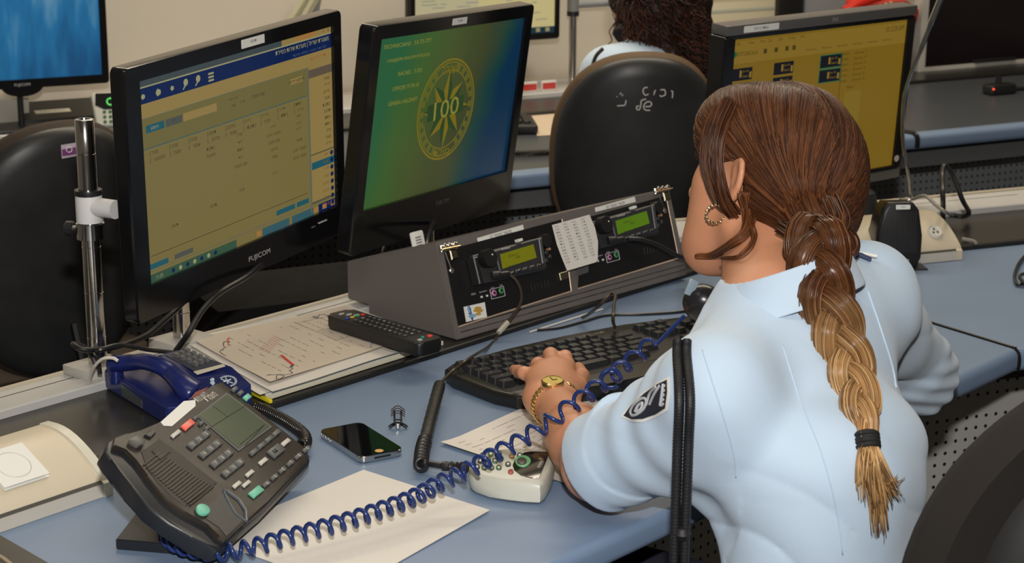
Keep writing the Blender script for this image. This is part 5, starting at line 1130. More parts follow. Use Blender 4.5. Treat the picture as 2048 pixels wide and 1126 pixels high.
def mesh_sdf(f, lo, hi, res, block=24):
    """surface nets, evaluated block by block; returns verts, quads"""
    lo, hi = np.array(lo, np.float32), np.array(hi, np.float32); n = np.ceil((hi - lo) / res).astype(int) + 1
    vid = {}; VS = []; QS = []; off = 0
    G = np.full(tuple(n), 1.0, np.float32)
    for i in range(0, n[0], block):
        for j in range(0, n[1], block):
            for k in range(0, n[2], block):
                e = np.minimum([i + block, j + block, k + block], n)
                c = lo + res * (np.array([i, j, k]) + e) / 2
                if abs(float(f(c[None].astype(np.float32))[0])) > res * block * 1.25: 
                    s = float(f(c[None].astype(np.float32))[0]); G[i:e[0], j:e[1], k:e[2]] = s; continue
                X, Y, Z = np.meshgrid(lo[0] + res * np.arange(i, e[0]), lo[1] + res * np.arange(j, e[1]), lo[2] + res * np.arange(k, e[2]), indexing='ij')
                G[i:e[0], j:e[1], k:e[2]] = f(np.stack([X, Y, Z], -1).astype(np.float32).reshape(-1, 3)).reshape(X.shape)
    S = G < 0
    cnt = np.zeros(tuple(n - 1), np.int8)
    for a in (0, 1):
        for b in (0, 1):
            for c in (0, 1): cnt += S[a:n[0] - 1 + a, b:n[1] - 1 + b, c:n[2] - 1 + c]
    cells = np.argwhere((cnt > 0) & (cnt < 8)); idx = np.full(tuple(n - 1), -1, np.int64); idx[tuple(cells.T)] = np.arange(len(cells))
    acc = np.zeros((len(cells), 3)); num = np.zeros(len(cells))
    cor = [(0, 0, 0), (1, 0, 0), (0, 1, 0), (1, 1, 0), (0, 0, 1), (1, 0, 1), (0, 1, 1), (1, 1, 1)]
    g = [G[cells[:, 0] + c[0], cells[:, 1] + c[1], cells[:, 2] + c[2]] for c in cor]
    for a in range(8):
        for b in range(a + 1, 8):
            d = np.array(cor[b]) - np.array(cor[a])
            if np.abs(d).sum() != 1: continue
            m = (g[a] < 0) != (g[b] < 0); t = g[a] / np.where(np.abs(g[a] - g[b]) < 1e-9, 1e-9, g[a] - g[b])
            p = np.array(cor[a])[None] + t[:, None] * d[None]; acc[m] += p[m]; num[m] += 1
    verts = lo + res * (cells + acc / np.maximum(num, 1)[:, None])
    quads = []
    for ax in range(3):
        d = [0, 0, 0]; d[ax] = 1; u, v = [(1, 2), (2, 0), (0, 1)][ax]
        A = S; B = np.roll(S, -1, ax); sl = [slice(1, n[q] - 1) for q in range(3)]
        cr = np.argwhere(A[tuple(sl)] != B[tuple(sl)]) + 1
        cr = cr[cr[:, ax] < n[ax] - 1]
        du = np.zeros(3, int); du[u] = 1; dv = np.zeros(3, int); dv[v] = 1
        q = [idx[tuple((cr - x).T)] for x in (du + dv, dv, 0 * du, du)]
        flip = A[tuple(cr.T)]
        Q = np.stack(q, 1); Q[~flip] = Q[~flip][:, ::-1]; Q = Q[(Q >= 0).all(1)]; quads.append(Q)
    return verts, np.concatenate(quads)
def sdf_object(name, f, lo, hi, res, mats, parent=None, smooth_it=2):
    v, q = mesh_sdf(f, lo, hi, res)
    me = bpy.data.meshes.new(name); me.from_pydata(v.tolist(), [], q.tolist()); me.update()
    if smooth_it:
        bm = bmesh.new(); bm.from_mesh(me)
        for _ in range(smooth_it): bmesh.ops.smooth_vert(bm, verts=bm.verts[:], factor=0.5, use_axis_x=True, use_axis_y=True, use_axis_z=True)
        bm.to_mesh(me); bm.free()
    for m in (mats if isinstance(mats, (list, tuple)) else [mats]): me.materials.append(m)
    o = link(bpy.data.objects.new(name, me)); me.polygons.foreach_set('use_smooth', [True] * len(me.polygons))
    from mathutils.bvhtree import BVHTree
    bvh = BVHTree.FromPolygons([tuple(c) for c in v], [tuple(c) for c in q])
    if parent is not None: o.parent = parent; me.transform(parent_world(parent).inverted())
    return o, bvh
def hit(bvh, u, v, lift=0.0, fallback=2.0):
    d = ray(u, v).normalized(); loc, nr, i, dist = bvh.ray_cast(CAMP, d)
    if loc is None: return Py(u, v, fallback), Vector((0, -1, 0))
    if nr.dot(d) > 0: nr = -nr
    return loc + nr * lift, nr
def unitv(*a): return Vector(a).normalized()
def vnoise(P, s, seed=0):
    rs = np.random.RandomState(seed); o = 0
    for k in range(4):
        w_ = rs.normal(size=3); w_ /= np.linalg.norm(w_); o = o + np.sin(P @ (w_ * s * (1 + 0.35 * k)).astype(np.float32) + rs.uniform(0, 6.28)) / 4
    return o
SKIN = mat('warm_skin', (0.58, 0.265, 0.15), 0.45, var=0.06, vscale=60, sss=0.10, bump=0.25, bscale=700)
SHIRT = mat('pale_blue_shirt_cloth', (0.48, 0.61, 0.76), 0.75, var=0.03, vscale=12, bump=0.35, bscale=1800, sheen=0.25)
NAVYC = mat('navy_cloth', (0.012, 0.013, 0.03), 0.85, bump=0.3, bscale=900)
# ================================================================ seated woman in the foreground
hipP = Py(1640, 1180, 1.93)
wo = thing('person', 'woman in pale blue shirt with long braid typing with her left hand', 'person', (hipP.x, hipP.y, 0.0))
rr, ff = Vector((0.574, 0.819, 0)), Vector((-0.819, 0.574, 0)); uu = Vector((0, 0, 1))
# head frame
hf = unitv(-0.63, 0.77, 0.0); hu0 = Vector((0.22, 0.10, 0.97)); hr_ = hf.cross(hu0).normalized(); hu = hr_.cross(hf).normalized()
HO = Py(1554, 362, 2.20)
def H(f, r, u): return HO + hf * f + hr_ * r + hu * u
RH = (hr_, hf, hu)
C7 = Py(1598, 560, 2.015)
LS = Py(1436, 786, 1.895); RS = Py(1728, 602, 2.12)
LE = Vector((0.094, 2.030, 0.790)); LW = Pz(1108, 803, 0.793)
RE = Pz(1826, 745, 0.800) + Vector((0, 0, 0)); RHd = Py(1610, 470, 2.30)
# --- body (skin)
mcp = {'index': Pz(1132, 727, 0.804), 'middle': Pz(1106, 729, 0.808), 'ring': Pz(1084, 737, 0.806), 'little': Pz(1068, 752, 0.800)}
fwd = unitv(-0.25, 0.97, 0)
parts = []
def P_(f, k=0.012): parts.append((f, k))
# torso inside the shirt
P_(s_econe(C7 - uu * 0.07 + ff * 0.02, hipP + uu * 0.05, (rr, ff), (0.115, 0.070), (0.105, 0.075)), 0.02)
P_(s_round(LS + rr * 0.03 - uu * 0.01, RS - rr * 0.03 - uu * 0.01, 0.045, 0.045), 0.04)
P_(s_round(LS, LE, 0.042, 0.036), 0.03); P_(s_round(RS, RE, 0.042, 0.036), 0.03)
P_(s_round(RE, RHd, 0.035, 0.024), 0.02); P_(s_ell(RHd + uu * 0.01, RH, (0.028, 0.03, 0.05)), 0.02)
# neck
P_(s_round(C7 - uu * 0.05 + ff * 0.015, H(-0.012, 0, -0.055), 0.060, 0.050), 0.03)
P_(s_round(C7 - uu * 0.03 + ff * 0.035, H(0.005, 0, -0.070), 0.044, 0.042), 0.03)
# head
head_i = len(parts)
P_(s_ell(H(-0.006, 0, 0.030), RH, (0.072, 0.093, 0.082)), 0.03)
P_(s_ell(H(0.045, 0, -0.030), RH, (0.060, 0.055, 0.075)), 0.03)
P_(s_round(H(0.066, -0.018, -0.096), H(0.066, 0.018, -0.096), 0.023, 0.023), 0.045)          # chin
P_(s_round(H(0.0, -0.056, -0.055), H(0.065, -0.024, -0.095), 0.018, 0.020), 0.025)           # jaw
P_(s_round(H(0.0, 0.056, -0.055), H(0.065, 0.024, -0.095), 0.018, 0.020), 0.025)
P_(s_round(H(0.050, -0.042, -0.020), H(0.052, -0.030, -0.075), 0.024, 0.024), 0.03)                        # cheeks
P_(s_round(H(0.050, 0.042, -0.020), H(0.052, 0.030, -0.075), 0.024, 0.024), 0.03)
P_(s_round(H(0.098, 0, 0.010), H(0.118, 0, -0.034), 0.008, 0.013), 0.012)                    # nose
P_(s_round(H(0.112, -0.011, -0.038), H(0.112, 0.011, -0.038), 0.007, 0.007), 0.006)
P_(s_round(H(0.098, -0.018, -0.063), H(0.098, 0.018, -0.063), 0.008, 0.008), 0.008)          # lips
P_(s_round(H(0.096, -0.015, -0.073), H(0.096, 0.015, -0.073), 0.008, 0.008), 0.006)
P_(s_round(H(0.086, -0.034, 0.022), H(0.086, 0.034, 0.022), 0.012, 0.012), 0.02)             # brow
# arm and hand
P_(s_round(LE, LE.lerp(LW, 0.45), 0.034, 0.035), 0.02); P_(s_round(LE.lerp(LW, 0.35), LW, 0.034, 0.0235), 0.02)
lat = unitv(0.97, 0.22, 0)
P_(s_econe(LW, LW + fwd * 0.02 + uu * 0.001, (lat, uu), (0.028, 0.019), (0.030, 0.018)), 0.012)
for nm, rad in (('index', 0.0115), ('middle', 0.0115), ('ring', 0.011), ('little', 0.010)):
    P_(s_round(LW + fwd * 0.012 + lat * {'index': 0.012, 'middle': 0.004, 'ring': -0.006, 'little': -0.013}[nm], mcp[nm] - uu * 0.003, 0.017, rad + 0.0005), 0.016)
fingers = {}
for nm, rad, pp, dz in (('index', 0.0092, (1130, 710), 0), ('middle', 0.0094, (1101, 705), 0.002), ('ring', 0.0090, (1076, 724), 0)):
    pip = Pz(pp[0], pp[1] + 4, 0.806 + dz); dip = pip + fwd * 0.017 - uu * 0.013; tip = dip + fwd * 0.006 - uu * 0.013
    fingers[nm] = (mcp[nm] - uu * 0.002, pip, dip, tip)
    P_(s_round(fingers[nm][0], pip, rad + 0.0008, rad), 0.005); P_(s_round(pip, dip, rad, rad - 0.0008), 0.003); P_(s_round(dip, tip, rad - 0.0008, rad - 0.0016), 0.003)
lp = [mcp['little'] - uu * 0.001, Pz(1048, 746, 0.801), Pz(1036, 742, 0.794), Pz(1028, 739, 0.787)]
for a, b, r0, r1 in ((0, 1, .0092, .0083), (1, 2, .0083, .0075), (2, 3, .0075, .0066)): P_(s_round(lp[a], lp[b], r0, r1), 0.004)
tb = [LW + lat * 0.018 + fwd * 0.012 - uu * 0.004, Pz(1155, 769, 0.790), Pz(1163, 751, 0.786), Pz(1157, 736, 0.778)]
P_(s_round(tb[0], tb[1], 0.0150, 0.0115), 0.012); P_(s_round(tb[1], tb[2], 0.0112, 0.0100), 0.004); P_(s_round(tb[2], tb[3], 0.0100, 0.0082), 0.003)
def ear_f(side):
    eR = (unitv(*(hf * 0.9 + hr_ * side * -0.35)), None, None)
    ex_ = (hf * 0.92 - hr_ * side * 0.38 * -1 * -1).normalized(); ex_ = (hf - hr_ * side * 0.45).normalized() if side < 0 else (hf - hr_ * side * 0.45).normalized()
    nrm_ = ex_.cross(hu).normalized(); c = H(-0.006, side * 0.073, -0.003)
    Rr = (ex_, nrm_, hu); outer = s_ell(c, Rr, (0.0140, 0.0055, 0.0235)); inn = s_ell(c + nrm_ * (0.005 if nrm_.dot(hr_ * side) > 0 else -0.005) + ex_ * 0.002 + hu * 0.003, Rr, (0.0085, 0.0045, 0.0155))
    lobe = s_ell(c - hu * 0.021 + ex_ * 0.003, Rr, (0.008, 0.0045, 0.008))
    return lambda P: smin(smax(outer(P), -inn(P), 0.004), lobe(P), 0.006)
earL, earR = ear_f(-1), ear_f(1)
eyeS = [s_ell(H(0.088, s * 0.031, 0.004), RH, (0.015, 0.012, 0.010)) for s in (-1, 1)]
def body_f(P):
    d = parts[0][0](P)
    for f, k in parts[1:head_i]: d = smin(d, f(P), k)
    h = parts[head_i][0](P)
    for f, k in parts[head_i + 1:head_i + 12]: h = smin(h, f(P), k)
    for e in eyeS: h = smax(h, -e(P), 0.010)
    h = smin(h, earL(P), 0.005); h = smin(h, earR(P), 0.005)
    d = smin(d, h, 0.014)
    for f, k in parts[head_i + 12:]: d = smin(d, f(P), k)
    return d
body, bodyB = sdf_object('body', body_f, (-0.03, 1.78, 0.66), (0.62, 2.48, 1.27), 0.0025, SKIN, wo, 2)
# --- shirt
sh = []
def S_(f, k): sh.append((f, k))
ch = C7 - uu * 0.13 + ff * 0.012
S_(s_econe(C7 - uu * 0.075 + ff * 0.030, ch - uu * 0.05, (rr, ff), (0.120, 0.078), (0.146, 0.100)), 0.05)
S_(s_econe(ch - uu * 0.04, hipP + uu * 0.14, (rr, ff), (0.142, 0.100), (0.112, 0.088)), 0.05)
S_(s_econe(hipP + uu * 0.14, hipP - uu * 0.05, (rr, ff), (0.112, 0.088), (0.134, 0.104)), 0.05)
S_(s_round(C7 - uu * 0.085 + rr * 0.02 + ff * 0.005, LS + uu * 0.004, 0.044, 0.050), 0.04); S_(s_round(C7 - uu * 0.048 + ff * 0.005, RS + uu * 0.012, 0.045, 0.052), 0.06)
S_(s_round(C7 - uu * 0.030 + rr * 0.045, RS + uu * 0.0, 0.040, 0.050), 0.03)
S_(s_round(LS, LE + (LS - LE) * 0.12, 0.057, 0.050), 0.035); S_(s_round(RS, RE, 0.052, 0.050), 0.035)
S_(s_round(Py(1452, 872, 1.90), LE + (LS - LE) * 0.15, 0.048, 0.044), 0.03)
S_(s_ell(C7 - uu * 0.095 - ff * 0.004 + rr * 0.02, (rr, ff, uu), (0.120, 0.072, 0.070)), 0.05)
S_(s_round(C7 - uu * 0.05 + ff * 0.02, C7 - uu * 0.005 + ff * 0.02, 0.054, 0.052), 0.035)
ad = (LE - LS).normalized(); cuA, cuB = LE - ad * 0.022, LE - ad * 0.072
cuff = s_round(cuB, cuA, 0.0590, 0.0570); bd_ = (RHd - RE).normalized(); cuffR = s_round(RE - (RE - RS).normalized() * 0.05, RE + (RE - RS).normalized() * 0.004, 0.0545, 0.056)
def cap_plane(p0, n):
    p0, n = V3(p0), V3(n); return lambda P: (P - p0) @ n
cutL = cap_plane(cuA + ad * 0.012, ad); inL = s_round(LE - ad * 0.02, LE.lerp(LW, 0.6), 0.044, 0.046); inL2 = s_round(LE - ad * 0.01, LE + ad * 0.08, 0.046, 0.046)
neck_hole = s_round(C7 + uu * 0.02 + ff * 0.035, H(0.0, 0, -0.04), 0.056, 0.075)
rrn, ffn, adn = V3(rr), V3(ff), V3(ad)
def shirt_f(P):
    d = sh[0][0](P)
    for f, k in sh[1:]: d = smin(d, f(P), k)
    # folds: drag lines on the sleeve, long soft ones on the back
    la = (P - V3(LS)) @ adn; fold = 0.0022 * np.sin(la * 95 + 5 * vnoise(P, 14, 3)) * np.clip(la / 0.06, 0, 1) * (np.linalg.norm(P - V3(LS.lerp(LE, .6)), axis=-1) < 0.16)
    fold = fold + 0.0042 * vnoise(P * np.array([1, 1, 0.5], np.float32), 52, 5) + 0.0060 * (1 - np.abs(np.sin((P @ V3(unitv(0.45, 0.1, 0.85))) * 46 + 2.5 * vnoise(P, 13, 31))) ** 0.5) * np.clip(vnoise(P, 9, 12) + 0.15, 0, 1) * 1.6 + 0.0018 * np.sin((P @ V3(unitv(0.5, 0.2, 0.75))) * 110 + 3 * vnoise(P, 18, 8)) * np.clip(vnoise(P, 12, 2) + 0.2, 0, 1)
    d = d + fold
    c = cuff(P); c = np.maximum(c + 0.0015 * np.sin(P @ V3(unitv(0.9, -0.3, 0.5)) * 120), cap_plane(cuB, -(ad + unitv(0.3, 0.1, 0.2) * 0.35).normalized())(P)); d = smin(d, c, 0.003)
    c = cuffR(P) + 0.002 * np.sin(P[..., 2] * 260 + P[..., 0] * 90); d = smin(d, c, 0.01)
    d = smax(d, cutL(P), 0.004); d = smax(d, -inL2(P), 0.004); d = smax(d, -neck_hole(P), 0.006)
    return d
shirt, shirtB = sdf_object('shirt', shirt_f, (-0.02, 1.74, 0.62), (0.66, 2.50, 1.10), 0.003, SHIRT, wo, 1)
shirt['label'] = 'pale blue uniform shirt with rolled sleeves'
# --- collar: stand and fall around the neck
naxis = (H(-0.012, 0, -0.055) - C7).normalized()
Cc = C7 + uu * 0.036 + ff * 0.014
def collar_pt(th, k):
    # th 0 = nape; k 0..1 stand bottom -> top -> fall edge
    d_ = (-ff) * math.cos(th) + rr * math.sin(th)
    drop = -0.022 * (1 - math.cos(th)) * 1.25
    if k < 0.4: r_, z = 0.059, -0.030 + 0.034 * (k / 0.4)
    elif k < 0.5: r_, z = 0.062, 0.0055
    else: q = (k - 0.5) / 0.5; r_, z = 0.063 + 0.020 * q, 0.0045 - (0.040 + 0.012 * (1 - math.cos(th)) / 2) * q
    r_ *= 1.0 + 0.05 * math.sin(th) ** 2
    return Cc + d_ * r_ + uu * (z + drop)
bm = bmesh.new(); grid(bm, lambda s, t: collar_pt(math.radians(-128 + 262 * s), t), 60, 15)
co = finish('collar', bm, SHIRT, wo, angle=2); m_ = co.modifiers.new('solid', 'SOLIDIFY'); m_.thickness = 0.0016; m_ = co.modifiers.new('sub', 'SUBSURF'); m_.levels = 1; m_.render_levels = 1
# --- seams and darts on the back, following the cloth
def on_shirt(u, v, lift=0.0004): return hit(shirtB, u, v, lift)[0]
def seam(px, r=0.0009, n=10, name='seam'):
    c = smooth_path([Vector((u, v, 0)) for u, v in px], n); bm = bmesh.new(); q = [on_shirt(p.x, p.y) for p in c if shirtB.ray_cast(CAMP, ray(p.x, p.y).normalized())[0] is not None]; q = q[:next((i for i in range(1, len(q)) if (q[i] - q[i - 1]).length > 0.022), len(q))]; tube(bm, q, r, 6); return finish(name, bm, SHIRT, shirt, angle=2)
seam([(1565, 690), (1600, 800), (1640, 900), (1668, 1000), (1685, 1110)], 0.0007)
seam([(1735, 580), (1762, 660), (1786, 740), (1798, 830), (1808, 930), (1812, 1040)], 0.0012)
seam([(1405, 700), (1430, 780), (1452, 850), (1468, 910), (1472, 955)], 0.0008)
# epaulettes
def strap(px, wd, name, lab):
    c = smooth_path([Vector((u, v, 0)) for u, v in px], 6); P_ = [hit(shirtB, p.x, p.y, 0.003) for p in c]; bm = bmesh.new()
    ctr = [p for p, n_ in P_]; nr = [n_ for p, n_ in P_]
    side = []
    for i in range(len(ctr)):
        t = (ctr[min(i + 1, len(ctr) - 1)] - ctr[max(i - 1, 0)]).normalized(); side.append(t.cross(nr[i]).normalized())
    rows_ = [[bm.verts.new(ctr[i] + side[i] * a * wd + nr[i] * h) for a, h in ((-1, -0.002), (-1, 0.0008), (1, 0.0008), (1, -0.002))] for i in range(len(ctr))]
    for a, b in zip(rows_, rows_[1:]):
        for k in range(4): bm.faces.new([a[k], a[(k + 1) % 4], b[(k + 1) % 4], b[k]])
    bm.faces.new(rows_[0]); bm.faces.new(rows_[-1]); o = finish(name, bm, SHIRT, wo, angle=0.8); return o
bm = bmesh.new(); b0_, b1_ = hit(shirtB, 1700, 512, 0.003)[0], hit(shirtB, 1738, 522, 0.003)[0]
tube(bm, [b0_, b0_.lerp(b1_, 0.5) + uu * 0.002, b1_], 0.007, 10, flat=0.4, up=(0, 0, 1)); o = finish('epaulette', bm, [mat('navy_epaulette', (0.03, 0.05, 0.12), 0.6)], wo); o['label'] = 'navy shoulder tab with white edge'
bm = bmesh.new(); tube(bm, [b0_ + Vector((.008, 0, .001)), b1_ + Vector((0.007, 0, 0.003))], 0.002, 8); finish('epaulette_edge', bm, WHITEL, wo)
# --- sleeve badge
def badge(pts, mt, lift, name, par, sub=10):
    c = Vector((sum(p[0] for p in pts) / len(pts), sum(p[1] for p in pts) / len(pts))); bm = bmesh.new(); rings = []
    for k in range(sub + 1):
        f = 1 - k / sub; rings.append([bm.verts.new(hit(shirtB, c.x + (p[0] - c.x) * f, c.y + (p[1] - c.y) * f, lift)[0]) for p in pts] if k < sub else [bm.verts.new(hit(shirtB, c.x, c.y, lift)[0])])
    n_ = len(pts)
    for a, b in zip(rings, rings[1:]):
        for i in range(n_):
            q = [a[i], a[(i + 1) % n_]] + ([b[(i + 1) % n_], b[i]] if len(b) > 1 else [b[0]]); bm.faces.new(q)
    return finish(name, bm, mt, par, angle=2)
def c6(x, y): return (1080 + x / 2.1405, 600 + y / 2.1405)
def dense(pts, n=4): 
    out = []
    for a, b in zip(pts, pts[1:] + pts[:1]):
        for k in range(n): out.append((a[0] + (b[0] - a[0]) * k / n, a[1] + (b[1] - a[1]) * k / n))
    return out
bw = badge(dense([c6(*p) for p in ((350, 500), (385, 455), (440, 400), (505, 352), (560, 328), (562, 395), (552, 470), (505, 500), (445, 522), (395, 522))]), WHITEL, 0.0012, 'sleeve_badge', wo)
bw['label'] = 'white edged navy shield badge'
bn = badge(dense([c6(*p) for p in ((362, 497), (395, 455), (448, 405), (508, 362), (549, 342), (550, 395), (541, 462), (500, 488), (445, 509), (398, 510))]), NAVYC, 0.0019, 'badge_field', bw)
EMB = mat('silver_embroidery', (0.45, 0.47, 0.50), 0.5)
bm = bmesh.new()
for ring_ in ([(395, 480), (410, 450), (440, 425), (462, 428), (455, 460), (430, 485), (405, 495), (395, 480)], [(415, 478), (428, 452), (446, 442), (440, 465), (422, 480)], [(505, 372), (480, 400), (462, 450)], [(520, 368), (498, 402), (478, 446)], [(535, 360), (530, 400), (522, 450)]):
    c = smooth_path([Vector((*c6(*p), 0)) for p in ring_], 4); tube(bm, [hit(shirtB, p.x, p.y, 0.0022)[0] for p in c], 0.0016, 6)
finish('embroidery', bm, EMB, bw)
bm = bmesh.new()
for k in range(5):
    c = [Vector((*c6(528 + k * 1.5, 452 - k * 19), 0)), Vector((*c6(536 + k * 1.5, 444 - k * 19), 0)), Vector((*c6(528 + k * 2, 440 - k * 19), 0))]; tube(bm, [hit(shirtB, p.x, p.y, 0.0023)[0] for p in smooth_path(c, 3)], 0.0010, 5)
finish('embroidered_letters', bm, EMB, bw)
# --- lanyard: braided black cords hanging from the left shoulder
CORD = mat('braided_black_cord', (0.010, 0.010, 0.012), 0.55, bump=0.4, bscale=600)
ly0, _ = hit(shirtB, 1368, 722, 0.004)
def braidcord(pts, r, name, par):
    pp = smooth_path(pts, 40); bm = bmesh.new(); n_ = len(pp)
    tube(bm, pp, lambda i, a: r * (1 + 0.16 * math.sin(3 * a + i * 1.3) * math.sin(3 * a - i * 1.3)), 12); return finish(name, bm, CORD, par, angle=2)
ly = wo
for dx in (-0.0046, 0.0046):
    p0 = ly0 + Vector((dx, 0, 0.004)); zlist = [0, -0.03, -0.08, -0.14, -0.20, -0.27]
    pts = [p0 + Vector((0.001, 0.012, 0.012)), p0]
    yy = min(p0.y, 1.835) - 0.004
    for z in zlist[1:]: pts.append(Vector((p0.x + dx * 0.15 - 0.0010 * (z / -0.1), yy - 0.012, p0.z + z)))
    braidcord(pts, 0.0046, 'lanyard_cord', wo)
kn = Vector((p0.x - 0.004, yy - 0.012, Py(1364, 1058, yy).z)); bm = bmesh.new(); lathe(bm, [(0, -0.008), (0.006, -0.006), (0.009, 0), (0.006, 0.006), (0, 0.008)], 14, Matrix.Translation(kn)); finish('lanyard_knot', bm, CORD, wo)
# --- watch
GOLD = mat('gold_metal', (0.83, 0.60, 0.25), 0.20, metal=1.0); wc_ = Pz(1110, 800, 0.795) 
wl = unitv(0.90, 0.43, 0.02); wa = unitv(-0.35, 0.93, 0.10); wu = wl.cross(wa).normalized(); wu = wu if wu.z > 0 else -wu
watch = []
bm = bmesh.new(); ccs = wc_ + wu * 0.0235 - wl * 0.004
WM = Matrix(((wl.x, wa.x, wu.x, ccs.x), (wl.y, wa.y, wu.y, ccs.y), (wl.z, wa.z, wu.z, ccs.z), (0, 0, 0, 1)))
lathe(bm, [(0, -0.003), (0.0125, -0.003), (0.0145, -0.001), (0.0145, 0.0025), (0.0130, 0.0042), (0.0122, 0.0042)], 32, WM); wcase = finish('watch_case', bm, GOLD, wo)
bm = bmesh.new(); lathe(bm, [(0, 0.0036), (0.0124, 0.0036)], 32, WM); finish('watch_dial', bm, mat('gold_dial', (0.55, 0.42, 0.10), 0.3, metal=0.6), wcase)
bm = bmesh.new(); box(bm, (-0.0005, 0, 0.0038), (0.0005, 0.009, 0.0042), WM); box(bm, (0, -0.0005, 0.0038), (0.006, 0.0005, 0.0042), WM); finish('watch_hands', bm, BLACK, wcase, smooth=False)
bm = bmesh.new(); NL = 26
for k in range(NL):
    a = math.radians(32 + 296 * (k + 0.5) / NL) ; rx, rz = 0.0315, 0.0265
    c = wc_ + wu * (math.cos(a) * rz - 0.003) + wl * (math.sin(a) * rx - 0.001) - wa * 0.006 * (1 - math.cos(a)) * (1 if math.sin(a) < 0 else 0.4)
    tdir = (wl * math.cos(a) * rx - wu * math.sin(a) * rz).normalized(); nd = tdir.cross(wa)
    for s_ in (-1, 0, 1):
        cc2 = c + wa * s_ * 0.0029 + nd * (0.0006 if s_ == 0 else 0)
        tube(bm, [cc2 - tdir * 0.0028, cc2 - tdir * 0.0012, cc2 + tdir * 0.0012, cc2 + tdir * 0.0028], [0.0006, 0.0016, 0.0016, 0.0006], 7)
o = finish('watch_bracelet', bm, GOLD, wcase); o['label'] = 'gold link bracelet'
# --- hoop earring
ec = H(0.012, -0.083, -0.045); ec = Py(1431, 428, ec.y - 0.004)
bm = bmesh.new(); NS = 15; e1, e2 = unitv(0.97, 0.1, 0.1), unitv(-0.08, 0.0, 1)
for k in range(NS):
    a0, a1_ = 2 * PI * k / NS, 2 * PI * (k + 0.92) / NS
    tube(bm, [ec + (e1 * math.cos(a0 + (a1_ - a0) * j / 4) + e2 * math.sin(a0 + (a1_ - a0) * j / 4)) * 0.0108 for j in range(5)], [0.0009, 0.0018, 0.0020, 0.0018, 0.0009], 8)
o = finish('hoop_earring', bm, mat('pale_gold', (0.95, 0.75, 0.48), 0.15, metal=1.0), wo); o['label'] = 'beaded gold hoop earring'
# --- eyelashes and eyes
eye = []
for s in (-1, 1):
    bm = bmesh.new(); lathe(bm, [(0, -0.0105), (0.006, -0.0088), (0.0098, -0.004), (0.0107, 0), (0.0098, 0.004), (0.006, 0.0088), (0, 0.0105)], 20, Matrix.Translation(H(0.0775, s * 0.031, 0.004))); finish('eye', bm, mat('eye_white', (0.8, 0.77, 0.72), 0.2), wo)
bm = bmesh.new(); random.seed(3)
for k in range(26):
    base_ = H(0.086 - 0.0006 * k, -0.038 - 0.0006 * k, 0.006 + 0.0002 * k); tipd = (hf * 0.55 - hr_ * (0.85) + hu * random.uniform(-0.1, 0.25)).normalized()
    tube(bm, [base_, base_ + tipd * 0.006, base_ + tipd * 0.011 + hu * 0.003], [0.0007, 0.0005, 0.0002], 4)
finish('eyelashes', bm, mat('lash_brown', (0.03, 0.018, 0.01), 0.6), wo)
# ================================================================ hair
def hair_mat(name, c0, c1=None, z0=0.95, z1=0.88, rough=0.40):
    m = bpy.data.materials.new(name); m.use_nodes = True; nt = m.node_tree; b = nt.nodes['Principled BSDF']; N = nt.nodes.new; L = nt.links.new
    b.inputs['Roughness'].default_value = rough; b.inputs['Specular IOR Level'].default_value = 0.30; b.inputs['Anisotropic'].default_value = 0.6
    g = N('ShaderNodeTexCoord'); n = N('ShaderNodeTexNoise'); n.inputs['Scale'].default_value = 55; n.inputs['Detail'].default_value = 4; L(g.outputs['Object'], n.inputs[0])
    mx = N('ShaderNodeMix'); mx.data_type = 'RGBA'; L(n.outputs[0], mx.inputs[0]); mx.inputs[6].default_value = (*[x * 0.6 for x in c0], 1); mx.inputs[7].default_value = (*[x * 1.45 for x in c0], 1)
    outc = mx.outputs[2]
    if c1:
        sx = N('ShaderNodeSeparateXYZ'); gg = N('ShaderNodeNewGeometry'); L(gg.outputs['Position'], sx.inputs[0])
        ad_ = N('ShaderNodeMath'); ad_.operation = 'MULTIPLY_ADD'; ad_.inputs[1].default_value = 0.07; L(n.outputs[0], ad_.inputs[0]); L(sx.outputs[2], ad_.inputs[2])
        mr = N('ShaderNodeMapRange'); mr.inputs[1].default_value = z0; mr.inputs[2].default_value = z1; L(ad_.outputs[0], mr.inputs[0])
        m2_ = N('ShaderNodeMix'); m2_.data_type = 'RGBA'; L(mr.outputs[0], m2_.inputs[0]); L(outc, m2_.inputs[6])
        m3_ = N('ShaderNodeMix'); m3_.data_type = 'RGBA'; L(n.outputs[0], m3_.inputs[0]); m3_.inputs[6].default_value = (*[x * 0.55 for x in c1], 1); m3_.inputs[7].default_value = (*[min(1, x * 1.3) for x in c1], 1)
        L(m3_.outputs[2], m2_.inputs[7]); outc = m2_.outputs[2]
    L(outc, b.inputs['Base Color']); return m
HB = [hair_mat('brown_hair_%s' % n_, c) for n_, c in (('dark', (0.030, 0.0085, 0.003)), ('mid', (0.062, 0.021, 0.0075)), ('warm', (0.105, 0.036, 0.012)), ('light', (0.16, 0.052, 0.017)))]
G0 = Py(1634, 468, 2.045)                                   # where the hair is gathered
capc = H(-0.006, 0, 0.021)
f1 = s_ell(capc, RH, (0.075, 0.100, 0.094)); f2 = s_ell(H(-0.055, -0.006, -0.020), RH, (0.054, 0.046, 0.070)); f3 = s_round(H(-0.062, -0.012, -0.035), G0, 0.042, 0.026)
f4 = s_ell(H(0.046, -0.030, 0.050), RH, (0.052, 0.052, 0.050))
hl = [cap_plane(H(0, 0, 0.014), -hu), cap_plane(H(-0.010, 0, 0), hf)]
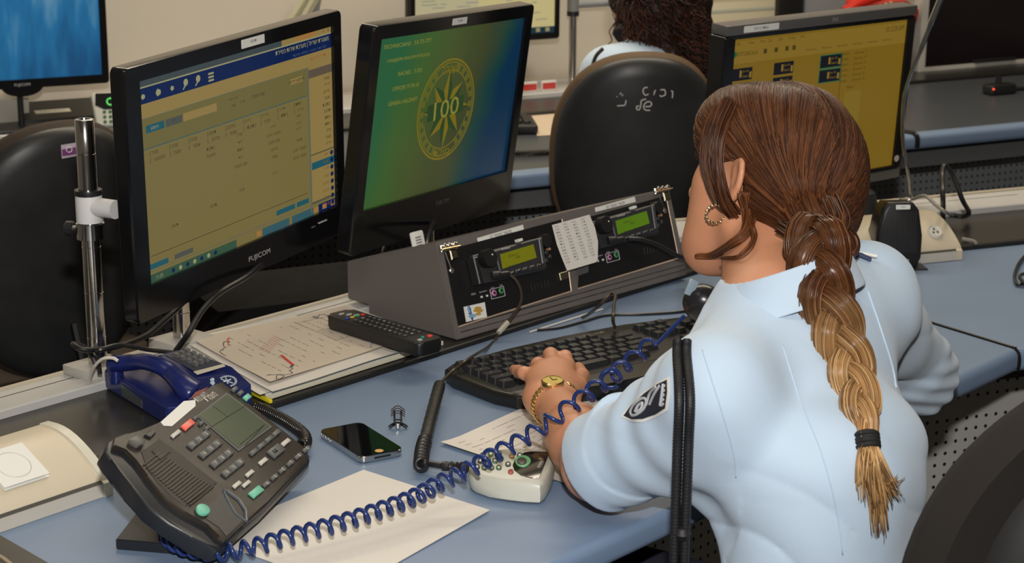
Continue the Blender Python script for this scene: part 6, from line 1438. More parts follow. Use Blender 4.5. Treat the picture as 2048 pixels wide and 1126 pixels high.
def hair_f(P):
    d = smin(smin(smin(f1(P), f4(P), 0.03), f2(P), 0.05), f3(P), 0.04)
    cut = np.minimum(hl[0](P) - 0.18 * ((P - V3(HO)) @ V3(hf)), hl[1](P))
    d = smax(d, cut, 0.012)
    P2 = (P - V3(HO)); a = P2 @ V3(hr_); d = d + 0.0006 * np.sin(a * 260 + 4 * vnoise(P, 20, 11))
    return d
hair, hairB = sdf_object('hair', hair_f, (0.13, 1.86, 0.93), (0.47, 2.38, 1.26), 0.0028, HB[1], wo, 2)
hair['label'] = 'brown hair gathered low at the back'
random.seed(21)
def surf_from(center, dirv, bvh, lift):
    o_ = center + dirv * 0.30; loc, nr, i, d = bvh.ray_cast(o_, -dirv)
    return (loc + dirv * lift) if loc is not None else None
bms = [bmesh.new() for _ in range(4)]
cc0 = H(-0.02, 0, 0.01)
gdir = (G0 - cc0).normalized()
cnt_ = 0; tries = 0
while cnt_ < 2300 and tries < 16000:
    tries += 1
    # start on the hairline or anywhere on the cap
    th = random.uniform(0, 2 * PI); z = random.uniform(-0.5, 1.0); q = math.sqrt(1 - z * z)
    d0 = (hr_ * q * math.cos(th) + hf * q * math.sin(th) + hu * z).normalized()
    p0 = surf_from(cc0, d0, hairB, 0.0)
    if p0 is None: continue
    loc = p0 - HO; 
    if loc.dot(hu) < 0.032 + 0.15 * max(0, loc.dot(hf)) and loc.dot(hf) > -0.02: continue
    ang_ = d0.angle(gdir)
    if ang_ < 0.25: continue
    pts = []; nseg = 16; ok = True; lift = random.uniform(-0.0003, 0.0007); wob = random.uniform(-0.05, 0.05); ph = random.uniform(0, 6)
    L_ = random.uniform(0.55, 1.0) if random.random() < 0.3 else 1.0
    # hair runs down and back first: bend the great circle through a side waypoint
    side = 1 if loc.dot(hr_) > 0 else -1
    way = (d0 * 0.5 + gdir * 0.5 + hr_ * side * 0.22 - hu * 0.10).normalized()
    for k in range(nseg + 1):
        t = L_ * k / nseg; a = d0.slerp(way, t) if True else d0; b = way.slerp(gdir, t); dd = a.slerp(b, t)
        dd = (dd + dd.orthogonal() * wob * math.sin(t * PI) * 0.4).normalized()
        p = surf_from(cc0, dd, hairB, lift * math.sin(max(0.08, min(1, t * 1.5)) * PI * 0.6))
        if p is None: ok = False; break
        pts.append(p)
    if not ok: continue
    w0 = random.uniform(0.0005, 0.0011); rad = [w0 * (0.5 + 0.6 * math.sin(PI * min(1, (k + 1) / 6) / 2)) * (0.35 if k in (0, nseg) else 1) for k in range(nseg + 1)]
    tube(bms[random.choices(range(4), (3, 5, 4, 1))[0]], pts, rad, 5, cap=True); cnt_ += 1
for k, b in enumerate(bms): finish('hair_strands', b, HB[k], hair, angle=2)
# face framing locks (photo positions on the near side of the face)
def lock(px, ys, r0, n, mats_, spread=0.004, name='hair_lock', rad=(0.0006, 0.0012)):
    bms_ = [bmesh.new() for _ in mats_]
    cpath = smooth_path([Py(u, v, y) for (u, v), y in zip(px, ys)] if ys else [hit(bodyB, u, v, 0.005, e0)[0] for u, v in px], 8); _, T, U = frames(cpath)
    for j in range(n):
        a = random.uniform(0, 2 * PI); q = math.sqrt(random.random()) ; w_ = random.uniform(*rad); pts = []
        for i, p in enumerate(cpath):
            s = i / (len(cpath) - 1); e = r0[0] + (r0[1] - r0[0]) * s if isinstance(r0, tuple) else r0
            e *= (0.75 + 0.25 * math.sin(s * 7 + j)); W_ = T[i].cross(U[i])
            pts.append(p + (U[i] * math.cos(a + s) + W_ * math.sin(a + s)) * q * e)
        tube(bms_[j % len(mats_)], pts, [w_ * (0.4 if i in (0, len(pts) - 1) else 1) for i in range(len(pts))], 5)
    for b, m in zip(bms_, mats_): finish(name, b, m, hair, angle=2)
e0 = H(0, -0.085, 0).y
lock([(1462, 200), (1440, 255), (1432, 310), (1438, 360), (1452, 405), (1478, 440), (1500, 470)], [e0 + .035, e0 + .016, e0 + .006, e0, e0 - .003, e0, e0 + .01], (0.0105, 0.008), 230, HB[:3], rad=(0.0004, 0.0008))
lock([(1440, 215), (1416, 270), (1410, 325), (1420, 370), (1440, 410), (1466, 430)], [e0 + .05, e0 + .032, e0 + .022, e0 + .012, e0 + .004, e0], (0.009, 0.004), 110, HB[:3], rad=(0.0004, 0.0007))
lock([(1480, 380), (1500, 430), (1497, 470), (1470, 492), (1430, 505), (1396, 508)], None, (0.011, 0.0025), 70, HB[1:], rad=(0.0005, 0.0011))
lock([(1500, 440), (1512, 485), (1485, 520), (1450, 520)], None, (0.006, 0.002), 14, HB[1:], rad=(0.0004, 0.0007))
# braid: three strands of fine tubes over a core, lying on the back of the shirt
BLOND = [hair_mat('braid_%s' % n_, c, c1, 1.055, 0.985, 0.32) for n_, c, c1 in (('dark', (0.045, 0.016, 0.007), (0.20, 0.10, 0.04)), ('mid', (0.08, 0.03, 0.011), (0.38, 0.21, 0.085)), ('light', (0.13, 0.05, 0.02), (0.58, 0.37, 0.17)))]
bp = [(1632, 462, .030), (1634, 500, .036), (1638, 545, .033), (1652, 600, .031), (1672, 655, .0295), (1692, 710, .027), (1708, 760, .0245), (1722, 815, .021), (1732, 858, .012), (1735, 880, .0085)]
cl_ = []
for u, v, w_ in bp:
    p, nr = hit(shirtB, u, v, 0, 2.0)
    if v < 520: p = G0.lerp(p, (v - 462) / 60.0) if v > 462 else G0
    toward = (CAMP - p).normalized(); cl_.append(p + toward * (w_ * 0.55))
cpath = smooth_path(cl_, 14); npt = len(cpath); wid = []
for i in range(npt):
    s = i / (npt - 1) * (len(bp) - 1); k = min(int(s), len(bp) - 2); wid.append(bp[k][2] + (bp[k + 1][2] - bp[k][2]) * (s - k))
_, T, U = frames(cpath)
arc = [0]
for a, b in zip(cpath, cpath[1:]): arc.append(arc[-1] + (b - a).length)
TW = 2.15 * 2 * PI
braid = None; bms = [bmesh.new() for _ in range(3)]; bcore = bmesh.new()
for st in range(3):
    cen = []; frm = []
    for i in range(npt):
        tw = (CAMP - cpath[i]).normalized(); t_ = T[i]; lat_ = t_.cross(tw).normalized(); dep = lat_.cross(t_).normalized()
        if dep.dot(tw) < 0: dep = -dep
        ph = TW * (arc[i] / arc[-1]) ** 0.92 + st * 2 * PI / 3
        cen.append(cpath[i] + lat_ * math.sin(ph) * wid[i] * 0.52 + dep * math.sin(2 * ph) * wid[i] * 0.34)
    _, T2, U2 = frames(cen)
    rad = [max(0.003, wid[i] * 0.50) for i in range(npt)]
    tube(bcore, cen, [r_ * 0.93 for r_ in rad], 12, cap=True)
    for j in range(64):
        a = random.uniform(0, 2 * PI); tws = random.uniform(0.1, 0.5); k = random.choices(range(3), (4, 5, 4))[0]; r_f = random.uniform(0.86, 1.04); w_ = random.uniform(0.0005, 0.0011)
        pts = [cen[i] + (U2[i] * math.cos(a + tws * i * 0.05) + T2[i].cross(U2[i]) * math.sin(a + tws * i * 0.05)) * rad[i] * (r_f + 0.03 * math.sin(i * 0.21 + j)) for i in range(0, npt, 2)]
        tube(bms[k], pts, w_, 4)
braid = finish('braid', bcore, BLOND[1], wo, angle=2); braid['label'] = 'long three strand braid turning blonde towards its end'
for k, b in enumerate(bms): finish('braid_strands', b, BLOND[k], braid, angle=2)
# elastic and tail
el = cpath[-1]; ed = (cpath[-1] - cpath[-4]).normalized()
bm = bmesh.new(); t_ = ed; u_ = t_.orthogonal().normalized(); w2 = t_.cross(u_)
for k in range(4):
    c = el + t_ * (0.004 * (k - 1.2)); tl = 0.12 * (k % 2 - 0.5)
    tube(bm, [c + (u_ * math.cos(a * PI / 12) + w2 * math.sin(a * PI / 12)) * 0.0105 + t_ * 0.0105 * tl * math.cos(a * PI / 12) for a in range(25)], 0.0026, 8, cap=False)
finish('hair_elastic', bm, mat('black_elastic', (0.010, 0.010, 0.011), 0.7, bump=0.3, bscale=900), braid)
bms = [bmesh.new() for _ in range(3)]
for j in range(330):
    fx = random.gauss(0, 1); fx = max(-1.9, min(1.9, fx)); end = (1762 + fx * 20, 1005 + random.uniform(-35, 25) + (55 if abs(fx + 0.1) < 0.5 and random.random() < .45 else 0) - 14 * abs(fx))
    pp = []
    off = Vector((random.uniform(-1, 1) * 0.008, 0, random.uniform(-1, 1) * 0.003)); dl = random.uniform(0.004, 0.016)
    for s, (u, v) in zip((0, .35, .7, 1), ((1736, 884), (1742 + fx * 8, 925), (1752 + fx * 15, 965), end)):
        p, nr = hit(shirtB, u, v, 0.0); tw = (CAMP - p).normalized(); pp.append(p + tw * (0.006 + dl * (1 - 0.5 * s)) + off * (1 - s * .3))
    pp[0] = el + off * 0.9 + (CAMP - el).normalized() * random.uniform(-0.006, 0.007)
    w_ = random.uniform(0.0005, 0.0010); q = smooth_path(pp, 4); tube(bms[random.choices(range(3), (3, 5, 5))[0]], q, [w_ * (1 - 0.6 * (i / (len(q) - 1)) ** 3) for i in range(len(q))], 4)
for k, b in enumerate(bms): finish('braid_tail', b, BLOND[k], braid, angle=2)
# loops of hair wrapping the start of the braid
for (px, rr0) in (([(1600, 440), (1640, 452), (1684, 470), (1698, 496), (1672, 520), (1640, 515)], 0.012), ([(1660, 400), (1680, 450), (1650, 478), (1610, 482), (1585, 505), (1600, 540)], 0.012), ([(1560, 455), (1600, 472), (1640, 480), (1668, 500)], 0.010)):
    y_ = G0.y - 0.02; lock(px, [y_ + 0.03] + [y_ - 0.012] * (len(px) - 2) + [y_ - 0.004], rr0, 70, HB[:3], rad=(0.0007, 0.0013), name='braid_wrap')
# flyaway hairs
bm = bmesh.new()
for j in range(8):
    u, v = random.uniform(1480, 1700), random.uniform(160, 460); p, nr = hit(hairB, u, v, 0.0, 2.1)
    d_ = (nr + Vector((random.uniform(-1, 1), 0, random.uniform(-1, 1))) * 0.8).normalized(); p2 = p + d_ * random.uniform(0.006, 0.016) + Vector((0.01, 0, -0.015)); p3 = p2 + Vector((random.uniform(-.02, .02), 0, -0.03))
    tube(bm, smooth_path([p, p2, p3], 5), 0.00016, 4)
for j in range(0):
    p = Py(random.uniform(1690, 1740), random.uniform(480, 640), 1.93); tube(bm, smooth_path([p, p + Vector((.03, 0, -.02)), p + Vector((.035, 0, -.06)), p + Vector((.01, 0, -.075))], 6), 0.00014, 4)
finish('flyaway_hairs', bm, HB[2], hair, angle=2)['kind'] = 'stuff'
# ================================================================ handset held at her far ear, blue coiled cord
HSM = mat('handset_black', (0.016, 0.016, 0.019), 0.28, bump=0.06, bscale=700)
mo = Py(1404, 612, 2.255)
hsr = thing('telephone_handset', 'black telephone handset held under her chin and far cheek', 'handset', mo)
hp_ = smooth_path([mo + Vector((0.012, 0.012, 0.004)), Py(1450, 590, 2.285), Py(1500, 545, 2.32), Py(1560, 480, 2.33), Py(1600, 420, 2.30), H(0.0, 0.102, 0.0)], 8)
bm = bmesh.new(); tube(bm, hp_, [0.013 + 0.004 * math.sin(PI * i / (len(hp_) - 1)) for i in range(len(hp_))], 16); finish('grip', bm, HSM, hsr)
md = unitv(0.30, 0.85, 0.50); Mz = Matrix.Translation(mo) @ md.to_track_quat('Z', 'Y').to_matrix().to_4x4()
bm = bmesh.new(); lathe(bm, [(0, -0.015), (0.012, -0.0135), (0.020, -0.008), (0.0240, -0.001), (0.0248, 0.006), (0.0235, 0.013), (0.020, 0.018), (0, 0.018)], 32, Mz); mp = finish('mouthpiece', bm, HSM, hsr, angle=1.2)
Me = Matrix.Translation(H(0.0, 0.098, 0.0)) @ hr_.to_track_quat('Z', 'Y').to_matrix().to_4x4()
bm = bmesh.new(); lathe(bm, [(0, -0.010), (0.020, -0.010), (0.024, 0), (0.020, 0.012), (0, 0.014)], 28, Me); finish('earpiece', bm, HSM, hsr, angle=1.2)
bm = bmesh.new(); Mb = Matrix.Translation(mo + Vector((-0.003, -0.001, 0.020)))
bm.free()
bm = bmesh.new(); c = Py(1384, 572, 2.25); box(bm, (-0.006, -0.002, -0.012), (0.006, 0.002, 0.008), TR(c, 0.2, 0, 0.4), bev=0.001); o = finish('plastic_tag', bm, mat('pale_blue_tag', (0.25, 0.33, 0.40), 0.3), hsr); o['label'] = 'small pale blue tag'
NBC = mat('navy_blue_cord', (0.012, 0.030, 0.14), 0.25)
zf = 0.7405
cpts = [(330, 1052, 0.752), (342, 1080, 0.756), (385, 1098, 0.758), (440, 1105, 0.758), (508, 1094, 0.762), (577, 1075, 0.764), (659, 1053, 0.766), (741, 1028, 0.768), (823, 998, 0.771), (883, 966, 0.776), (949, 934, 0.788), (993, 908, 0.794), (1038, 884, 0.802), (1082, 855, 0.815), (1126, 824, 0.832), (1171, 793, 0.842), (1196, 774, 0.846), (1222, 757, 0.850), (1249, 732, 0.855), (1276, 711, 0.862), (1302, 690, 0.870)]
ctrl = [Pz(u, v, z) for u, v, z in cpts]
cordt = thing('coiled_cord', 'long blue coiled cord stretching across the desk to the handset', 'cord', Vector((ctrl[3].x, ctrl[3].y, 0.7402)))
bm, cp = coil(ctrl, lambda s: 0.0080 + 0.0012 * s, 0.0025, lambda s: 0.0150 + 0.0140 * max(0, min(1, (s - 0.55) / 0.3)), k=14, up=(0, 0, 1)); finish('coil', bm, NBC, cordt, angle=2)
bm = bmesh.new(); tube(bm, smooth_path([cp[-1], Py(1312, 688, 2.22), Py(1338, 662, 2.235), Py(1368, 632, 2.25)], 8), 0.0024, 8); finish('straight_end', bm, NBC, cordt)
# extra stray turn of the coil
bm = bmesh.new(); c = Pz(1221, 757, 0.852); tube(bm, [c + Vector((0.0115 * math.cos(a * PI / 12), 0.002 * math.sin(a * PI / 6), 0.0115 * math.sin(a * PI / 12))) for a in range(22)], 0.0023, 8); finish('loose_turn', bm, NBC, cordt)
o = tag(thing('cable_cap', 'white oval cap beside the stand of the business phone', 'cap', Pz(345, 1068, 0.7405)), None, None)
bm = bmesh.new(); lathe(bm, [(0, 0), (0.016, 0), (0.017, 0.004), (0.012, 0.012), (0, 0.014)], 24, Matrix.Translation(o.location)); finish('cap_shell', bm, WHITEL, o)
# trousers, mostly hidden under the desk
kL = hipP + ff * 0.40 - rr * 0.11 - uu * 0.12; kR = hipP + ff * 0.42 + rr * 0.11 - uu * 0.12
tr_f = lambda P: smin(smin(s_econe(hipP - uu * 0.01, hipP - uu * 0.12, (rr, ff), (0.128, 0.10), (0.165, 0.125))(P), s_round(hipP - uu * 0.13 - rr * 0.07 + ff * .03, kL, 0.085, 0.06)(P), 0.05), s_round(hipP - uu * 0.13 + rr * 0.07 + ff * .03, kR, 0.085, 0.06)(P), 0.05)
def tr2(P): d = tr_f(P); d = smin(d, s_round(kL, kL - uu * 0.40 + ff * 0.02, 0.058, 0.045)(P), 0.03); return smin(d, s_round(kR, kR - uu * 0.40 + ff * 0.02, 0.058, 0.045)(P), 0.03)
tro, _b = sdf_object('trousers', tr2, (-0.25, 1.70, 0.05), (0.62, 2.45, 0.72), 0.009, NAVYC, wo, 1)
for kx in (kL, kR):
    bm = bmesh.new(); box(bm, (-0.045, -0.06, 0.0), (0.045, 0.18, 0.09), TR((kx.x, kx.y, 0), math.radians(55)), bev=0.03, seg=4); finish('shoe', bm, BLACK, wo)
# ================================================================ rear row
def wallpt(u, v, lift=0.0):
    n_ = Vector((-math.sin(A3), math.cos(A3), 0)); p0 = Vector((wc.x, wc.y, 0)) - n_ * lift; return Ppl(u, v, p0, n_)
def rear_n(u, v, nn_):
    """point on the vertical plane parallel to the rear desk at depth nn_"""
    n_ = Vector((-math.sin(A3), math.cos(A3), 0)); p0 = Vector((0, 3.863, 0)) + n_ * nn_; return Ppl(u, v, p0, n_)
zr = 0.7585
# blue screen monitor, top left
pr_ = rear_n(218, 165, 0.80); RW, RH_ = 0.352, 0.296
uA = Vector((math.cos(A3), math.sin(A3), 0))
cR = pr_ - uA * (RW / 2 + 0.016) + Vector((0, 0, RH_ / 2 + 0.020))
m5 = Monitor('black monitor with bright blue rippled screen at the top left', cR, A3 - 0.03, -0.02, 0.0, RW, RH_, bz=(0.016, 0.016, 0.018, 0.020), depth=0.025)
def blue_wall():
    m = bpy.data.materials.new('blue_light_rays'); m.use_nodes = True; nt = m.node_tree; b = nt.nodes['Principled BSDF']; N = nt.nodes.new; L = nt.links.new
    b.inputs['Base Color'].default_value = (0.01, 0.02, 0.03, 1); b.inputs['Roughness'].default_value = 0.25
    tc = N('ShaderNodeTexCoord'); mp = N('ShaderNodeMapping'); mp.inputs['Scale'].default_value = (22, 1, 5); L(tc.outputs['Object'], mp.inputs[0])
    n = N('ShaderNodeTexNoise'); n.inputs['Scale'].default_value = 1.0; n.inputs['Detail'].default_value = 3; L(mp.outputs[0], n.inputs[0])
    sx = N('ShaderNodeSeparateXYZ'); L(tc.outputs['Object'], sx.inputs[0])
    ad = N('ShaderNodeMath'); ad.operation = 'MULTIPLY_ADD'; ad.inputs[1].default_value = 1.6; L(sx.outputs[2], ad.inputs[0]); L(n.outputs[0], ad.inputs[2])
    cr = N('ShaderNodeValToRGB'); e = cr.color_ramp.elements; e[0].position = 0.22; e[0].color = (*srgb(10, 66, 108), 1); e[1].position = 0.95; e[1].color = (*srgb(120, 160, 172), 1); q = e.new(0.5); q.color = (*srgb(26, 98, 142), 1)
    L(ad.outputs[0], cr.inputs[0]); L(cr.outputs[0], b.inputs['Emission Color']); b.inputs['Emission Strength'].default_value = 1.0; return m
m5.rect(0, 0, 1, 1, blue_wall(), 0); m5.done()
m5.brand('FUJICOM', 0.0, -0.160, 0.008, SILVERTX, w=0.034)
bm = bmesh.new(); prism(bm, [(0.045 * math.cos(a * PI / 12), -0.164 + 0.022 * math.sin(a * PI / 12)) for a in range(12, 25)], 0.0, 0.005, m5.SW); finish('chin_bulge', bm, GLOSS, m5.t)
def zdrop(mon, label, x=0.0, r=0.007, extra=0.035):
    p = mon.SW @ Vector((x, -mon.H / 2 - 0.005, -extra)); bm = bmesh.new(); tube(bm, [Vector((p.x, p.y, zr)), Vector((p.x, p.y, p.z + 0.03))], r, 12); finish('stand_post', bm, BLACK, mon.t)
    bm = bmesh.new(); box(bm, (-0.07, -0.05, 0), (0.07, 0.05, 0.008), TR((p.x, p.y, zr), A3), bev=0.003); finish('stand_foot', bm, BLACK, mon.t)
zdrop(m5, '', 0.0)
# centre rear monitor with pale document screen
pm_ = rear_n(1120, 77, 0.80)
cM = pm_ - uA * (0.376 / 2 + 0.013) + Vector((0, 0, 0.301 / 2 + 0.016))
m6 = Monitor('black monitor with pale document screen behind the emblem monitor', cM, A3 + 0.02, -0.02, 0.0, 0.376, 0.301, bz=(0.013, 0.013, 0.015, 0.016), depth=0.025)
pale, palegr, yel = S('document', 182, 172, 136), S('document_text', 128, 134, 122), S('document_yellow', 196, 182, 128)
m6.rect(0, 0, 1, 1, pale, 0); m6.rect(0.45, 0.0, 1, 0.96, yel, 1)
random.seed(8)
for r_ in range(30):
    x = 0.05
    while x < 0.9:
        l = random.uniform(0.03, 0.12)
        if random.random() < 0.45: m6.rect(x, 0.10 + r_ * 0.028, x + l, 0.107 + r_ * 0.028, palegr, 2)
        x += l + 0.02
m6.rect(0.60, 0.95, 1, 1, S('taskbar_dark', 26, 50, 62), 3)
for x in (0.72, 0.80, 0.88, 0.95): m6.rect(x - 0.015, 0.958, x + 0.015, 0.99, S('icon_orange', 150, 140, 96), 4)
m6.done(); zdrop(m6, '')
# grey pole frame beside it
gp_ = rear_n(1145, 150, 0.86)
gpt = thing('pole_stand', 'grey upright pole with crossbar against the wall left of the seated colleague', 'pole stand', (gp_.x, gp_.y, zr), A3)
bm = bmesh.new(); tube(bm, [Vector((gp_.x, gp_.y, zr)), Vector((gp_.x, gp_.y, 1.30))], 0.0095, 20); finish('lower_tube', bm, CHROME, gpt)
GRY = mat('mid_grey_paint', (0.22, 0.22, 0.22), 0.5)
zz0 = rear_n(1145, 22, 0.86).z
bm = bmesh.new(); tube(bm, [Vector((gp_.x, gp_.y, zz0)), Vector((gp_.x, gp_.y, 1.32))], 0.0145, 20); finish('upper_sleeve', bm, GRY, gpt)
bm = bmesh.new(); tube(bm, [Vector((gp_.x, gp_.y, zz0 - 0.012)), Vector((gp_.x, gp_.y, zz0))], 0.0155, 20); finish('black_ring', bm, BLACK, gpt)
bm = bmesh.new(); c0 = Vector((gp_.x, gp_.y, rear_n(1150, 9, 0.86).z)); tube(bm, [c0, c0 + uA * 0.62], 0.0095, 16); finish('crossbar', bm, mat('pale_grey_bar', (0.30, 0.31, 0.33), 0.4), gpt)
# pale notice panel, dark post and grey cabinet at the upper right of the colleague
def wpanel(u0, v0, u1, v1, lift, th, mt, name, label, cat, bev=0.002, base_z=None, lines=None):
    a, b_ = wallpt(u0, v1, lift), wallpt(u1, v1, lift); zt_ = wallpt(u0, v0, lift).z; zb = a.z if base_z is None else base_z
    L_ = (Vector((b_.x, b_.y)) - Vector((a.x, a.y))).length
    bm = bmesh.new(); Mx = TR((a.x, a.y, zb), A3); box(bm, (0, 0, 0), (L_, th, zt_ - zb), Mx, bev=bev)
    t = thing(name, label, cat, (a.x, a.y, zb), A3); finish('panel', bm, mt, t)
    if lines:
        for (y0, y1, mm) in lines:
            bm = bmesh.new(); box(bm, (0.002, -0.0012, y0), (L_ - 0.002, -0.0002, y1), Mx, bev=0.0004); finish('panel_line', bm, mm, t)
    return t
wpanel(1395, -60, 1556, 100, 0.030, 0.022, mat('pale_cream_board', (0.66, 0.60, 0.43), 0.6), 'notice_board', 'pale cream board on the wall above the curly haired colleague', 'board', lines=[(0.095, 0.104, mat('greenish_line', (0.42, 0.44, 0.36), 0.6)), (0.050, 0.054, mat('greenish_line', (0.42, 0.44, 0.36), 0.6))])
wpanel(1557, -60, 1606, 45, 0.05, 0.03, BLACK, 'dark_post', 'black upright post between the cream board and the grey panel', 'post')
wpanel(1607, -60, 1780, 110, 0.045, 0.03, mat('mid_grey_board', (0.22, 0.225, 0.24), 0.6), 'grey_panel', 'plain grey panel behind the red telephone', 'panel')
wpanel(1778, -60, 1832, 150, 0.06, 0.03, mat('cream_frame', (0.52, 0.48, 0.40), 0.5), 'cream_frame_post', 'cream upright between the grey panel and the dark white framed monitor', 'post', lines=[(0.06, 0.063, mat('red_mark', (0.45, 0.05, 0.04), 0.5))])
# red telephone handset
rt = thing('red_telephone', 'bright red telephone above the silver topped monitor', 'telephone', rear_n(1760, 60, 0.70)); 
rc = [rear_n(u, v, 0.70) for u, v in ((1688, 24), (1720, 6), (1760, -8), (1800, -18), (1840, -20))]
bm = bmesh.new(); tube(bm, smooth_path(rc, 8), 0.0135, 16); RED = mat('bright_red_plastic', (0.62, 0.025, 0.012), 0.3); finish('handset', bm, RED, rt)
bm = bmesh.new(); p = rear_n(1770, 40, 0.74); box(bm, (-0.10, -0.05, 0.0), (0.07, 0.06, 0.050), TR(p, A3, 0.3), bev=0.012, seg=3); finish('body', bm, RED, rt)
for r_ in range(3):
    for c_ in range(4):
        p = rear_n(1752 + c_ * 10 - r_ * 4, 14 - c_ * 3 + r_ * 7, 0.655); bm = bmesh.new(); box(bm, (-0.004, -0.002, -0.003), (0.004, 0.002, 0.003), TR(p, A3), bev=0.001); finish('key', bm, mat('cream_key', (0.5, 0.45, 0.3), 0.5), rt)
bm = bmesh.new(); p = rear_n(1770, 60, 0.74); box(bm, (-0.06, -0.03, 0), (0.06, 0.05, p.z - zr + 0.03), TR((p.x, p.y, zr), A3), bev=0.004); finish('bracket', bm, DARKST, rt)
# white framed dark monitor, top right
c7 = rear_n(1832, 158, 0.73); W7, H7 = 0.474, 0.36
n7 = c7 + uA * (W7 / 2 + 0.022) + Vector((0, 0, H7 / 2 + 0.030))
WFR = mat('off_white_bezel', (0.55, 0.53, 0.48), 0.45)
m7 = Monitor('off white framed monitor with dark blank screen at the top right', n7, A3 + 0.02, -0.02, 0.0, W7, H7, bz=(0.020, 0.020, 0.022, 0.028), depth=0.03, body=WFR, bezel=WFR)
m7.rect(0, 0, 1, 1, mat('dark_screen', (0.010, 0.006, 0.007), 0.2), 0); m7.done(); zdrop(m7, '')
# small black gadget with red lamp
gd = thing('black_gadget', 'small black device with a red lamp under the white framed monitor', 'device', Pz(1995, 188, 0.7405))
bm = bmesh.new(); box(bm, (-0.035, -0.02, 0), (0.045, 0.02, 0.026), TR(gd.location, A3), bev=0.006, seg=3); finish('body', bm, BLACK, gd)
bm = bmesh.new(); tube(bm, [gd.location + Vector((0.0, 0, 0.01)), gd.location + Vector((0.0, 0, 0.045))], 0.008, 10); finish('stub', bm, BLACK, gd)
bm = bmesh.new(); p = gd.location + Vector((-0.018, -0.031, 0.017)); lathe(bm, [(0, -0.003), (0.003, 0), (0, 0.003)], 10, Matrix.Translation(p)); finish('red_lamp', bm, mat('red_lamp', (0.6, 0.02, 0.01), 0.3, emis=(1, 0.08, 0.03), estr=2.0), gd)
cable('device_lead', [Pz(2010, 185, 0.746), Pz(2030, 178, 0.746), Pz(2060, 176, 0.746)], 0.005, 'black lead of the small device at the top right')
# rear desk clutter, centre: keyboard, sheet, red tags
rk = thing('computer_keyboard', 'black keyboard on the rear desk beside the emblem monitor', 'keyboard', Pz(1040, 268, 0.7405), A3 - 0.35); M = parent_world(rk)
bm = bmesh.new(); box(bm, (-0.36, -0.012, 0), (0.040, 0.125, 0.022), M, bev=0.006, seg=3); finish('case', bm, BLACK, rk)
for i in range(4):
    for j in range(7):
        bm = bmesh.new(); box(bm, (0.010 - j * 0.019, 0.012 + i * 0.024, 0.021), (0.026 - j * 0.019, 0.030 + i * 0.024, 0.028), M, bev=0.002); finish('key', bm, KEYM, rk)
sheet('cream_sheet', [(1045, 228), (1170, 205), (1200, 265), (1075, 272)], 0.7405, 'cream sheet of paper on the rear desk left of the chair', mt=mat('cream_sheet_paper', (0.62, 0.50, 0.38), 0.7))
for k, (u, s_) in enumerate(((1060, 'left'), (1098, 'right'))):
    p = rear_n(u, 203, 0.80); bm = bmesh.new(); Mx = TR((p.x, p.y, zr), A3); box(bm, (-0.020, 0, 0), (0.020, 0.006, 0.026), Mx, bev=0.001); box(bm, (-0.018, -0.0008, 0.005), (0.018, 0.0, 0.021), Mx, mi=1)
    root_of('red_tag', bm, [WHITEL, mat('red_print', (0.6, 0.06, 0.05), 0.5)], (p.x, p.y, zr), 'red printed tag on the rear rail, the %s of two' % ('left' if k == 0 else 'right'), 'tag')
bm, _p = coil([Pz(1022, 308, 0.748), Pz(1060, 307, 0.748), Pz(1095, 305, 0.748), Pz(1125, 303, 0.748)], 0.0055, 0.002, 0.005, up=(0, 0, 1)); root_of('coiled_cord', bm, mat('glossy_black_cord', (0.012, 0.010, 0.009), 0.2), _p[0], 'black coiled cord along the edge of the rear desk left of the chair', 'cord', angle=2)
sheet('tray_sheet', [(1020, 222), (1080, 215), (1095, 225), (1030, 233)], 0.7405, 'grey sheet by the red tags on the rear desk', mt=mat('grey_sheet_paper', (0.25, 0.26, 0.26), 0.6))
# left rear: paper pad, black console, keypad microphone
p0_ = None
pad = thing('paper_pad', 'pale sheaf of papers under the blue screen monitor at the left edge', 'paper pad', Pz(20, 262, 0.7405), A3 + 0.05)
bm = bmesh.new(); box(bm, (-0.12, 0.0, 0.02), (0.045, 0.10, 0.075), parent_world(pad) @ Matrix.Rotation(0.15, 4, 'X'), bev=0.002); finish('sheets', bm, mat('pale_sheets', (0.58, 0.55, 0.48), 0.7, var=0.12, vscale=90, stretch=(1, 1, 30)), pad)
bm = bmesh.new(); box(bm, (-0.12, 0.0, 0.0), (0.045, 0.12, 0.019), parent_world(pad), bev=0.001); finish('tray', bm, GREYP, pad)
bc_ = thing('desk_console', 'black desk console with a cream label strip behind the left chair', 'console', Pz(125, 262, 0.7405), A3)
M = parent_world(bc_)
bm = bmesh.new(); prism(bm, [(0, 0), (0.12, 0), (0.12, 0.052), (0.0, 0.030)], -0.085, 0.10, M @ Matrix.Rotation(PI / 2, 4, 'Z') @ Matrix.Rotation(PI / 2, 4, 'X'), bev=0.004); finish('body', bm, BLACK, bc_)
tm = M @ Matrix.Translation((-0.01, 0.045, 0.0385)) @ Matrix.Rotation(math.atan2(0.022, 0.12), 4, 'X')
bm = bmesh.new(); box(bm, (-0.04, -0.010, 0), (0.040, 0.010, 0.0012), tm); text(bm, '2 ' + heb('עמדת מוקד'), tm @ Matrix.Translation((0, 0, 0.0014)), h=0.007, w=0.06, mi=1); finish('label_strip', bm, [mat('cream_strip2', (0.6, 0.57, 0.46), 0.6), INK], bc_, smooth=False)
km2 = thing('keypad_microphone', 'pale keypad microphone with glowing green ring behind the left chair', 'microphone', rear_n(215, 245, 0.55)); 
fm = rear_n(214, 215, 0.55); FMk = TR(fm, A3 - 0.2, math.radians(60))
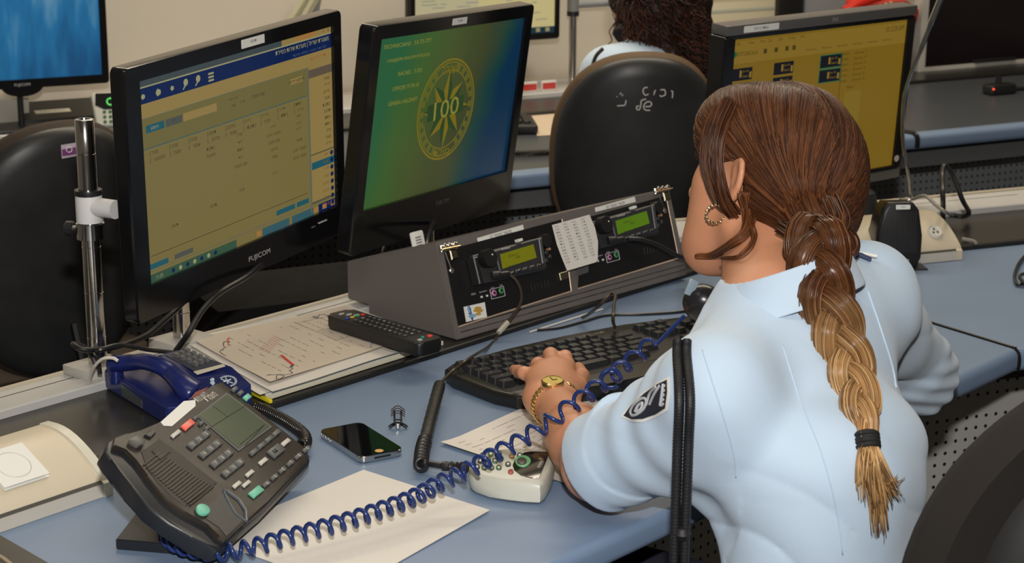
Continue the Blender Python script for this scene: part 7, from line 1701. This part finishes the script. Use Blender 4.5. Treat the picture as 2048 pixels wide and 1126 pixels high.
bm = bmesh.new(); prism(bm, [(-0.026, -0.035), (-0.018, -0.042), (0.020, -0.042), (0.028, -0.030), (0.032, 0.030), (0.026, 0.036), (-0.026, 0.036), (-0.032, 0.030)], -0.018, 0.0, FMk, bev=0.006, seg=3); finish('shell', bm, GP, km2)
bm = bmesh.new(); prism(bm, [(-0.024, 0.006), (-0.006, -0.004), (0.012, -0.004), (0.026, 0.006), (0.026, 0.032), (-0.022, 0.032)], 0.0, 0.0012, FMk); finish('black_window', bm, GLOSS, km2)
bm = bmesh.new(); tube(bm, [FMk @ Vector((0.008 + 0.0075 * math.cos(a * PI / 10), 0.012 + 0.0075 * math.sin(a * PI / 10), 0.002)) for a in range(21)], 0.0018, 6, cap=False); finish('green_ring', bm, mat('lit_green', (0.05, 0.4, 0.08), 0.3, emis=(0.05, 0.5, 0.06), estr=0.8), km2)
for r_ in range(3):
    for c_ in range(3):
        bm = bmesh.new(); prism(bm, ell(-0.006 + c_ * 0.012, -0.010 - r_ * 0.011, 0.0038, 0.0034, 10), 0.0, 0.0015, FMk); finish('key', bm, mat('green_black_key', (0.02, 0.10, 0.03), 0.4), km2)
bm = bmesh.new(); p = rear_n(215, 245, 0.57); box(bm, (-0.02, 0, 0), (0.02, 0.03, 0.045), TR((p.x, p.y, 0.7405), A3), bev=0.003); finish('holder', bm, BLACK, km2)
# pale strips leaning at the wall, top left of centre
for k, (ua, ub, wd) in enumerate(((622, 584, 0.012), (640, 606, 0.010))):
    a, b_ = wallpt(ua, -20, 0.04 + 0.015 * k), wallpt(ub, 40, 0.04 + 0.015 * k); b2 = a + (b_ - a) * 4.2
    bm = bmesh.new(); d = b2 - a; tube(bm, [a, b2], wd, 4, up=(0, 1, 0)); root_of('wall_strut', bm, mat('pale_olive_strut', (0.45, 0.43, 0.30), 0.6), b2, 'pale diagonal strut on the wall above the form monitor, the %s one' % ('left' if k == 0 else 'right'), 'strut')
a, b_ = wallpt(640, -20, 0.03), wallpt(628, 40, 0.03); bm = bmesh.new(); tube(bm, [a, a + (b_ - a) * 4.5], 0.008, 8); root_of('wall_strut', bm, GRY, a + (b_ - a) * 4.5, 'grey upright strut beside the pale ones above the form monitor', 'strut')
p = rear_n(694, 330, 0.16); bm = bmesh.new(); 
# ================================================================ office chairs seen from behind
SHELL = mat('chair_shell_black', (0.021, 0.0215, 0.023), 0.42, var=0.35, vscale=20, bump=0.08, bscale=500)
CUSH = mat('brown_black_upholstery', (0.035, 0.022, 0.012), 0.75, bump=0.5, bscale=1200)
def chair(name, label, c, yaw, W, H, tilt=0.12, sf=1.0, cushion=CUSH, shell=SHELL, rim=None, seat=True, sup=2.6, top=1.0, curve=0.05, th=0.022):
    """c = centre of the back; yaw = direction (plan angle) the sitter faces"""
    t = thing(name, label, 'chair', (c.x, c.y, 0), yaw - PI / 2)
    M = Matrix.Translation(c) @ Matrix.Rotation(yaw - PI / 2, 4, 'Z') @ Matrix.Rotation(tilt, 4, 'X')   # local +y = facing, x = right, z up
    def P(a, r, off):
        ca, sa = math.cos(a), math.sin(a); x = W / 2 * r * math.copysign(abs(ca) ** (2 / sup), ca); z = H / 2 * r * math.copysign(abs(sa) ** (2 / sup), sa) * (1.0 if sa > 0 else 1.0)
        if sa > 0: z *= top
        y = off + curve * (x / (W / 2)) ** 2 - 0.02 * (z / (H / 2))
        return M @ Vector((x, y, z))
    n = 64
    def disc(lay, mt, nm):
        bm = bmesh.new(); rings = []
        for r, off in [(r * (sf if nm != 'back_cushion' else 1), o_) for r, o_ in lay]: rings.append([bm.verts.new(P(2 * PI * k / n, r, off)) for k in range(n)] if r > 0 else [bm.verts.new(P(0, 0.0, off))])
        for a, b_ in zip(rings, rings[1:]):
            for k in range(n):
                q = list(dict.fromkeys([a[k % len(a)], a[(k + 1) % len(a)], b_[(k + 1) % len(b_)], b_[k % len(b_)]]))
                if len(q) > 2: bm.faces.new(q)
        return finish(nm, bm, mt, t, angle=0.9)
    disc([(0, -th * .9), (0.5, -th * .9), (0.80, -th * .8), (0.90, -th * .6), (0.955, -th * .2), (0.965, 0.004), (0.94, 0.006), (0, 0.006)], shell, 'back_shell')
    if rim: disc([(0.80, -th * .8 - 0.0005), (0.82, -th * .8 - 0.004), (0.88, -th * .62 - 0.004), (0.905, -th * .6 - 0.0005)], rim, 'shell_rim')
    disc([(0, 0.008), (0.90 * sf, 0.008), (0.96, 0.006 - (1 - sf) * 0.06), (0.992, 0.014), (1.0, 0.024), (0.985, 0.036), (0.93, 0.050), (0.6, 0.060), (0, 0.062)], cushion, 'back_cushion')
    if seat:
        S_M = Matrix.Translation((c.x, c.y, 0)) @ Matrix.Rotation(yaw - PI / 2, 4, 'Z')
        bm = bmesh.new(); prism(bm, rrect(-0.22, 0.06, 0.22, 0.48, 0.09, 6), 0.44, 0.51, S_M, bev=0.02, seg=3); finish('seat', bm, cushion, t)
        bm = bmesh.new(); zt_ = c.z - H * 0.25; tube(bm, smooth_path([S_M @ Vector((0, -0.03, zt_)), S_M @ Vector((0, -0.06, zt_ - 0.1)), S_M @ Vector((0, -0.02, 0.42)), S_M @ Vector((0, 0.18, 0.42))], 8), 0.022, 10, flat=0.5); finish('back_bar', bm, BLACK, t)
        bm = bmesh.new(); tube(bm, [S_M @ Vector((0, 0.26, 0.10)), S_M @ Vector((0, 0.26, 0.43))], 0.026, 14); finish('gas_column', bm, BLACK, t)
        for k in range(5):
            a = 2 * PI * k / 5; e_ = S_M @ Vector((0.28 * math.cos(a), 0.26 + 0.28 * math.sin(a), 0.065)); bm = bmesh.new(); tube(bm, [S_M @ Vector((0, 0.26, 0.10)), e_], [0.028, 0.016], 8); lg = finish('base_leg', bm, BLACK, t)
            bm = bmesh.new(); tube(bm, [e_ + Vector((-0.012, 0, -0.037)), e_ + Vector((0.012, 0, -0.037))], 0.028, 12); finish('castor', bm, BLACK, lg)
    return t, M, P
fy = math.radians(90 + 38)
# chair with chalk writing
cA = Py(1283, 250, 3.60); cA.z = Py(1283, 118, 3.6).z - 0.195
t2, M2, P2 = chair('office_chair', 'black office chair back with chalk writing in front of the curly haired colleague', cA, math.radians(90 + 6), 0.330, 0.42, tilt=0.04, sup=2.35, cushion=mat('tan_brown_upholstery', (0.11, 0.065, 0.028), 0.7, bump=0.4, bscale=1200))
def bvh_of(t, nm):
    from mathutils.bvhtree import BVHTree
    for ch_ in t.children:
        if ch_.name.startswith(nm):
            Wm = parent_world(ch_); return BVHTree.FromPolygons([Wm @ v.co for v in ch_.data.vertices], [tuple(p.vertices) for p in ch_.data.polygons]), ch_
bpy.context.view_layer.update()
bv2, shell2 = bvh_of(t2, 'back_shell')
CHALK = mat('chalk_white', (0.55, 0.55, 0.53), 0.9)
def chalk(strokes, bv, par, r=0.0014, name='chalk_writing', ox=1100, oy=0, s=2.4475):
    for st in strokes:
        c = smooth_path([Vector((ox + x / s, oy + y / s, 0)) for x, y in st], 5) if len(st) > 2 else [Vector((ox + x / s, oy + y / s, 0)) for x, y in st]
        bm = bmesh.new(); pts = []
        for p in c:
            q, _ = hit(bv, p.x, p.y, 0.0006, 3.6); pts.append(q)
        tube(bm, pts, r, 5); finish(name, bm, CHALK, par, angle=2)
chalk([[(328, 518), (365, 516)], [(365, 516), (370, 505), (372, 490)], [(342, 462), (350, 455)], [(352, 470), (358, 463)], [(326, 474), (330, 472)], [(478, 428), (462, 430), (455, 448), (466, 466), (482, 460)], [(515, 440), (507, 466)], [(540, 440), (560, 440), (564, 462), (545, 472), (536, 466)], [(592, 445), (600, 450), (598, 480)], [(470, 485), (448, 492), (444, 515)], [(444, 515), (438, 535), (426, 536), (424, 522), (436, 518)], [(466, 522), (490, 520), (497, 506), (484, 497), (466, 505), (458, 522), (466, 538), (490, 540)]], bv2, shell2)
# left chair with purple sticker
cB = Py(128, 470, 3.20); cB.z = Py(128, 246, 3.2).z - 0.225
t3, M3_, P3 = chair('office_chair', 'large black office chair back with purple sticker behind the tall chrome pole', cB, math.radians(90 + 38), 0.37, 0.46, tilt=0.03, sup=2.25)
bpy.context.view_layer.update(); bv3, shell3 = bvh_of(t3, 'back_shell')
def stick(pts, mt, lift, name, par, bv, y0): 
    bm = bmesh.new(); a = [hit(bv, u, v, lift, y0)[0] for u, v in pts]; bm.faces.new([bm.verts.new(p) for p in a]); return finish(name, bm, mt, par, smooth=False)
o = stick([(121, 290), (152, 285), (154, 311), (123, 317)], mat('lilac_sticker', (0.55, 0.48, 0.55), 0.5), 0.0015, 'lilac_sticker', shell3, bv3, 3.2)
if o: o['label'] = 'small lilac sticker with purple print'
stick([(123, 299), (151, 294), (152, 308), (124, 312)], mat('purple_print', (0.20, 0.05, 0.20), 0.5), 0.0020, 'sticker_print', o, bv3, 3.2)
bm = bmesh.new(); pts = [hit(bv3, 137 + 5.5 * math.cos(a * PI / 8), 299 + 5 * math.sin(a * PI / 8), 0.0025, 3.2)[0] for a in range(17)]; tube(bm, pts, 0.0008, 5, cap=False); finish('sticker_ring', bm, WHITEL, o)
# chair in the right foreground
cC = Py(2200, 1010, 1.74)
t4, M4_, P4 = chair('office_chair', 'woven black office chair back with grey rim in the right foreground corner', Vector((0.600, 1.74, 0.765)), math.radians(90 + 30), 0.47, 0.50, tilt=0.06, sup=2.4, cushion=mat('woven_black_fabric', (0.013, 0.010, 0.008), 0.95, bump=0.8, bscale=1500, var=0.2, vscale=300), shell=mat('chair_shell_grey', (0.014, 0.014, 0.014), 0.6), rim=mat('grey_rim_plastic', (0.13, 0.13, 0.13), 0.55, var=0.15, vscale=60, bump=0.3, bscale=900), th=0.045, sf=0.80)
# black box, added to keep the gap between the left monitors dark
cb = thing('dark_filler_box', 'black steel cabinet in the dark between the two left monitors', 'cabinet', (-0.33, 3.16, 0), A3)
bm = bmesh.new(); box(bm, (-0.20, -0.1, 0), (0.15, 0.12, 0.70), parent_world(cb), bev=0.003); finish('body', bm, mat('flat_black_filler', (0.006, 0.006, 0.006), 0.9, spec=0.15), cb)
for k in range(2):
    bm = bmesh.new(); box(bm, (-0.19, -0.106, 0.05 + 0.27 * k), (0.14, -0.1005, 0.30 + 0.27 * k), parent_world(cb), bev=0.002); dr = finish('filler_front', bm, BLACK, cb)
    bm = bmesh.new(); box(bm, (-0.08, -0.116, 0.25 + 0.27 * k), (0.03, -0.106, 0.26 + 0.27 * k), parent_world(cb), bev=0.002); finish('filler_handle', bm, GREYP, dr)
# dark foreground corner at the lower left: another desk console edge
a, b_ = Pz(-60, 1050, 0.7405), Pz(110, 1145, 0.7405)
fc = thing('desk_console', 'dark grey wedge of a desk console in the lower left corner', 'console', Pz(40, 1110, 0.7405), 0)
tp2 = [Pz(-40, 1052, 0.755), Pz(-5, 1067, 0.755), Pz(104, 1130, 0.755), Pz(150, 1160, 0.755), Pz(60, 1200, 0.755), Pz(-90, 1130, 0.755)]
bm = bmesh.new(); prism(bm, [(p.x, p.y) for p in tp2], 0.7405, 0.755, bev=0.002); finish('body', bm, mat('olive_dark_grey', (0.045, 0.040, 0.033), 0.5), fc)
bm = bmesh.new(); tube(bm, [Pz(-20, 1102, 0.756), Pz(6, 1116, 0.756), Pz(24, 1130, 0.756)], 0.0022, 6); finish('pale_edge', bm, mat('tan_trim', (0.35, 0.30, 0.2), 0.5), fc)
# ================================================================ colleague with curly hair, seen from behind
cp_ = Py(1310, 140, 3.80)
p2 = thing('person', 'woman with long dark curly hair holding a handset, seated behind the chalk marked chair', 'person', (cp_.x, cp_.y, 0.0))
r2, f2_ = Vector((0.80, 0.60, 0)), Vector((-0.60, 0.80, 0))
C2 = Py(1318, 95, 3.80)
h2 = Py(1300, 10, 3.86)
hf2 = unitv(-0.62, 0.78, -0.05); hr2 = hf2.cross(uu).normalized(); hu2 = hr2.cross(hf2)
hc2 = h2 + uu * 0.03
LS2, RS2 = C2 - r2 * 0.125 - uu * 0.045, C2 + r2 * 0.135 - uu * 0.045
hip2 = C2 - uu * 0.46
body2_f = lambda P: smin(smin(smin(s_ell(hc2, (hr2, hf2, hu2), (0.072, 0.092, 0.105))(P), s_round(C2 - uu * 0.03, hc2 - uu * 0.06, 0.055, 0.05)(P), 0.03), s_econe(C2 - uu * 0.06, hip2, (r2, f2_), (0.12, 0.08), (0.13, 0.09))(P), 0.04), smin(s_ell(hc2 + hf2 * 0.0 - hr2 * 0.076 - hu2 * 0.02, (hf2, hr2, hu2), (0.015, 0.008, 0.028))(P), smin(s_round(LS2, LS2 + r2 * 0.04 + f2_ * 0.06 - uu * 0.22, 0.042, 0.035)(P), s_round(LS2 + r2 * 0.04 + f2_ * 0.06 - uu * 0.22, LS2 + f2_ * 0.22 - uu * 0.20 + r2 * 0.16, 0.034, 0.024)(P), 0.02), 0.01), 0.01)
def body2(P):
    d = body2_f(P); return smin(d, s_round(hc2 + hf2 * 0.09 - hu2 * 0.01, hc2 + hf2 * 0.105 - hu2 * 0.04, 0.008, 0.012)(P), 0.012)
sdf_object('body', body2, (C2.x - 0.32, C2.y - 0.28, C2.z - 0.60), (C2.x + 0.32, C2.y + 0.36, C2.z + 0.30), 0.006, SKIN, p2, 2)
def shirt2(P):
    d = smin(s_econe(C2 - uu * 0.065, C2 - uu * 0.20, (r2, f2_), (0.13, 0.085), (0.15, 0.11))(P), s_econe(C2 - uu * 0.18, hip2 - uu * 0.02, (r2, f2_), (0.15, 0.11), (0.145, 0.105))(P), 0.05)
    d = smin(d, s_round(C2 - uu * 0.035, LS2, 0.04, 0.05)(P), 0.05); d = smin(d, s_round(C2 - uu * 0.035, RS2, 0.04, 0.05)(P), 0.05)
    d = smin(d, s_round(LS2, LS2 + r2 * 0.04 + f2_ * 0.06 - uu * 0.20, 0.050, 0.048)(P), 0.03); d = smin(d, s_round(RS2, RS2 + f2_ * 0.10 - uu * 0.22, 0.052, 0.048)(P), 0.03)
    d = d + 0.003 * vnoise(P, 30, 4); return smax(d, -s_round(C2 + uu * 0.0, C2 + uu * 0.1, 0.056, 0.07)(P), 0.006)
sdf_object('shirt', shirt2, (C2.x - 0.32, C2.y - 0.28, C2.z - 0.60), (C2.x + 0.34, C2.y + 0.36, C2.z + 0.06), 0.006, SHIRT, p2, 1)[0]['label'] = 'pale blue uniform shirt'
CH = [hair_mat('curly_%s' % n_, c) for n_, c in (('black', (0.012, 0.006, 0.004)), ('brown', (0.035, 0.012, 0.006)), ('auburn', (0.07, 0.022, 0.010)))]
def mass2(P):
    d = smin(s_ell(hc2 - hf2 * 0.015 + hu2 * 0.012, (hr2, hf2, hu2), (0.088, 0.108, 0.112))(P), s_econe(hc2 - hf2 * 0.05 - uu * 0.02, C2 - uu * 0.13 - f2_ * 0.06 + r2 * 0.045, (r2, f2_), (0.085, 0.055), (0.085, 0.045))(P), 0.05)
    d = smax(d, -s_ell(hc2 + hf2 * 0.10 - hu2 * 0.05, (hr2, hf2, hu2), (0.10, 0.085, 0.10))(P), 0.01)
    return d + 0.005 * vnoise(P, 75, 6) + 0.002 * vnoise(P, 160, 9)
hm2, hb2 = sdf_object('curly_hair', mass2, (C2.x - 0.25, C2.y - 0.26, C2.z - 0.30), (C2.x + 0.28, C2.y + 0.30, C2.z + 0.30), 0.005, CH[0], p2, 1)
bms = [bmesh.new() for _ in range(3)]; random.seed(9)
for j in range(460):
    u0, v0 = random.uniform(1238, 1405), random.uniform(-20, 120)
    if u0 < 1262 and v0 > 20: continue
    p, nr = hit(hb2, u0, v0, 0.0, 3.7)
    loc_ = hb2.ray_cast(CAMP, ray(u0, v0).normalized())[0]
    if loc_ is None: continue
    pts = []; rad = random.uniform(0.004, 0.011); ph = random.uniform(0, 6); L_ = random.uniform(0.04, 0.12); dr_ = random.uniform(-0.3, 0.6); fq = random.uniform(90, 230); fw_ = random.uniform(0.3, 1.2)
    for i in range(22):
        s = i / 21; c = loc_ + Vector((dr_ * L_ * s, 0, -L_ * s)) + nr * 0.004
        a = ph + s * L_ * fq; pts.append(c + Vector((math.cos(a), math.sin(a) * 0.6, 0.4 * math.sin(a * 1.7 + ph))) * rad * fw_)
    tube(bms[random.choices(range(3), (3, 4, 3))[0]], pts, random.uniform(0.0006, 0.0014), 4)
for j in range(46):
    u0, v0 = random.uniform(1385, 1418), random.uniform(20, 110); c0 = Py(u0, v0, 3.72); pts = []; ph = random.uniform(0, 6); L_ = random.uniform(0.04, 0.09); rad = random.uniform(0.004, 0.008)
    for i in range(20):
        s = i / 19; a = ph + s * L_ * 420; pts.append(c0 + Vector((0.2 * L_ * s, 0, -L_ * s)) + Vector((math.cos(a), math.sin(a) * 0.6, 0)) * rad)
    tube(bms[j % 3], pts, random.uniform(0.0006, 0.0011), 4)
for k, b in enumerate(bms): finish('curls', b, CH[k], hm2, angle=2)
h2p = Py(1240, 66, 3.84)
hs2 = thing('telephone_handset', 'black telephone handset held at the ear of the curly haired colleague', 'handset', h2p)
bm = bmesh.new(); tube(bm, smooth_path([Py(1236, 68, 3.86), Py(1243, 40, 3.84), Py(1247, 10, 3.84), Py(1250, -20, 3.86)], 6), 0.012, 12); finish('grip', bm, HSM, hs2)
bm = bmesh.new(); lathe(bm, [(0, -0.010), (0.020, -0.010), (0.025, 0), (0.022, 0.014), (0, 0.018)], 24, Matrix.Translation(Py(1250, 68, 3.83)) @ unitv(0.5, 0.7, 0.5).to_track_quat('Z', 'Y').to_matrix().to_4x4()); finish('earpiece', bm, HSM, hs2)
bm = bmesh.new(); tube(bm, smooth_path([Py(1206, 97, 3.66), Py(1192, 112, 3.66), Py(1184, 135, 3.66), Py(1176, 165, 3.68)], 6), 0.009, 8, flat=0.4); o = finish('shoulder_strap', bm, BLACK, p2); o['label'] = 'black shoulder strap'
